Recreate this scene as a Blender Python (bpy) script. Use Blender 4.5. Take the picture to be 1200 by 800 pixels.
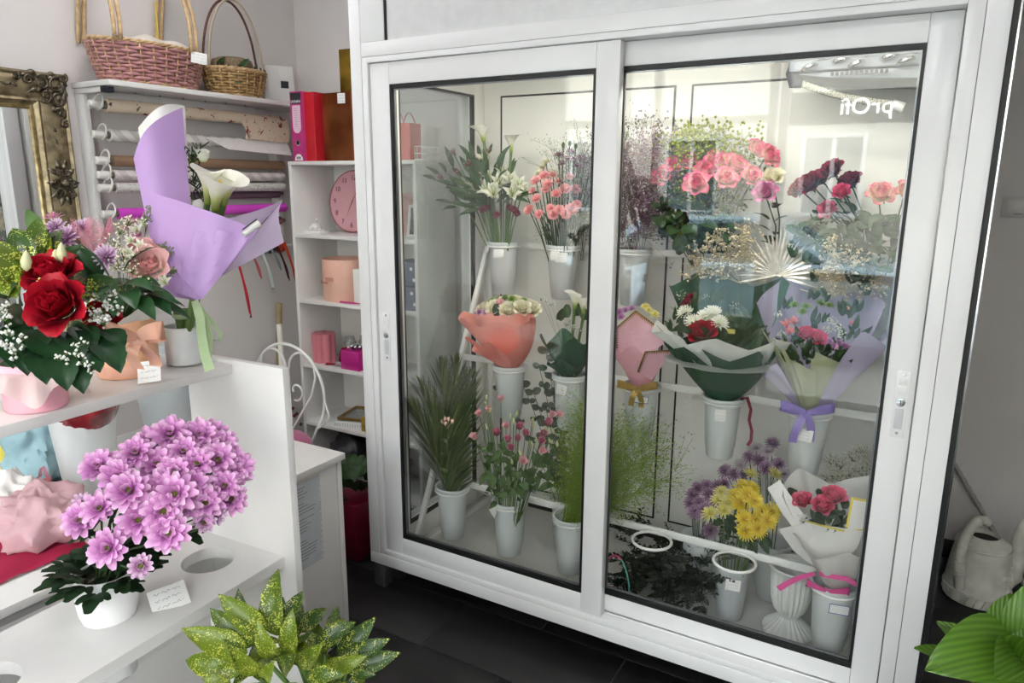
import bpy, bmesh, math, random
from math import sin, cos, pi, radians, sqrt
from mathutils import Vector, Matrix, Euler, noise

for _o in list(bpy.data.objects): bpy.data.objects.remove(_o)
SC = bpy.context.scene
COL = SC.collection
rnd = random.Random(7)

# ---------------------------------------------------------------- camera, world, light, exposure
def build_camera():
    cam = bpy.data.cameras.new('camera'); cam.sensor_width = 36; cam.lens = 25.235; cam.clip_start = .02
    o = bpy.data.objects.new('camera', cam); COL.objects.link(o)
    yaw, pitch, roll = -0.520419, -0.218942, 0.0052037
    w = Vector((sin(yaw)*cos(pitch), cos(yaw)*cos(pitch), sin(pitch)))
    r0 = Vector((cos(yaw), -sin(yaw), 0)); u0 = r0.cross(w)
    r = r0*cos(roll)+u0*sin(roll); u = -r0*sin(roll)+u0*cos(roll)
    m = Matrix((r, u, -w)).transposed().to_4x4(); m.translation = (0, -2.0, 1.6)
    o.matrix_world = m; SC.camera = o
build_camera()
SC.view_settings.view_transform = 'Standard'; SC.view_settings.look = 'None'
SC.view_settings.gamma = 1; SC.view_settings.use_curve_mapping = False
SC.view_settings.exposure = 0.12
WORLD_STRENGTH = 14.0
CABINET_LAMP = 38.0
CEILING_FILL = 10.0
wd = bpy.data.worlds.new('daylight_sky'); SC.world = wd; wd.use_nodes = True
_bg = wd.node_tree.nodes['Background']; _bg.inputs[0].default_value = (.90, .96, 1.0, 1); _bg.inputs[1].default_value = WORLD_STRENGTH
SC.cycles.max_bounces = 10; SC.cycles.transparent_max_bounces = 16
SC.cycles.diffuse_bounces = 4; SC.cycles.glossy_bounces = 4
SC.cycles.sample_clamp_indirect = 8.0; SC.cycles.caustics_reflective = False; SC.cycles.caustics_refractive = False

# ---------------------------------------------------------------- helpers
def srgb(h):
    if isinstance(h, str):
        h = h.lstrip('#'); c = [int(h[i:i+2], 16)/255 for i in (0, 2, 4)]
    else: c = [v/255 for v in h]
    return tuple((v/12.92 if v <= .04045 else ((v+.055)/1.055)**2.4) for v in c)+(1,)
MATS = {}
def _nt(name):
    m = bpy.data.materials.new(name); m.use_nodes = True
    nt = m.node_tree; return m, nt, nt.nodes['Principled BSDF']
def mat(name, col, rough=.5, col2=None, scale=30, var=.06, metal=0, spec=.5, bump=0, bscale=None, sheen=0, trans=0, alpha=1, coat=0, stretch=None, sss=0):
    """procedural material: base colour with soft noise variation between col and col2, optional bump"""
    if name in MATS: return MATS[name]
    m, nt, b = _nt(name); N = nt.nodes.new; L = nt.links.new
    c = srgb(col); d = srgb(col2) if col2 else tuple(max(0, v*(1-var)) for v in c[:3])+(1,)
    tc = N('ShaderNodeTexCoord'); src = tc.outputs['Object']
    if stretch:
        mp = N('ShaderNodeMapping'); mp.inputs['Scale'].default_value = stretch; L(src, mp.inputs[0]); src = mp.outputs[0]
    nz = N('ShaderNodeTexNoise'); nz.inputs['Scale'].default_value = scale; nz.inputs['Detail'].default_value = 3; L(src, nz.inputs['Vector'])
    rp = N('ShaderNodeValToRGB'); rp.color_ramp.elements[0].position = .35; rp.color_ramp.elements[1].position = .65
    rp.color_ramp.elements[0].color = d; rp.color_ramp.elements[1].color = c
    L(nz.outputs['Fac'], rp.inputs[0]); L(rp.outputs[0], b.inputs['Base Color'])
    b.inputs['Roughness'].default_value = rough; b.inputs['Metallic'].default_value = metal
    b.inputs['Specular IOR Level'].default_value = spec; b.inputs['Sheen Weight'].default_value = sheen
    b.inputs['Coat Weight'].default_value = coat
    if sss:
        b.inputs['Subsurface Weight'].default_value = sss; b.inputs['Subsurface Radius'].default_value = (.01, .006, .004); b.inputs['Subsurface Scale'].default_value = .5
    if bump:
        n2 = N('ShaderNodeTexNoise'); n2.inputs['Scale'].default_value = bscale or scale*3; L(src, n2.inputs['Vector'])
        bp = N('ShaderNodeBump'); bp.inputs['Strength'].default_value = bump; bp.inputs['Distance'].default_value = .004
        L(n2.outputs['Fac'], bp.inputs['Height']); L(bp.outputs[0], b.inputs['Normal'])
    if trans or alpha < 1:
        out = nt.nodes['Material Output']
        sh = b.outputs[0]
        if trans:
            tr = N('ShaderNodeBsdfTranslucent'); L(rp.outputs[0], tr.inputs[0]); mx = N('ShaderNodeMixShader'); mx.inputs[0].default_value = trans
            L(sh, mx.inputs[1]); L(tr.outputs[0], mx.inputs[2]); sh = mx.outputs[0]
        if alpha < 1:
            tp = N('ShaderNodeBsdfTransparent'); mx = N('ShaderNodeMixShader'); mx.inputs[0].default_value = alpha
            L(tp.outputs[0], mx.inputs[1]); L(sh, mx.inputs[2]); sh = mx.outputs[0]
        L(sh, out.inputs[0])
    MATS[name] = m; return m
def petal(name, stops, rough=.55, trans=.25, noise_amt=.12):
    """colour runs along the petal (vertex attribute t: 0 base, 1 tip)"""
    if name in MATS: return MATS[name]
    m, nt, b = _nt(name); N = nt.nodes.new; L = nt.links.new
    at = N('ShaderNodeAttribute'); at.attribute_name = 't'
    tc = N('ShaderNodeTexCoord'); nz = N('ShaderNodeTexNoise'); nz.inputs['Scale'].default_value = 90; L(tc.outputs['Object'], nz.inputs['Vector'])
    ma = N('ShaderNodeMath'); ma.operation = 'MULTIPLY_ADD'; ma.inputs[1].default_value = noise_amt; ma.inputs[2].default_value = -noise_amt/2; L(nz.outputs['Fac'], ma.inputs[0])
    ad = N('ShaderNodeMath'); L(at.outputs['Fac'], ad.inputs[0]); L(ma.outputs[0], ad.inputs[1])
    rp = N('ShaderNodeValToRGB'); cr = rp.color_ramp
    for i, (p, c) in enumerate(stops):
        e = cr.elements[i] if i < 2 else cr.elements.new(p)
        e.position = p; e.color = srgb(c)
    L(ad.outputs[0], rp.inputs[0]); L(rp.outputs[0], b.inputs['Base Color'])
    b.inputs['Roughness'].default_value = rough; b.inputs['Specular IOR Level'].default_value = .3
    if trans:
        tr = N('ShaderNodeBsdfTranslucent'); L(rp.outputs[0], tr.inputs[0]); mx = N('ShaderNodeMixShader'); mx.inputs[0].default_value = trans
        L(b.outputs[0], mx.inputs[1]); L(tr.outputs[0], mx.inputs[2]); L(mx.outputs[0], nt.nodes['Material Output'].inputs[0])
    MATS[name] = m; return m
def glassy(name, tint=(.93, .96, .95), refl=1.0, rough=.0, base=0.0, haze=0.0, hazecol=(.8, .85, .85)):
    """thin pane: transparent with Fresnel reflection"""
    if name in MATS: return MATS[name]
    m, nt, b = _nt(name); N = nt.nodes.new; L = nt.links.new; nt.nodes.remove(b)
    tp = N('ShaderNodeBsdfTransparent'); tp.inputs[0].default_value = tint+(1,)
    gl = N('ShaderNodeBsdfGlossy'); gl.inputs['Roughness'].default_value = rough
    lw = N('ShaderNodeLayerWeight'); lw.inputs[0].default_value = .5
    pw = N('ShaderNodeMath'); pw.operation = 'POWER'; pw.inputs[1].default_value = 5; L(lw.outputs['Facing'], pw.inputs[0])
    ma = N('ShaderNodeMath'); ma.operation = 'MULTIPLY_ADD'; ma.use_clamp = True; ma.inputs[1].default_value = .96*refl; ma.inputs[2].default_value = .04*refl+base
    L(pw.outputs[0], ma.inputs[0]); mx = N('ShaderNodeMixShader'); L(ma.outputs[0], mx.inputs[0]); L(tp.outputs[0], mx.inputs[1]); L(gl.outputs[0], mx.inputs[2])
    sh = mx.outputs[0]
    if haze:
        df = N('ShaderNodeBsdfDiffuse'); df.inputs[0].default_value = hazecol+(1,); m2 = N('ShaderNodeMixShader'); m2.inputs[0].default_value = haze
        L(sh, m2.inputs[1]); L(df.outputs[0], m2.inputs[2]); sh = m2.outputs[0]
    L(sh, nt.nodes['Material Output'].inputs[0]); MATS[name] = m; return m
def emit(name, col, s):
    if name in MATS: return MATS[name]
    m, nt, b = _nt(name); b.inputs['Base Color'].default_value = srgb(col); b.inputs['Emission Color'].default_value = srgb(col); b.inputs['Emission Strength'].default_value = s
    MATS[name] = m; return m

def rotm(rx=0, ry=0, rz=0): return Euler((rx, ry, rz)).to_matrix().to_4x4()
def frame(loc, z, roll=0, up=None):
    """matrix with local +Z along z, origin loc"""
    z = Vector(z).normalized()
    if up is None: up = Vector((0, 0, 1)) if abs(z.z) < .95 else Vector((0, 1, 0))
    x = Vector(up).cross(z).normalized(); y = z.cross(x)
    m = Matrix((x, y, z)).transposed().to_4x4() @ Matrix.Rotation(roll, 4, 'Z'); m.translation = loc; return m

class MB:
    """collects geometry for one mesh object"""
    def __init__(s): s.v = []; s.f = []; s.t = []; s.mi = []; s.M = None
    def add(s, vs, fs, t=0., m=0):
        k = len(s.v)
        if s.M is not None: vs = [s.M @ Vector(p) for p in vs]
        s.v += [tuple(p) for p in vs]; s.f += [tuple(i+k for i in f) for f in fs]
        s.t += list(t) if hasattr(t, '__len__') else [t]*len(vs); s.mi += [m]*len(fs); return s
    def box(s, x0, x1, y0, y1, z0, z1, m=0, t=0.):
        return s.add([(x, y, z) for z in (z0, z1) for y in (y0, y1) for x in (x0, x1)], [(0, 2, 3, 1), (4, 5, 7, 6), (0, 1, 5, 4), (2, 6, 7, 3), (0, 4, 6, 2), (1, 3, 7, 5)], t, m)
    def tube(s, pts, r, n=6, closed=False, cap=True, t=0., m=0):
        pts = [Vector(p) for p in pts]; k = len(pts); vs = []; ts = []; fs = []; x = None
        for i, p in enumerate(pts):
            if closed: d = pts[(i+1) % k]-pts[i-1]
            else: d = pts[min(i+1, k-1)]-pts[max(i-1, 0)]
            if d.length < 1e-9: d = Vector((0, 0, 1))
            d.normalize()
            if x is None:
                a = Vector((0, 0, 1)) if abs(d.z) < .9 else Vector((1, 0, 0)); x = a.cross(d).normalized()
            else:
                x = x-d*x.dot(d); x.normalize()
            y = d.cross(x); rr = r[i] if hasattr(r, '__len__') else r
            vs += [p+(x*cos(2*pi*j/n)+y*sin(2*pi*j/n))*rr for j in range(n)]
            tt = t[i] if hasattr(t, '__len__') else t; ts += [tt]*n
        for i in range(k if closed else k-1):
            a = i*n; b = ((i+1) % k)*n
            fs += [(a+j, a+(j+1) % n, b+(j+1) % n, b+j) for j in range(n)]
        if cap and not closed: fs += [tuple(reversed(range(n))), tuple(range((k-1)*n, k*n))]
        return s.add(vs, fs, ts, m)
    def lathe(s, prof, n=24, c=(0, 0, 0), closed=False, capb=True, capt=False, m=0, t=0., sx=1, sy=1):
        vs = []; fs = []; k = len(prof)
        for r, z in prof: vs += [(c[0]+sx*r*cos(2*pi*j/n), c[1]+sy*r*sin(2*pi*j/n), c[2]+z) for j in range(n)]
        for i in range(k-1 if not closed else k):
            a = i*n; b = ((i+1) % k)*n; fs += [(a+j, a+(j+1) % n, b+(j+1) % n, b+j) for j in range(n)]
        if not closed:
            if capb: fs.append(tuple(reversed(range(n))))
            if capt: fs.append(tuple(range((k-1)*n, k*n)))
        return s.add(vs, fs, t, m)
    def grid(s, fn, nu, nv, t=None, m=0, wrap=False):
        vs = []; ts = []; fs = []
        for j in range(nv):
            for i in range(nu):
                u = i/(nu if wrap else nu-1); v = j/(nv-1); vs.append(fn(u, v)); ts.append(t(u, v) if t else v)
        for j in range(nv-1):
            for i in range(nu if wrap else nu-1):
                i2 = (i+1) % nu; fs.append((j*nu+i, j*nu+i2, (j+1)*nu+i2, (j+1)*nu+i))
        return s.add(vs, fs, ts, m)
    def ball(s, c, r, n=6, k=4, m=0, t=0., sz=1):
        vs = [(c[0], c[1], c[2]-r*sz)]; fs = []
        for i in range(1, k):
            a = -pi/2+pi*i/k; vs += [(c[0]+r*cos(a)*cos(2*pi*j/n), c[1]+r*cos(a)*sin(2*pi*j/n), c[2]+r*sz*sin(a)) for j in range(n)]
        vs.append((c[0], c[1], c[2]+r*sz)); e = len(vs)-1
        fs += [(0, 1+(j+1) % n, 1+j) for j in range(n)]
        for i in range(k-2):
            a = 1+i*n; b = a+n; fs += [(a+j, a+(j+1) % n, b+(j+1) % n, b+j) for j in range(n)]
        a = 1+(k-2)*n; fs += [(a+j, a+(j+1) % n, e) for j in range(n)]
        return s.add(vs, fs, t, m)
    def octa(s, c, r, m=0, t=0.):
        x, y, z = c
        return s.add([(x+r, y, z), (x-r, y, z), (x, y+r, z), (x, y-r, z), (x, y, z+r), (x, y, z-r)], [(0, 2, 4), (2, 1, 4), (1, 3, 4), (3, 0, 4), (2, 0, 5), (1, 2, 5), (3, 1, 5), (0, 3, 5)], t, m)
    def prism(s, poly, y0, y1, m=0):
        """polygon in XZ extruded along Y"""
        n = len(poly); vs = [(x, y0, z) for x, z in poly]+[(x, y1, z) for x, z in poly]
        fs = [tuple(range(n)), tuple(reversed(range(n, 2*n)))]+[(i, i+n, (i+1) % n+n, (i+1) % n) for i in range(n)]
        return s.add(vs, fs, 0., m)
    def join(s, o, M=None):
        old = s.M; s.M = M if M is not None else None
        k = len(s.mi); s.add(o.v, o.f, o.t); s.mi[k:] = o.mi; s.M = old; return s
    def mesh(s, name, mats, smooth=True, bevel=0, angle=40, solid=0):
        me = bpy.data.meshes.new(name); me.from_pydata(s.v, [], s.f)
        if any(s.t):
            a = me.attributes.new('t', 'FLOAT', 'POINT'); a.data.foreach_set('value', s.t)
        if not isinstance(mats, (list, tuple)): mats = [mats]
        for q in mats: me.materials.append(q)
        if len(mats) > 1: me.polygons.foreach_set('material_index', s.mi)
        if bevel:
            bm = bmesh.new(); bm.from_mesh(me)
            es = [e for e in bm.edges if len(e.link_faces) == 2 and e.calc_face_angle(0) > .5]
            bmesh.ops.bevel(bm, geom=es, offset=bevel, segments=2, affect='EDGES', profile=.5, clamp_overlap=True); bm.to_mesh(me); bm.free()
        if smooth:
            me.shade_smooth()
            if angle: me.set_sharp_from_angle(angle=radians(angle))
        me.update(); return me
    def build(s, name, mats, parent=None, smooth=True, bevel=0, angle=40, loc=None, M=None):
        return link(name, s.mesh(name, mats, smooth, bevel, angle), parent, loc, M)
def link(name, me, parent=None, loc=None, M=None):
    o = bpy.data.objects.new(name, me); COL.objects.link(o)
    if parent is not None: o.parent = parent
    if M is not None: o.matrix_local = M
    elif loc is not None: o.location = loc
    return o
def thing(name, label, cat, loc=(0, 0, 0), rz=0, group=None, rot=None):
    o = bpy.data.objects.new(name, None); COL.objects.link(o); o.empty_display_size = .05
    o.location = loc; o.rotation_euler = rot or (0, 0, rz)
    return tag(o, label, cat, group)
def tag(o, label, cat, group=None):
    o['label'] = label; o['category'] = cat
    if group: o['group'] = group
    return o
def struct(o): o['kind'] = 'structure'; return o
def stuff(o): o['kind'] = 'stuff'; return o
def copy_tree(o, parent=None):
    c = o.copy(); COL.objects.link(c); c.parent = parent
    if parent is not None: c.matrix_parent_inverse = o.matrix_parent_inverse.copy()
    for ch in list(o.children): copy_tree(ch, c)
    return c
def text_mesh(name, body, size, m, parent, M, extrude=.0004, align='CENTER'):
    cu = bpy.data.curves.new('lettering', 'FONT'); cu.body = body; cu.size = size; cu.extrude = extrude; cu.align_x = align; cu.align_y = 'CENTER'; cu.resolution_u = 3
    to = bpy.data.objects.new('lettering', cu); COL.objects.link(to)
    dg = bpy.context.evaluated_depsgraph_get(); me = bpy.data.meshes.new_from_object(to.evaluated_get(dg)); me.name = name
    bpy.data.objects.remove(to); me.materials.clear(); me.materials.append(m)
    return link(name, me, parent, M=M)
# rotate text so it stands upright facing -Y  /  facing +X
FACE_S = rotm(pi/2, 0, 0)
def at(x, y, z, R=None): 
    m = Matrix.Translation((x, y, z)); return m @ R if R else m

# ---------------------------------------------------------------- materials
WALL = mat('wall_paint', '#dbd5d2', .85, var=.04, scale=4, bump=.05, bscale=160)
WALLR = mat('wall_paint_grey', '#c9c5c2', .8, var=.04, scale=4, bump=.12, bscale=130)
PVC = mat('white_pvc', '#e6e6e6', .22, var=.02, scale=6, spec=.5)
PVCIN = mat('white_interior_panel', '#e9e8e2', .35, var=.03, scale=3)
LAM = mat('white_laminate', '#e3e0dd', .38, var=.05, scale=9)
LAMEDGE = mat('white_shelf_board', '#dedad5', .45, var=.05, scale=12)
BLACK = mat('black_rubber', '#0c0c0d', .5)
CHROME = mat('chrome', '#d6d8da', .15, metal=1)
GREYMETAL = mat('grey_metal', '#8d9096', .35, metal=.8)
TILE = mat('dark_slate_tile', '#1e1d1d', .42, col2='#161516', scale=7, bump=.12, bscale=60, stretch=(1, 3, 1))
GROUT = mat('grout', '#4a443e', .9)
WHITEMETAL = mat('white_powder_coat', '#e8e8e4', .35, var=.02)
BUCKET = mat('white_plastic_bucket', '#e2e6e5', .28, var=.02, scale=8, trans=.15)
CARD = mat('white_card', '#e9e7e3', .6, var=.02)
INK = mat('pale_ink', '#777b84', .7)
INKD = mat('dark_ink', '#2b2b30', .7)
GLASS = glassy('clear_glass', (.985, .992, .99), 1.0)
GLASSIN = glassy('side_glass', (.88, .91, .90), 1.0, base=.02, haze=.04)

# ---------------------------------------------------------------- room
def room():
    # floor slab + tiles
    fl = struct(MB().box(-2.965, 1.5, -3.4, 1.45, -.05, -.004).build('floor', GROUT, smooth=False))
    tw, th, g = .655, .295, .0022
    tiles = {}
    j0 = -12
    for j in range(j0, 6):
        y0 = .083+j*th-th; y1 = y0+th
        if y1 < -3.4 or y0 > 1.45: continue
        off = -1.39 if (j % 2 == 0) else -1.0655
        for i in range(-4, 6):
            x0 = off+i*tw; x1 = x0+tw
            a, b = max(x0+g, -2.965), min(x1-g, 1.5); c, d = max(y0+g, -3.4), min(y1-g, 1.45)
            if b-a < .02 or d-c < .02: continue
            key = (round(b-a, 3), round(d-c, 3))
            if key not in tiles: tiles[key] = MB().box(-(b-a)/2, (b-a)/2, -(d-c)/2, (d-c)/2, -.004, 0).mesh('floor_tile', TILE, bevel=.0012)
            link('floor_tile', tiles[key], fl, ((a+b)/2, (c+d)/2, 0))
    struct(MB().box(-3.065, -2.965, -3.4, .99, -.05, 2.9).build('wall_left', WALL, smooth=False))
    struct(MB().box(-2.965, -.02, .89, .99, -.05, 2.9).build('wall_back', WALL, smooth=False))
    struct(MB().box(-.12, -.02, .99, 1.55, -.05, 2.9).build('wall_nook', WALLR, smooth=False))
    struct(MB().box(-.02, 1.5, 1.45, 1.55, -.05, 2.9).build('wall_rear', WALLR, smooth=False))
    struct(MB().box(1.5, 1.6, -3.4, 1.55, -.05, 2.9).build('wall_right', WALL, smooth=False))
    struct(MB().box(-3.065, 1.6, -3.5, 1.55, 2.9, 3.0).build('ceiling', WALL, smooth=False))
    struct(MB().box(-.02, 1.5, 1.437, 1.45, 0, .085).build('baseboard_rear', BLACK, smooth=True, bevel=.002))
    struct(MB().box(1.487, 1.5, -3.39, 1.437, 0, .085).build('baseboard_right', BLACK, smooth=True, bevel=.002))
    struct(MB().box(-2.965, -2.952, -3.39, .88, 0, .085).build('baseboard_left', BLACK, smooth=True, bevel=.002))
    DARK = mat('dark_grey_soffit', '#45464a', .6)
    struct(MB().box(-.02, 1.5, 1.2, 1.45, 2.245, 2.9).build('trim_1', DARK, smooth=True, bevel=.004))
    # shop front behind the camera: display windows either side of a glazed door
    fw = MB()
    fw.box(-2.965, 1.5, -3.5, -3.4, 2.55, 2.9); fw.box(-2.965, -2.7, -3.5, -3.4, -.05, 2.55); fw.box(1.35, 1.5, -3.5, -3.4, -.05, 2.55)
    fw.box(-2.7, -1.02, -3.5, -3.4, -.05, .55); fw.box(.12, 1.35, -3.5, -3.4, -.05, .55)
    struct(fw.build('wall_front', WALL, smooth=False))
    def win(n, x0, x1, z0, z1, bars):
        f = MB(); y0, y1, w = -3.49, -3.40, .06
        f.box(x0, x1, y0, y1, z0, z0+w); f.box(x0, x1, y0, y1, z1-w, z1); f.box(x0, x0+w, y0, y1, z0+w, z1-w); f.box(x1-w, x1, y0, y1, z0+w, z1-w)
        for k, a in bars:
            if k == 'v': f.box(a-.03, a+.03, y0+.01, y1-.005, z0+w, z1-w)
            else: f.box(x0+w, x1-w, y0+.012, y1-.008, a-.03, a+.03)
        o = struct(f.build(n, PVC, bevel=.004))
        MB().box(x0+w, x1-w, -3.452, -3.447, z0+w, z1-w).build('pane', GLASS, o, smooth=False)
        return o
    win('window_1', -2.7, -1.02, .55, 2.55, [('v', -1.9), ('h', 2.05)])
    d = win('door_1', -1.0, .1, 0, 2.55, [('h', .95), ('h', 2.05)])
    MB().tube([(-.9, -3.39, 1.0), (-.9, -3.35, 1.02), (-.9, -3.35, 1.28), (-.9, -3.39, 1.3)], .012, 8).build('handle', CHROME, d)
    win('window_2', .12, 1.35, .55, 2.55, [('v', .75)])
    # added ceiling fill panels, out of view, to brighten the room and left wall
    for k, (x, y) in enumerate([(-1.4, -2.5), (.5, -2.5), (-2.15, -.35), (-.5, -1.9)]):
        t = thing('added_ceiling_fill', 'added square white ceiling fill lamp '+['nearest the display window', 'nearest the plain right wall', 'above the mirror', 'above the dark floor in front of the cabinet'][k], 'lamp', (x, y, 2.9), group='added ceiling fill lamps')
        f = MB(); f.box(-.3, .3, -.3, -.27, -.03, 0); f.box(-.3, .3, .27, .3, -.03, 0); f.box(-.3, -.27, -.27, .27, -.03, 0); f.box(.27, .3, -.27, .27, -.03, 0)
        f.build('fill_frame', PVC, t, bevel=.003)
        MB().box(-.27, .27, -.27, .27, -.022, -.004).build('fill_face', emit('fill_glow', '#fdfdff', CEILING_FILL), t, smooth=False)
room()
# ---------------------------------------------------------------- glazed flower cabinet
def rect_frame(mb, x0, x1, z0, z1, w, y0, y1, wl=None, wr=None, wb=None, wt=None):
    wl = wl or w; wr = wr or w; wb = wb or w; wt = wt or w
    mb.box(x0, x0+wl, y0, y1, z0, z1); mb.box(x1-wr, x1, y0, y1, z0, z1)
    mb.box(x0+wl, x1-wr, y0, y1, z0, z0+wb); mb.box(x0+wl, x1-wr, y0, y1, z1-wt, z1)
def cabinet():
    cx = -.845
    c = thing('flower_display_cabinet', 'large white framed glass cabinet with two sliding doors full of flower buckets', 'display cabinet', (cx, 0, 0))
    T = Matrix.Translation((-cx, 0, 0))
    def mb(): q = MB(); q.M = T; return q
    for x0, x1 in ((-1.796, -1.748), (.057, .106)):
        q = mb(); q.box(x0, x1, 0, .07, .1545, 2.75); q.build('front_post', PVC, c, bevel=.002)
    q = mb(); q.box(-1.796, .106, 0, .07, .108, .154); q.build('bottom_rail', PVC, c, bevel=.002)
    q = mb(); q.box(-1.747, .056, .001, .07, 2.012, 2.058); q.build('header_beam', PVC, c, bevel=.0015)
    q = mb(); rect_frame(q, -1.747, .056, .1545, 2.0115, .024, .002, .1, wr=.036, wb=.021, wt=.019)
    tr = q.build('door_track', PVC, c, bevel=.002)
    q = mb(); q.box(-1.72, .018, .046, .05, .176, .181); q.box(-1.72, .018, .003, .008, .1545, .1565); q.build('track_rib', PVC, tr, bevel=.001)
    # upper fascia
    for x0, x1 in ((-1.747, -1.645), (-.06, .056)):
        q = mb(); q.box(x0, x1, .001, .07, 2.0585, 2.75); q.build('fascia_stile', PVC, c, bevel=.0015)
    q = mb(); q.box(-1.6445, -1.637, .004, .06, 2.059, 2.75); q.build('fascia_gasket', BLACK, c, smooth=False)
    q = mb(); q.box(-1.6365, -.0605, .008, .06, 2.0585, 2.75); q.build('fascia_panel', mat('grey_white_panel', '#dadada', .3), c, bevel=.001)
    q = mb(); q.box(-1.796, .106, 0, .84, 2.7505, 2.80); q.build('cabinet_roof', PVC, c, bevel=.003)
    # doors
    def door(x0, x1, z0, z1, y0, y1, gx0, gx1, gz0, gz1, hx):
        q = mb(); rect_frame(q, x0, x1, z0, z1, .08, y0, y1, wl=gx0-x0, wr=x1-gx1, wb=gz0-z0, wt=z1-gz1)
        d = q.build('sliding_door', PVC, c, bevel=.003)
        q = mb(); rect_frame(q, gx0, gx1, gz0, gz1, .008, y0+.002, y0+.028, wb=.017, wt=.013); q.build('gasket', BLACK, d, smooth=False)
        q = mb(); rect_frame(q, gx0+.0085, gx1-.0085, gz0+.0175, gz1-.0135, .004, y0+.012, y0+.02); q.build('spacer_bar', GREYMETAL, d, smooth=False)
        q = mb(); q.box(gx0+.008, gx1-.008, y0+.008, y0+.011, gz0+.017, gz1-.013); q.build('glass_pane', GLASS, d, smooth=False)
        # flush handle with lock
        h = mb(); h.box(hx-.016, hx+.016, y0-.003, y0-.0005, .951, 1.13); ho = h.build('handle', PVC, d, bevel=.001)
        h = mb()
        for z in (1.105, 1.078): h.box(hx-.010, hx+.010, y0-.006, y0-.0035, z-.011, z+.011)
        h.build('handle_slider', PVC, d, bevel=.001)
        h = mb(); h.box(hx-.010, hx+.010, y0-.0045, y0-.0035, .975, 1.03); h.build('finger_recess', mat('recess_grey', '#c4c6c8', .4), d, bevel=.0004)
        h = mb(); h.M = T @ at(hx, y0-.0032, 1.047, rotm(pi/2, 0, 0)); h.lathe([(.011, 0), (.011, .003), (.006, .0035)], 16, capt=True); h.build('lock_cylinder', CHROME, d)
        h = mb(); h.box(hx-.0012, hx+.0012, y0-.0074, y0-.0067, 1.041, 1.053); h.build('keyhole', BLACK, d, smooth=False)
        for z in (.963, 1.122):
            h = mb(); h.M = T @ at(hx, y0-.003, z, rotm(pi/2, 0, 0)); h.lathe([(.0045, 0), (.004, .0012)], 10, capt=True); h.build('screw', CHROME, d)
    door(-1.719, -.806, .178, 1.9905, .010, .044, -1.637, -.879, .245, 1.919, -1.682)
    door(-.892, .018, .182, 1.9915, .052, .086, -.822, -.051, .242, 1.925, -.012)
    # carcass: floor, ceiling, back, sides
    q = mb(); q.box(-1.76, .07, .101, .75, .072, .12); q.build('cabinet_floor', mat('pale_grey_floor_panel', '#c9cac6', .4, var=.06, scale=5), c, bevel=.002)
    q = mb(); q.box(-1.76, .07, .101, .75, 2.045, 2.08); q.build('cabinet_ceiling', PVCIN, c, bevel=.002)
    q = mb(); q.box(-1.796, .106, .751, .835, .072, 2.75); bk = q.build('back_frame', PVCIN, c, bevel=.002)
    for x0, x1 in ((-1.636, -.875), (-.815, .01)):
        q = mb(); rect_frame(q, x0, x1, .205, 1.954, .007, .746, .7508); q.build('gasket', BLACK, bk, smooth=False)
        q = mb(); q.box(x0+.0075, x1-.0075, .747, .7505, .2125, 1.946); q.build('back_panel', PVCIN, bk, smooth=False)
    q = mb(); q.box(-1.72, .02, .735, .75, .1205, .135); q.build('floor_trim', BLACK, bk, smooth=False)
    for sx, n in ((-1, 'l'), (1, 'r')):
        xi, xo = (-1.72, -1.795) if sx < 0 else (.03, .105)
        a, b = min(xi, xo), max(xi, xo)
        q = mb(); q.box(a, b, .101, .165, .1205, 2.04); q.box(a, b, .672, .75, .1205, 2.04); q.box(a, b, .165, .672, .1205, .215); q.box(a, b, .165, .672, 1.955, 2.04)
        s = q.build('side_frame', PVCIN, c, bevel=.002)
        q = mb(); xg = xi
        for args in ((.165, .172, .215, 1.955), (.665, .672, .215, 1.955), (.172, .665, .215, .222), (.172, .665, 1.948, 1.955)): q.box(min(xi, xi+sx*.02), max(xi, xi+sx*.02), *args)
        q.build('gasket', BLACK, s, smooth=False)
        xm = xi+sx*.03
        q = mb(); q.box(xm-.002, xm+.002, .172, .665, .222, 1.948); q.build('side_glass', GLASSIN, s, smooth=False)
    q = mb(); q.box(.1065, .120, .02, .07, .13, 2.2); sg = q.build('side_seal', BLACK, c, smooth=False)
    q = mb(); q.box(.1205, .1245, .02, .07, .13, 2.2); q.build('side_bead', CHROME, sg, smooth=False)
    for x in (-1.79, .03):
        for y in (.012, .75):
            q = mb(); q.box(x+.0, x+.055, y, y+.05, 0, .107 if y < .1 else .071); q.build('foot', GREYMETAL, c, bevel=.003)
    # lamp behind the header
    q = mb(); q.box(-1.60, -.05, .13, .19, 2.012, 2.044); lf = q.build('lamp_housing', PVC, c, bevel=.003)
    q = mb(); q.box(-1.58, -.07, .14, .18, 2.0, 2.0118); q.build('light_tube', emit('cabinet_light', '#fffcf0', CABINET_LAMP), lf, smooth=False)
    # cooling unit under the ceiling
    ev = mb(); ev.box(-.42, .01, .40, .72, 1.925, 2.04); e = ev.build('cooling_unit', mat('cooling_grey', '#7f848c', .5), c, bevel=.008)
    q = mb(); q.prism([(-.42, 1.924), (.01, 1.924), (.01, 1.885), (-.3, 1.905)], .42, .70); q.build('drip_tray', mat('cooling_grey', '', .5), e, bevel=.003)
    for k in range(9):
        x = -.36+.042*k; z = 1.936+.014*((k*5) % 3)
        q = mb(); q.tube([(x+.018*cos(a)*1.0, .398-.026*sin(a), z+.006*cos(a)) for a in [pi*i/8 for i in range(9)]], .0065, 8); q.build('coil_bend', CHROME, e)
    q = mb()
    for k in range(12): q.box(-.30+.013*k, -.292+.013*k, .396, .3995, 1.908, 1.918)
    q.build('vent_slots', BLACK, e, smooth=False)
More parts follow.
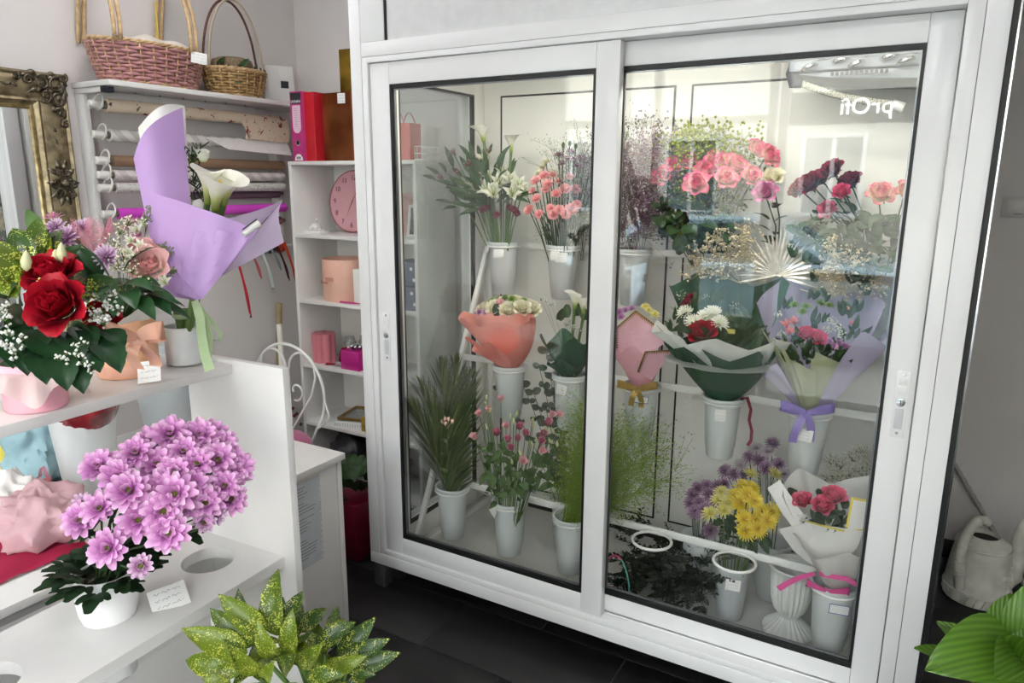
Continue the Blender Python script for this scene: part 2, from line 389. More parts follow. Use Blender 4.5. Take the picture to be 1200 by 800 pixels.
    hs = mb(); p = [Vector((-.405+.27*s, .44+.05*s, 1.905-.075*s-.012*sin(pi*s))) for s in [i/90 for i in range(91)]]
    hs.tube(p, [.0115 if i % 2 else .009 for i in range(91)], 10); hs.build('drain_hose', mat('pale_hose', '#b9b8ae', .5), e)
    hs = mb(); hs.tube([(-.40, .42, 1.96), (-.41, .43, 1.925), (-.405, .44, 1.90), (-.385, .445, 1.898)], [.018, .022, .021, .014], 10); hs.build('hose_elbow', mat('dark_grey_rubber', '#4a4c50', .5), e)
    hs = mb(); hs.tube([p[-1], p[-1]+Vector((.03, .005, -.012))], [.014, .016], 10); hs.build('hose_end', PVC, e)
    return c
cabinet()

# ---------------------------------------------------------------- stepped bucket stand
TIERS = [(.62, 1.335), (.40, .872), (.19, .405)]
TX = [[-1.546, -1.267, -.966, -.682, -.415, -.115], [-1.385, -1.12, -.835, -.543, -.267], [-1.525, -1.262, -1.003, -.700, -.422, -.126]]
def stand():
    s = thing('bucket_stand', 'white metal three-step stand with rings that hold flower buckets', 'stand', (-.83, .4, .12))
    T = Matrix.Translation((.83, -.4, -.12))
    def mb(): q = MB(); q.M = T; return q
    for x in (-1.665, .005):
        q = mb(); a, b = Vector((x, .105, .12)), Vector((x, .70, 1.345)); d = (b-a); n = Vector((0, -d.z, d.y)).normalized()*.011
        q.add([a+n+Vector((-.009, 0, 0)), a-n+Vector((-.009, 0, 0)), a-n+Vector((.009, 0, 0)), a+n+Vector((.009, 0, 0)), b+n+Vector((-.009, 0, 0)), b-n+Vector((-.009, 0, 0)), b-n+Vector((.009, 0, 0)), b+n+Vector((.009, 0, 0))], [(0, 1, 2, 3), (7, 6, 5, 4), (0, 4, 5, 1), (1, 5, 6, 2), (2, 6, 7, 3), (3, 7, 4, 0)])
        q.build('front_leg', WHITEMETAL, s, bevel=.001)
        q = mb(); q.box(x-.009, x+.009, .700, .72, .12, 1.35); q.build('rear_leg', WHITEMETAL, s, bevel=.001)
        q = mb(); q.box(x-.009, x+.009, .125, .70, .1205, .139); q.build('floor_runner', WHITEMETAL, s, bevel=.001)
        q = mb(); q.tube([(x+.012, .30, .42), (x+.012, .69, .145)], .005, 6); q.build('brace', WHITEMETAL, s)
    for (y, z), xs in zip(TIERS, TX):
        q = mb(); q.box(-1.655, -.005, y+.071, y+.079, z-.013, z+.013); q.build('rail', WHITEMETAL, s, bevel=.001)
    ring = None
    for (y, z), xs in zip(TIERS, TX):
        for x in xs:
            if ring is None: ring = MB().tube([(.0655*cos(a), .0655*sin(a), 0) for a in [2*pi*i/36 for i in range(36)]], .005, 6, closed=True).mesh('ring', WHITEMETAL)
            link('ring', ring, s, (x+.83, y-.4, z-.12))
stand()
def bucket_mesh():
    rt, rb, h = .0655, .045, .218
    prof = [(rb-.004, 0), (rb, .004), (rb+.0035, .04), (rb+.006, .042), (rt-.006, h-.022), (rt-.0055, h-.012), (rt+.003, h-.012), (rt+.0045, h-.004), (rt+.003, h), (rt-.004, h), (rt-.009, h-.02), (rb-.002, .008)]
    return MB().lathe(prof, 36, capt=True).mesh('bucket', BUCKET, angle=50)
BM = None
def bucket(x, y, z, label, group=None, mt=None):
    """z = ring height; the rim hooks over the ring"""
    global BM
    if BM is None: BM = bucket_mesh()
    o = link('flower_bucket', BM, None, (x, y, z-.199)); return tag(o, label, 'bucket', group)
# ---------------------------------------------------------------- flower and leaf shapes
def wround(v): return sin(pi*min(1, .12+.80*v))**.7
def wpoint(v): return max(.02, (sin(pi*v**.75))**.9) if v < .999 else .02
def wfan(v): return .25+.75*v
def wspoon(v): return max(.1, min(1, .45+.75*v) * sqrt(max(0, 1-max(0, (v-.62)/.42)**2)))
def add_petal(mb, M, L, W, th0, th1, cup=.3, shape=wround, nu=3, nv=4, wav=0, seed=0, t0=0., t1=1., m=0, r0=0, zz=0):
    """petal: starts r0 out from the axis, leaves at elevation th0 (deg) and ends at th1"""
    cl = [(r0, 0.)]; n = nv-1
    for j in range(n):
        a = radians(th0+(th1-th0)*(j+.5)/n); y, z = cl[-1]; cl.append((y+L/n*cos(a), z+L/n*sin(a)))
    vs = []; ts = []
    for j in range(nv):
        v = j/n; a = radians(th0+(th1-th0)*v); w = W*shape(v); y, z = cl[j]
        for i in range(nu):
            s = 2*i/(nu-1)-1; lift = cup*w*s*s*.5+(wav*W*sin(seed+5*s+3*v)*v if wav else 0)
            e = zz*L*(1 if i % 2 else -1) if j == n else 0
            vs.append(M @ Vector((s*w/2, y-sin(a)*lift+e*cos(a), z+cos(a)*lift+e*sin(a)))); ts.append(t0+(t1-t0)*v)
    fs = [(j*nu+i, j*nu+i+1, (j+1)*nu+i+1, (j+1)*nu+i) for j in range(n) for i in range(nu-1)]
    old = mb.M; mb.M = None; mb.add(vs, fs, ts, m); mb.M = old
def RZ(a): return Matrix.Rotation(a, 4, 'Z')
GA = 2.399963
def rose_mb(R, r, openn=1.0, small=False):
    mb = MB(); h0 = -.35*R
    lay = [(3, .05, .95, .8, 95, 112), (4, .14, 1.0, .95, 90, 98), (5, .24, 1.05, 1.1, 84, 80), (5, .34, 1.08, 1.2, 76, 58-14*openn), (6, .38, 1.06, 1.22, 62, 34-30*openn)]
    if small: lay = lay[1:4]
    for k, (n, r0, L, W, a, b) in enumerate(lay):
        ph = r.random()*6
        for i in range(n):
            M = Matrix.Translation((0, 0, h0+.1*R*(len(lay)-1-k)*.5)) @ RZ(ph+2*pi*i/n+r.uniform(-.15, .15))
            add_petal(mb, M, L*R*r.uniform(.92, 1.08), W*R, a+r.uniform(-4, 4), b+r.uniform(-9, 9), cup=.55, nu=5, nv=6, wav=.04, seed=r.random()*9, r0=r0*R)
    return mb
def daisy_mb(R, r, full=1.0):
    mb = MB()
    for n, r0, L, W, a, b in [(11, .12, .90, .48, 20, 4), (10, .10, .82, .46, 44, 26), (7, .08, .60, .40, 68, 58)][:3 if full > .5 else 2]:
        ph = r.random()*6
        for i in range(n):
            da = r.uniform(-8, 8)
            add_petal(mb, RZ(ph+2*pi*i/n+r.uniform(-.1, .1)), L*R*r.uniform(.85, 1.08), W*R, a+da+8, b+da+r.uniform(-10, 14), cup=.55, shape=wround, nu=4, nv=6, r0=r0*R, t0=r.uniform(0, .15), t1=r.uniform(.75, 1))
    return mb
def pompon_mb(R, r, n=64, W=.2, tipup=25):
    mb = MB()
    for i in range(n):
        s = sqrt((i+.5)/n); a = 88-95*s
        add_petal(mb, RZ(i*GA), R*(.45+.55*s)*r.uniform(.9, 1.08), W*R*(.7+.4*s), a, a+tipup*(1-.3*s), cup=.8, shape=wspoon, nu=3, nv=4, t0=.1+.1*r.random(), t1=1-.4*(1-s)*r.random())
    return mb
def carnation_mb(R, r, n=26):
    mb = MB()
    for i in range(n):
        s = sqrt((i+.5)/n)
        add_petal(mb, Matrix.Translation((0, 0, -.35*R)) @ RZ(i*GA), R*r.uniform(.85, 1.05), R*.85, 86-42*s, 80-78*s+r.uniform(-12, 12), cup=.25, shape=wfan, nu=7, nv=4, wav=.14, seed=r.random()*9, zz=.09)
    return mb
def eustoma_mb(R, r):
    mb = MB()
    for n, r0, L, W, a, b in [(4, .06, 1.0, .8, 92, 84), (5, .14, 1.15, 1.05, 78, 50)]:
        ph = r.random()*6
        for i in range(n): add_petal(mb, Matrix.Translation((0, 0, -.5*R)) @ RZ(ph+2*pi*i/n), L*R*r.uniform(.9, 1.1), W*R, a, b+r.uniform(-12, 12), cup=.6, nu=4, nv=5, wav=.05, seed=r.random()*9, r0=r0*R)
    return mb
def lily_mb(R, r):
    mb = MB()
    for k in range(6): add_petal(mb, Matrix.Translation((0, 0, -.7*R)) @ RZ(k*pi/3+r.uniform(-.1, .1)), 1.35*R, .55*R, 78, 28 if k % 2 else 45, cup=.5, shape=wpoint, nu=3, nv=6, r0=.03*R)
    for k in range(5):
        a = k*1.3; mb.tube([(0, 0, -.3*R), (.25*R*cos(a), .25*R*sin(a), .45*R)], .025*R, 4, t=.0)
    return mb
def calla_mb(h=.075, R=.03):
    """spathe swirling round; open towards +Y; base at origin, up +Z"""
    mb = MB()
    def fn(u, v):
        ph = -pi*1.02+u*2*pi*1.06; d = (ph/pi)
        hh = h*(.55+.45*(.5+.5*cos(ph)))  # tall at the back/tip
        rr = .0065+(R-.0065)*(v**2.2)*(.62+.38*cos(ph)) + .004*u*v
        z = hh*v*(1-.18*v*v*max(0, cos(ph)))
        return (rr*sin(ph), rr*cos(ph)*1.15+.35*R*v**3*cos(ph), z)
    mb.grid(fn, 22, 9, t=lambda u, v: v)
    return mb
def leaf_mb(L, W, bend=30, fold=.25, shape=wpoint, th0=20, nv=7, serr=0, wav=0, seed=0, nu=5):
    """leaf along +Y, up +Z"""
    mb = MB()
    if not serr:
        add_petal(mb, Matrix.Identity(4), L, W, th0, th0-bend, cup=fold, shape=shape, nu=nu, nv=nv, wav=wav, seed=seed)
    else:
        def sh(v): 
            b = wpoint(v)*(1+.0*v); k = (v*serr) % 1.0; return b*(1-.13*k) if .35 < v < .97 else b
        add_petal(mb, Matrix.Identity(4), L, W, th0, th0-bend, cup=fold, shape=sh, nu=nu, nv=nv*2+4, wav=wav, seed=seed)
    # thin midrib
    return mb
def stem_pts(a, b, sag=.0, n=5, out=None):
    a, b = Vector(a), Vector(b); c = (a+b)/2+Vector((0, 0, sag)); o = []
    if out is not None: c = Vector(out)
    for i in range(n):
        s = i/(n-1); o.append(a*(1-s)**2+c*2*s*(1-s)+b*s*s)
    return o
STEM = mat('green_stem', '#5d7a3c', .5, var=.2, scale=12, trans=.1)
STEMD = mat('dark_green_stem', '#3d5533', .5, var=.2, scale=12, trans=.1)
LEAFD = petal('dark_green_leaf', [(0, '#2b4222'), (.5, '#35502a'), (1, '#2a4023')], .4, .2)
LEAFM = petal('mid_green_leaf', [(0, '#47612f'), (.5, '#52703a'), (1, '#3f5a2c')], .42, .25)
LEAFY = petal('yellow_green_leaf', [(0, '#7d9436'), (1, '#93a83f')], .45, .3)
EUCA = petal('eucalyptus_leaf', [(0, '#4d5a4b'), (1, '#5c695a')], .6, .2)
WHITEP = petal('white_petal', [(0, '#c9d08a'), (.35, '#eef0dd'), (1, '#f3f2ea')], .5, .3)
CREAMP = petal('cream_petal', [(0, '#d5d59a'), (.5, '#efe9c8'), (1, '#f3efdc')], .5, .3)
REDP = petal('red_rose_petal', [(0, '#4d0410'), (.6, '#8e0c1e'), (1, '#b01025')], .45, .12)
CRIMP = petal('crimson_rose_petal', [(0, '#3b0612'), (.6, '#6f1029'), (1, '#8d1735')], .5, .15)
PINKROSE = petal('pink_edged_rose_petal', [(0, '#f6e6d2'), (.5, '#f6cbc6'), (.8, '#ee8aa0'), (1, '#e0527a')], .5, .25)
PEACHROSE = petal('peach_rose_petal', [(0, '#f4dfae'), (.55, '#f5c9b0'), (.85, '#ee8f95'), (1, '#de4d74')], .5, .25)
HOTPINK = petal('hot_pink_rose_petal', [(0, '#a61c45'), (.6, '#cf2f62'), (1, '#e0507c')], .5, .2)
SALMON = petal('salmon_carnation_petal', [(0, '#e08088'), (.6, '#f4a2a6'), (1, '#fac6c5')], .6, .25)
WINE = petal('wine_carnation_petal', [(0, '#5d1c3d'), (.7, '#7a2b55'), (1, '#c9a5b8')], .6, .2)
MAUVE = petal('mauve_petal', [(0, '#8a4a86'), (.5, '#b777b2'), (1, '#dcaed6')], .55, .25)
PURPD = petal('dusky_purple_petal', [(0, '#5f3b5b'), (.6, '#8d6286'), (1, '#c3a0b8')], .55, .2)
YELP = petal('yellow_petal', [(0, '#c9a512'), (.5, '#eed027'), (1, '#f7e65a')], .55, .25)
PALEY = petal('pale_yellow_petal', [(0, '#c9b83a'), (.5, '#e8dd72'), (1, '#f2ecae')], .55, .25)
GREENP = petal('green_petal', [(0, '#4f7020'), (1, '#86a13b')], .6, .15)
BLUSH = petal('blush_petal', [(0, '#e3c9ac'), (.5, '#efc0b8'), (1, '#f0a9ae')], .55, .25)
ROSEMIX = petal('rose_pink_petal', [(0, '#e6d2bf'), (.4, '#dd93a3'), (1, '#b63a62')], .5, .25)
ORCHID = petal('orchid_pink_daisy_petal', [(0, '#a4589c'), (.3, '#c77cc0'), (.65, '#df9fd4'), (1, '#f3d0e8')], .5, .25)
GYPS = mat('gypsophila_white', '#eeede6', .7, trans=.2)

VAR = {}
def variants(key, make, mats, n=3):
    if key not in VAR: VAR[key] = [make(random.Random(hash_(key)+i)).mesh(key, mats, angle=0) for i in range(n)]
    return VAR[key]
def hash_(s): return sum(ord(c)*(i+3) for i, c in enumerate(s))
def put(name, meshes, parent, pos, d, scale=1, roll=None):
    """place a bloom mesh with its +Z facing d"""
    me = meshes[rnd.randrange(len(meshes))] if isinstance(meshes, list) else meshes
    return link(name, me, parent, M=frame(pos, d, rnd.random()*6 if roll is None else roll) @ Matrix.Scale(scale, 4))
def leaf_at(parent, me, pos, d, up=(0, 0, 1), scale=1, name='leaf'):
    """leaf along d, upper side towards up"""
    y = Vector(d).normalized(); x = y.cross(Vector(up))
    if x.length < 1e-3: x = y.cross(Vector((1, 0, 0)))
    x.normalize(); z = x.cross(y); m = Matrix((x, y, z)).transposed().to_4x4() @ Matrix.Scale(scale, 4); m.translation = pos
    me = me[rnd.randrange(len(me))] if isinstance(me, list) else me
    return link(name, me, parent, M=m)
def leaves(key, L, W, mt, n=3, **k):
    if key not in VAR: VAR[key] = [leaf_mb(L, W, seed=i*2.1, **{**k, 'bend': k.get('bend', 30)+i*12}).mesh('leaf', mt, angle=0) for i in range(n)]
    return VAR[key]
def jit(a): return Vector((rnd.uniform(-a, a), rnd.uniform(-a, a), rnd.uniform(-a, a)))
def sph(): 
    z = rnd.uniform(-1, 1); a = rnd.random()*2*pi; q = sqrt(1-z*z); return Vector((q*cos(a), q*sin(a), z))
def gyp_cloud(parent, pts, spread, n, r=.0035, name='gypsophila', root=None, mt=None, stemmt=None):
    """many tiny florets on thread-thin stems"""
    b = MB(); s = MB()
    for p in pts:
        p = Vector(p); ro = Vector(root) if root is not None else p-Vector((0, 0, spread*1.6))
        s.tube([ro, (ro+p)/2+jit(.006), p], .0007, 3, cap=False)
        for _ in range(n):
            q = p+sph()*spread*rnd.random()**.5; s.tube([p-Vector((0, 0, spread*.4)), q], .0004, 3, cap=False)
            b.octa(q, r*rnd.uniform(.6, 1.2)); b.octa(q+jit(r*.6), r*.7)
    o = stuff(b.build(name, mt or GYPS, parent, angle=0)); so = stuff(s.build(name+'_stems', stemmt or STEM, o, angle=0)); return o
def sprig(b, s, p, d, L, n, r, br=.5, thick=.0012, spread=.35, tilt=.5):
    """feathery branch: main stem + side twigs with beads at tips"""
    p = Vector(p); d = Vector(d).normalized(); pts = [p]; 
    for i in range(6):
        d = (d+jit(.12)).normalized(); pts.append(pts[-1]+d*L/6)
    s.tube(pts, [thick*(1-.12*i) for i in range(7)], 4, cap=False)
    for k in range(n):
        i = rnd.randint(2, 6); a = pts[i]; v = (d*tilt+sph()*.8+Vector((0, 0, .2))).normalized(); e = a+v*L*spread*rnd.uniform(.4, 1); m = (a+e)/2+jit(L*.02)
        s.tube([a, m, e], thick*.45, 3, cap=False)
        for _ in range(int(br)):
            q = e+jit(L*.05); b.octa(q, r*rnd.uniform(.6, 1.3)); 
def cone_wrap(mt, parent, name, rb, rt, h, span=(0, 2*pi), corners=5, amp=.03, ph=0, folds=.006, tail=.05, lean=(0, 0), t2=None, nu=48, nv=9, power=1.15, rtail=None, flare=0):
    """paper cone: pinched at origin radius rb, opening to rt at height h, upper edge in soft corners; short tail below"""
    mb = MB(); a0, a1 = span; full = abs(a1-a0-2*pi) < 1e-4
    def fn(u, v):
        a = a0+(a1-a0)*u; k = corners*(a-ph)/(2*pi); f = abs((k % 1)-.5)*2   # 1 on a corner, 0 between
        top = h+amp*(f-.5)*2
        if v < .12:
            s = v/.12; r = rb+((rtail or rb*1.5)-rb)*(1-s); z = -tail*(1-s)
        else:
            s = (v-.12)/.88; r = rb+(rt-rb)*s**(1/power)+flare*max(0, s-.8)*5*.2; z = top*s
        r *= 1+folds/.05*sin(a*9+3*sin(a*3)+4*v)*(.25+.75*min(1, v*1.2))*.25
        s = max(0, (v-.12)/.88)
        return (r*cos(a)+lean[0]*s*s, r*sin(a)+lean[1]*s*s, z)
    mb.grid(fn, nu, nv, t=lambda u, v: v, wrap=full)
    return mb.build(name, mt, parent, angle=60)
def strip(mb, pts, w, wdir=None, t=0):
    """flat ribbon along pts, width direction wdir"""
    pts = [Vector(p) for p in pts]; vs = []
    for i, p in enumerate(pts):
        d = (pts[min(i+1, len(pts)-1)]-pts[max(i-1, 0)]).normalized()
        x = Vector(wdir[i] if isinstance(wdir, list) else (wdir or (0, 0, 1))); x = (x-d*x.dot(d)); x = x.normalized() if x.length > 1e-6 else Vector((1, 0, 0))
        ww = w[i] if hasattr(w, '__len__') else w
        vs += [p-x*ww/2, p+x*ww/2]
    mb.add(vs, [(2*i, 2*i+1, 2*i+3, 2*i+2) for i in range(len(pts)-1)], t)
def bow(parent, mt, c, d, size=.04, w=.012, tails=2, tail_len=.07, name='ribbon_bow', side=None):
    """bow at c facing d with loops either side and hanging tails"""
    M = frame(c, d); 
    o = None
    def P(x, y, z): return M @ Vector((x, y, z))
    k = MB(); k.ball((0, 0, 0), w*.42, 8, 6); k.M = None; kb = MB(); kb.M = M @ Matrix.Diagonal((1, 1.1, .7, 1)); kb.ball((0, 0, .004), w*.42, 8, 6); o = kb.build(name, mt, parent, angle=0)
    for sx in (-1, 1):
        mb = MB(); pts = [P(sx*size*(.5-.5*cos(a))*1.05, size*.10*sin(a)+size*.34*(.5-.5*cos(a)), .012+size*.2+size*.22*sin(a)-size*.2*cos(a/2)**2) for a in [2*pi*i/16 for i in range(17)]]
        strip(mb, pts, [w*(.3+1.0*sin(pi*i/16)) for i in range(17)], M.to_3x3() @ Vector((0, 1, .3))); mb.build('bow_loop', mt, o, angle=0)
    for j in range(tails):
        sx = (-1, 1, -.4, .5)[j]; mb = MB(); L = tail_len*rnd.uniform(.85, 1.15)
        pts = [P(sx*(.25*L*s+.10*L*sin(3*s)), 0, .004) + Vector((0, 0, -L*s)) + (M.to_3x3() @ Vector((0, 0, .012*sin(4*s+j)))) for s in [i/12 for i in range(13)]]
        strip(mb, pts, w, M.to_3x3() @ Vector((1, 0, .25))); mb.build('bow_tail', mt, o, angle=0)
    return o
def price_card(c, d, w, h, label, lines=3, border=None, tilt=0, grp='price cards', up=None, cat='price card'):
    """small handwritten card facing d"""
    M = frame(c, d, tilt, up)
    o = thing('price_card', label, cat, c, group=grp); o.matrix_world = M
    a = MB().box(-w/2, w/2, -h/2, h/2, -.0006, .0006); a.build('card', CARD, o, bevel=.0003)
    if border:
        b = MB(); e = .0022
        for x0, x1, y0, y1 in ((-w/2, w/2, -h/2, -h/2+e), (-w/2, w/2, h/2-e, h/2), (-w/2, -w/2+e, -h/2, h/2), (w/2-e, w/2, -h/2, h/2)): b.box(x0, x1, y0, y1, .0006, .0008)
        b.build('card_border', border, o, smooth=False)
    b = MB()
    for i in range(lines):
        y = h*(.28-.5*i/max(1, lines-1)*1.1); x = -w*.36
        pts = []; n = 16
        for k in range(n+1): pts.append((x+w*.72*k/n, y+h*.05*sin(k*2.3+i*1.7)*(1 if k % 5 else .2), .0009))
        for k in range(n):
            if (k+i) % 6 == 4: continue
            strip(b, pts[k:k+2], h*.014, (0, 1, 0))
    b.build('handwriting', INK, o, smooth=False)
    return o
# ---------------------------------------------------------------- cabinet contents
CAMDIR = Vector((.45, -.8, .15)).normalized()
def loc_(base, p): return Vector(p)-Vector(base)
def stems_part(root, base, heads, mt=None, r=.0016, rad=.025, name='stems', bow_=.0):
    """stems from inside the bucket to each head (heads in world space)"""
    b = MB()
    for h in heads:
        h = loc_(base, h); f = Vector((max(-rad, min(rad, h.x*.35)), max(-rad, min(rad, h.y*.35)), -.08)); a = Vector((-f.x*.3, -f.y*.3, -.17))
        k = f+(h-f)*.45; k.z += abs(h.x)*.15
        b.tube([a, f, k, h], r, 5, cap=False)
    return stuff(b.build(name, mt or STEMD, root, angle=0))
def facing(base, h, up=.55): 
    v = (Vector(h)-Vector(base)); v.z = abs(v.z)*.35+.02; v = v.normalized()+CAMDIR*.8+Vector((0, 0, up)); return v.normalized()
TL = ['upper left', ]
# buckets
BK = {}
def buckets():
    names = [['holding white alstroemeria and callas', 'holding pink spray carnations', 'holding purple sea lavender', 'holding pink-edged roses', 'behind the silver fan leaf', 'holding dark red and peach roses'],
             ['under the coral-wrapped bouquet', 'under the green-wrapped calla bouquet', 'under the pink envelope-style bouquet', 'under the green-wrapped bouquet with white chrysanthemums', 'under the lilac and sage wrapped bouquet'],
             ['holding the palm leaves', 'holding the pink lisianthus', 'holding feathery bright green filler', None, None, 'under the white-wrapped bouquet with pink bow']]
    for ti, ((y, z), xs) in enumerate(zip(TIERS, TX)):
        for i, x in enumerate(xs):
            if names[ti][i]: BK[ti, i] = (x, y, z); bucket(x, y, z, 'white plastic flower bucket '+names[ti][i], 'flower buckets in the stand')
buckets()
def top(ti, i, dz=.012): x, y, z = BK[ti, i]; return Vector((x, y, z+dz))

def callas(base, specs, labels, group, R=.034):
    me = calla_mb(.085, R).mesh('spathe', petal('calla_petal', [(0, '#6f8f2a'), (.22, '#b3c763'), (.45, '#f1f2e2'), (1, '#f7f6ef')], .4, .35), angle=0)
    SP = mat('calla_spadix', '#e0c860', .6)
    for (h, d, az), lb in zip(specs, labels):
        t = thing('calla_lily', lb, 'flower', base, group=group); hl = loc_(base, h)
        f = Vector((hl.x*.2, hl.y*.2, -.1)); k = f+(hl-f)*.5-Vector((hl.x*.12, 0, 0))
        MB().tube([f, k, hl], [.0055, .0052, .0058], 8).build('stem', STEM, t)
        M = frame(hl, d, az)
        s = link('spathe', me, t, M=M); MB().tube([(0, 0, .01), (0, .004, .05)], [.004, .003], 6).build('spadix', SP, s)

def alstro():
    base = top(0, 0); t = thing('alstroemeria_bunch', 'leafy bunch of white and dark pink alstroemeria in tall bucket', 'flowers', base)
    W = variants('alstroemeria_flower', lambda r: lily_mb(.043, r), petal('alstro_white', [(0, '#8c9b3f'), (.3, '#e9ead0'), (1, '#f0f0e6')], .5, .3))
    PK = variants('dusky_pink_flower', lambda r: lily_mb(.03, r), petal('alstro_pink', [(0, '#6e2a35'), (.5, '#a55862'), (1, '#e3c6c4')], .5, .3))
    DR = variants('dark_red_flower', lambda r: carnation_mb(.018, r, 14), petal('alstro_dark_red', [(0, '#3f0c18'), (1, '#7c1a2c')], .5, .1))
    hw = [(-1.650, 0.600, 1.602), (-1.590, 0.570, 1.623), (-1.525, 0.550, 1.596), (-1.485, 0.570, 1.609), (-1.434, 0.550, 1.590), (-1.546, 0.620, 1.634), (-1.580, 0.540, 1.568), (-1.429, 0.570, 1.560), (-1.621, 0.600, 1.692), (-1.657, 0.570, 1.581), (-1.535, 0.520, 1.555), (-1.450, 0.530, 1.556)]
    hp = [(-1.735, 0.560, 1.640), (-1.808, 0.540, 1.619), (-1.701, 0.620, 1.700), (-1.629, 0.620, 1.720), (-1.796, 0.620, 1.723), (-1.696, 0.580, 1.671)]
    hr = [(-1.596, 0.540, 1.486), (-1.578, 0.550, 1.496), (-1.473, 0.550, 1.499), (-1.435, 0.540, 1.476), (-1.445, 0.530, 1.490), (-1.525, 0.530, 1.467)]
    for h in hw: put('bloom', W, t, loc_(base, h), facing(base, h, .3), rnd.uniform(1.15, 1.45))
    for h in hp: put('bloom', PK, t, loc_(base, h), facing(base, h, .3))
    for h in hr: put('small_bloom', DR, t, loc_(base, h), facing(base, h, .2))
    stems_part(t, base, hw+hp+hr+[(-1.722, 0.600, 1.679), (-1.684, 0.640, 1.732)], STEM, .0028)
    lv = leaves('alstro_leaf', .10, .021, LEAFD, bend=35)
    tips = [(497, 206), (503, 198), (515, 190), (525, 180), (540, 172), (548, 180), (512, 234), (518, 245), (530, 225), (520, 215), (560, 170), (575, 175), (585, 190), (535, 240), (545, 250), (610, 235), (625, 225), (600, 195)]
    W3 = [(-1.900, 0.550, 1.622), (-1.894, 0.580, 1.651), (-1.854, 0.600, 1.680), (-1.823, 0.620, 1.716), (-1.770, 0.640, 1.744), (-1.709, 0.600, 1.714), (-1.813, 0.520, 1.524), (-1.788, 0.520, 1.486), (-1.734, 0.520, 1.557), (-1.791, 0.540, 1.591), (-1.684, 0.640, 1.749), (-1.633, 0.660, 1.732), (-1.591, 0.660, 1.679), (-1.714, 0.520, 1.505), (-1.672, 0.520, 1.471), (-1.412, 0.540, 1.527), (-1.373, 0.560, 1.560), (-1.517, 0.640, 1.661), (-1.760, 0.560, 1.658), (-1.726, 0.580, 1.692), (-1.675, 0.560, 1.643), (-1.728, 0.550, 1.602), (-1.671, 0.540, 1.567), (-1.638, 0.540, 1.533), (-1.771, 0.550, 1.630), (-1.654, 0.580, 1.671), (-1.701, 0.560, 1.623), (-1.652, 0.530, 1.506)]
    W3 += [(rnd.uniform(-1.74, -1.47), rnd.uniform(.50, .64), rnd.uniform(1.50, 1.74)) for _ in range(40)]
    c = loc_(base, (-1.596, 0.580, 1.506))
    for w in W3:
        e = loc_(base, w); d = (e-c).normalized()+jit(.25); leaf_at(t, lv, e-d.normalized()*.07, d, CAMDIR+Vector((0, 0, .6)), rnd.uniform(.8, 1.15))
    callas(base, [((-1.629, 0.600, 1.760), Vector((-.15, -.1, 1)), 2.4), ((-1.499, 0.600, 1.717), Vector((.05, -.1, 1)), -2.2)], ['tall open white calla lily turned away from the white alstroemeria', 'smaller white calla lily rising beside the taller calla'], 'callas above the alstroemeria', .036)
alstro()

def carnations():
    base = top(0, 1); t = thing('spray_carnation_bunch', 'bunch of salmon pink spray carnations with wine-edged ones on top', 'flowers', base)
    S = variants('salmon_carnation', lambda r: carnation_mb(.026, r), SALMON)
    Wn = variants('wine_carnation', lambda r: carnation_mb(.02, r, 18), WINE)
    C = variants('cream_carnation', lambda r: carnation_mb(.021, r, 18), CREAMP)
    hs = [(-1.362, 0.560, 1.603), (-1.304, 0.550, 1.590), (-1.257, 0.550, 1.604), (-1.214, 0.560, 1.620), (-1.298, 0.580, 1.626), (-1.342, 0.530, 1.535), (-1.306, 0.540, 1.571), (-1.257, 0.530, 1.555), (-1.276, 0.520, 1.500), (-1.234, 0.510, 1.495), (-1.205, 0.510, 1.480), (-1.185, 0.520, 1.499), (-1.174, 0.540, 1.515), (-1.330, 0.530, 1.476), (-1.381, 0.540, 1.491), (-1.377, 0.560, 1.564), (-1.230, 0.550, 1.572), (-1.196, 0.570, 1.572), (-1.256, 0.510, 1.475), (-1.330, 0.570, 1.623)]
    hw = [(-1.293, 0.620, 1.702), (-1.250, 0.600, 1.688), (-1.225, 0.610, 1.682), (-1.201, 0.620, 1.691), (-1.251, 0.640, 1.715), (-1.268, 0.600, 1.669), (-1.187, 0.630, 1.675), (-1.202, 0.600, 1.659)]
    hc = [(-1.349, 0.620, 1.676), (-1.369, 0.600, 1.633), (-1.364, 0.620, 1.657), (-1.319, 0.600, 1.636)]
    for h in hs: put('bloom', S, t, loc_(base, h), facing(base, h, .25), rnd.uniform(.7, 1.1))
    for h in hw: put('wine_bloom', Wn, t, loc_(base, h), facing(base, h, .6))
    for h in hc: put('cream_bloom', C, t, loc_(base, h), facing(base, h, .6))
    extra = [(-1.285, 0.640, 1.742), (-1.256, 0.640, 1.748), (-1.230, 0.640, 1.737), (-1.154, 0.600, 1.627), (-1.411, 0.580, 1.543), (-1.143, 0.580, 1.547), (-1.175, 0.600, 1.594)]
    stems_part(t, base, hs+hw+hc+extra, STEMD, .0022, .05)
    b = MB()
    for h in extra[:3]: b.M = Matrix.Translation(loc_(base, h)); b.ball((0, 0, 0), .007, 7, 5, sz=1.7)
    b.M = None; stuff(b.build('bud', LEAFM, t, angle=0))
    lv = leaves('carnation_leaf', .075, .006, LEAFD, bend=30, nu=3)
    for i in range(46):
        a = rnd.random()*2*pi; p = Vector((.05*cos(a), .05*sin(a), rnd.uniform(0, .12))); d = Vector((cos(a), sin(a), 1.6))
        leaf_at(t, lv, p, d+jit(.2), d+CAMDIR, rnd.uniform(.8, 1.2))
carnations()

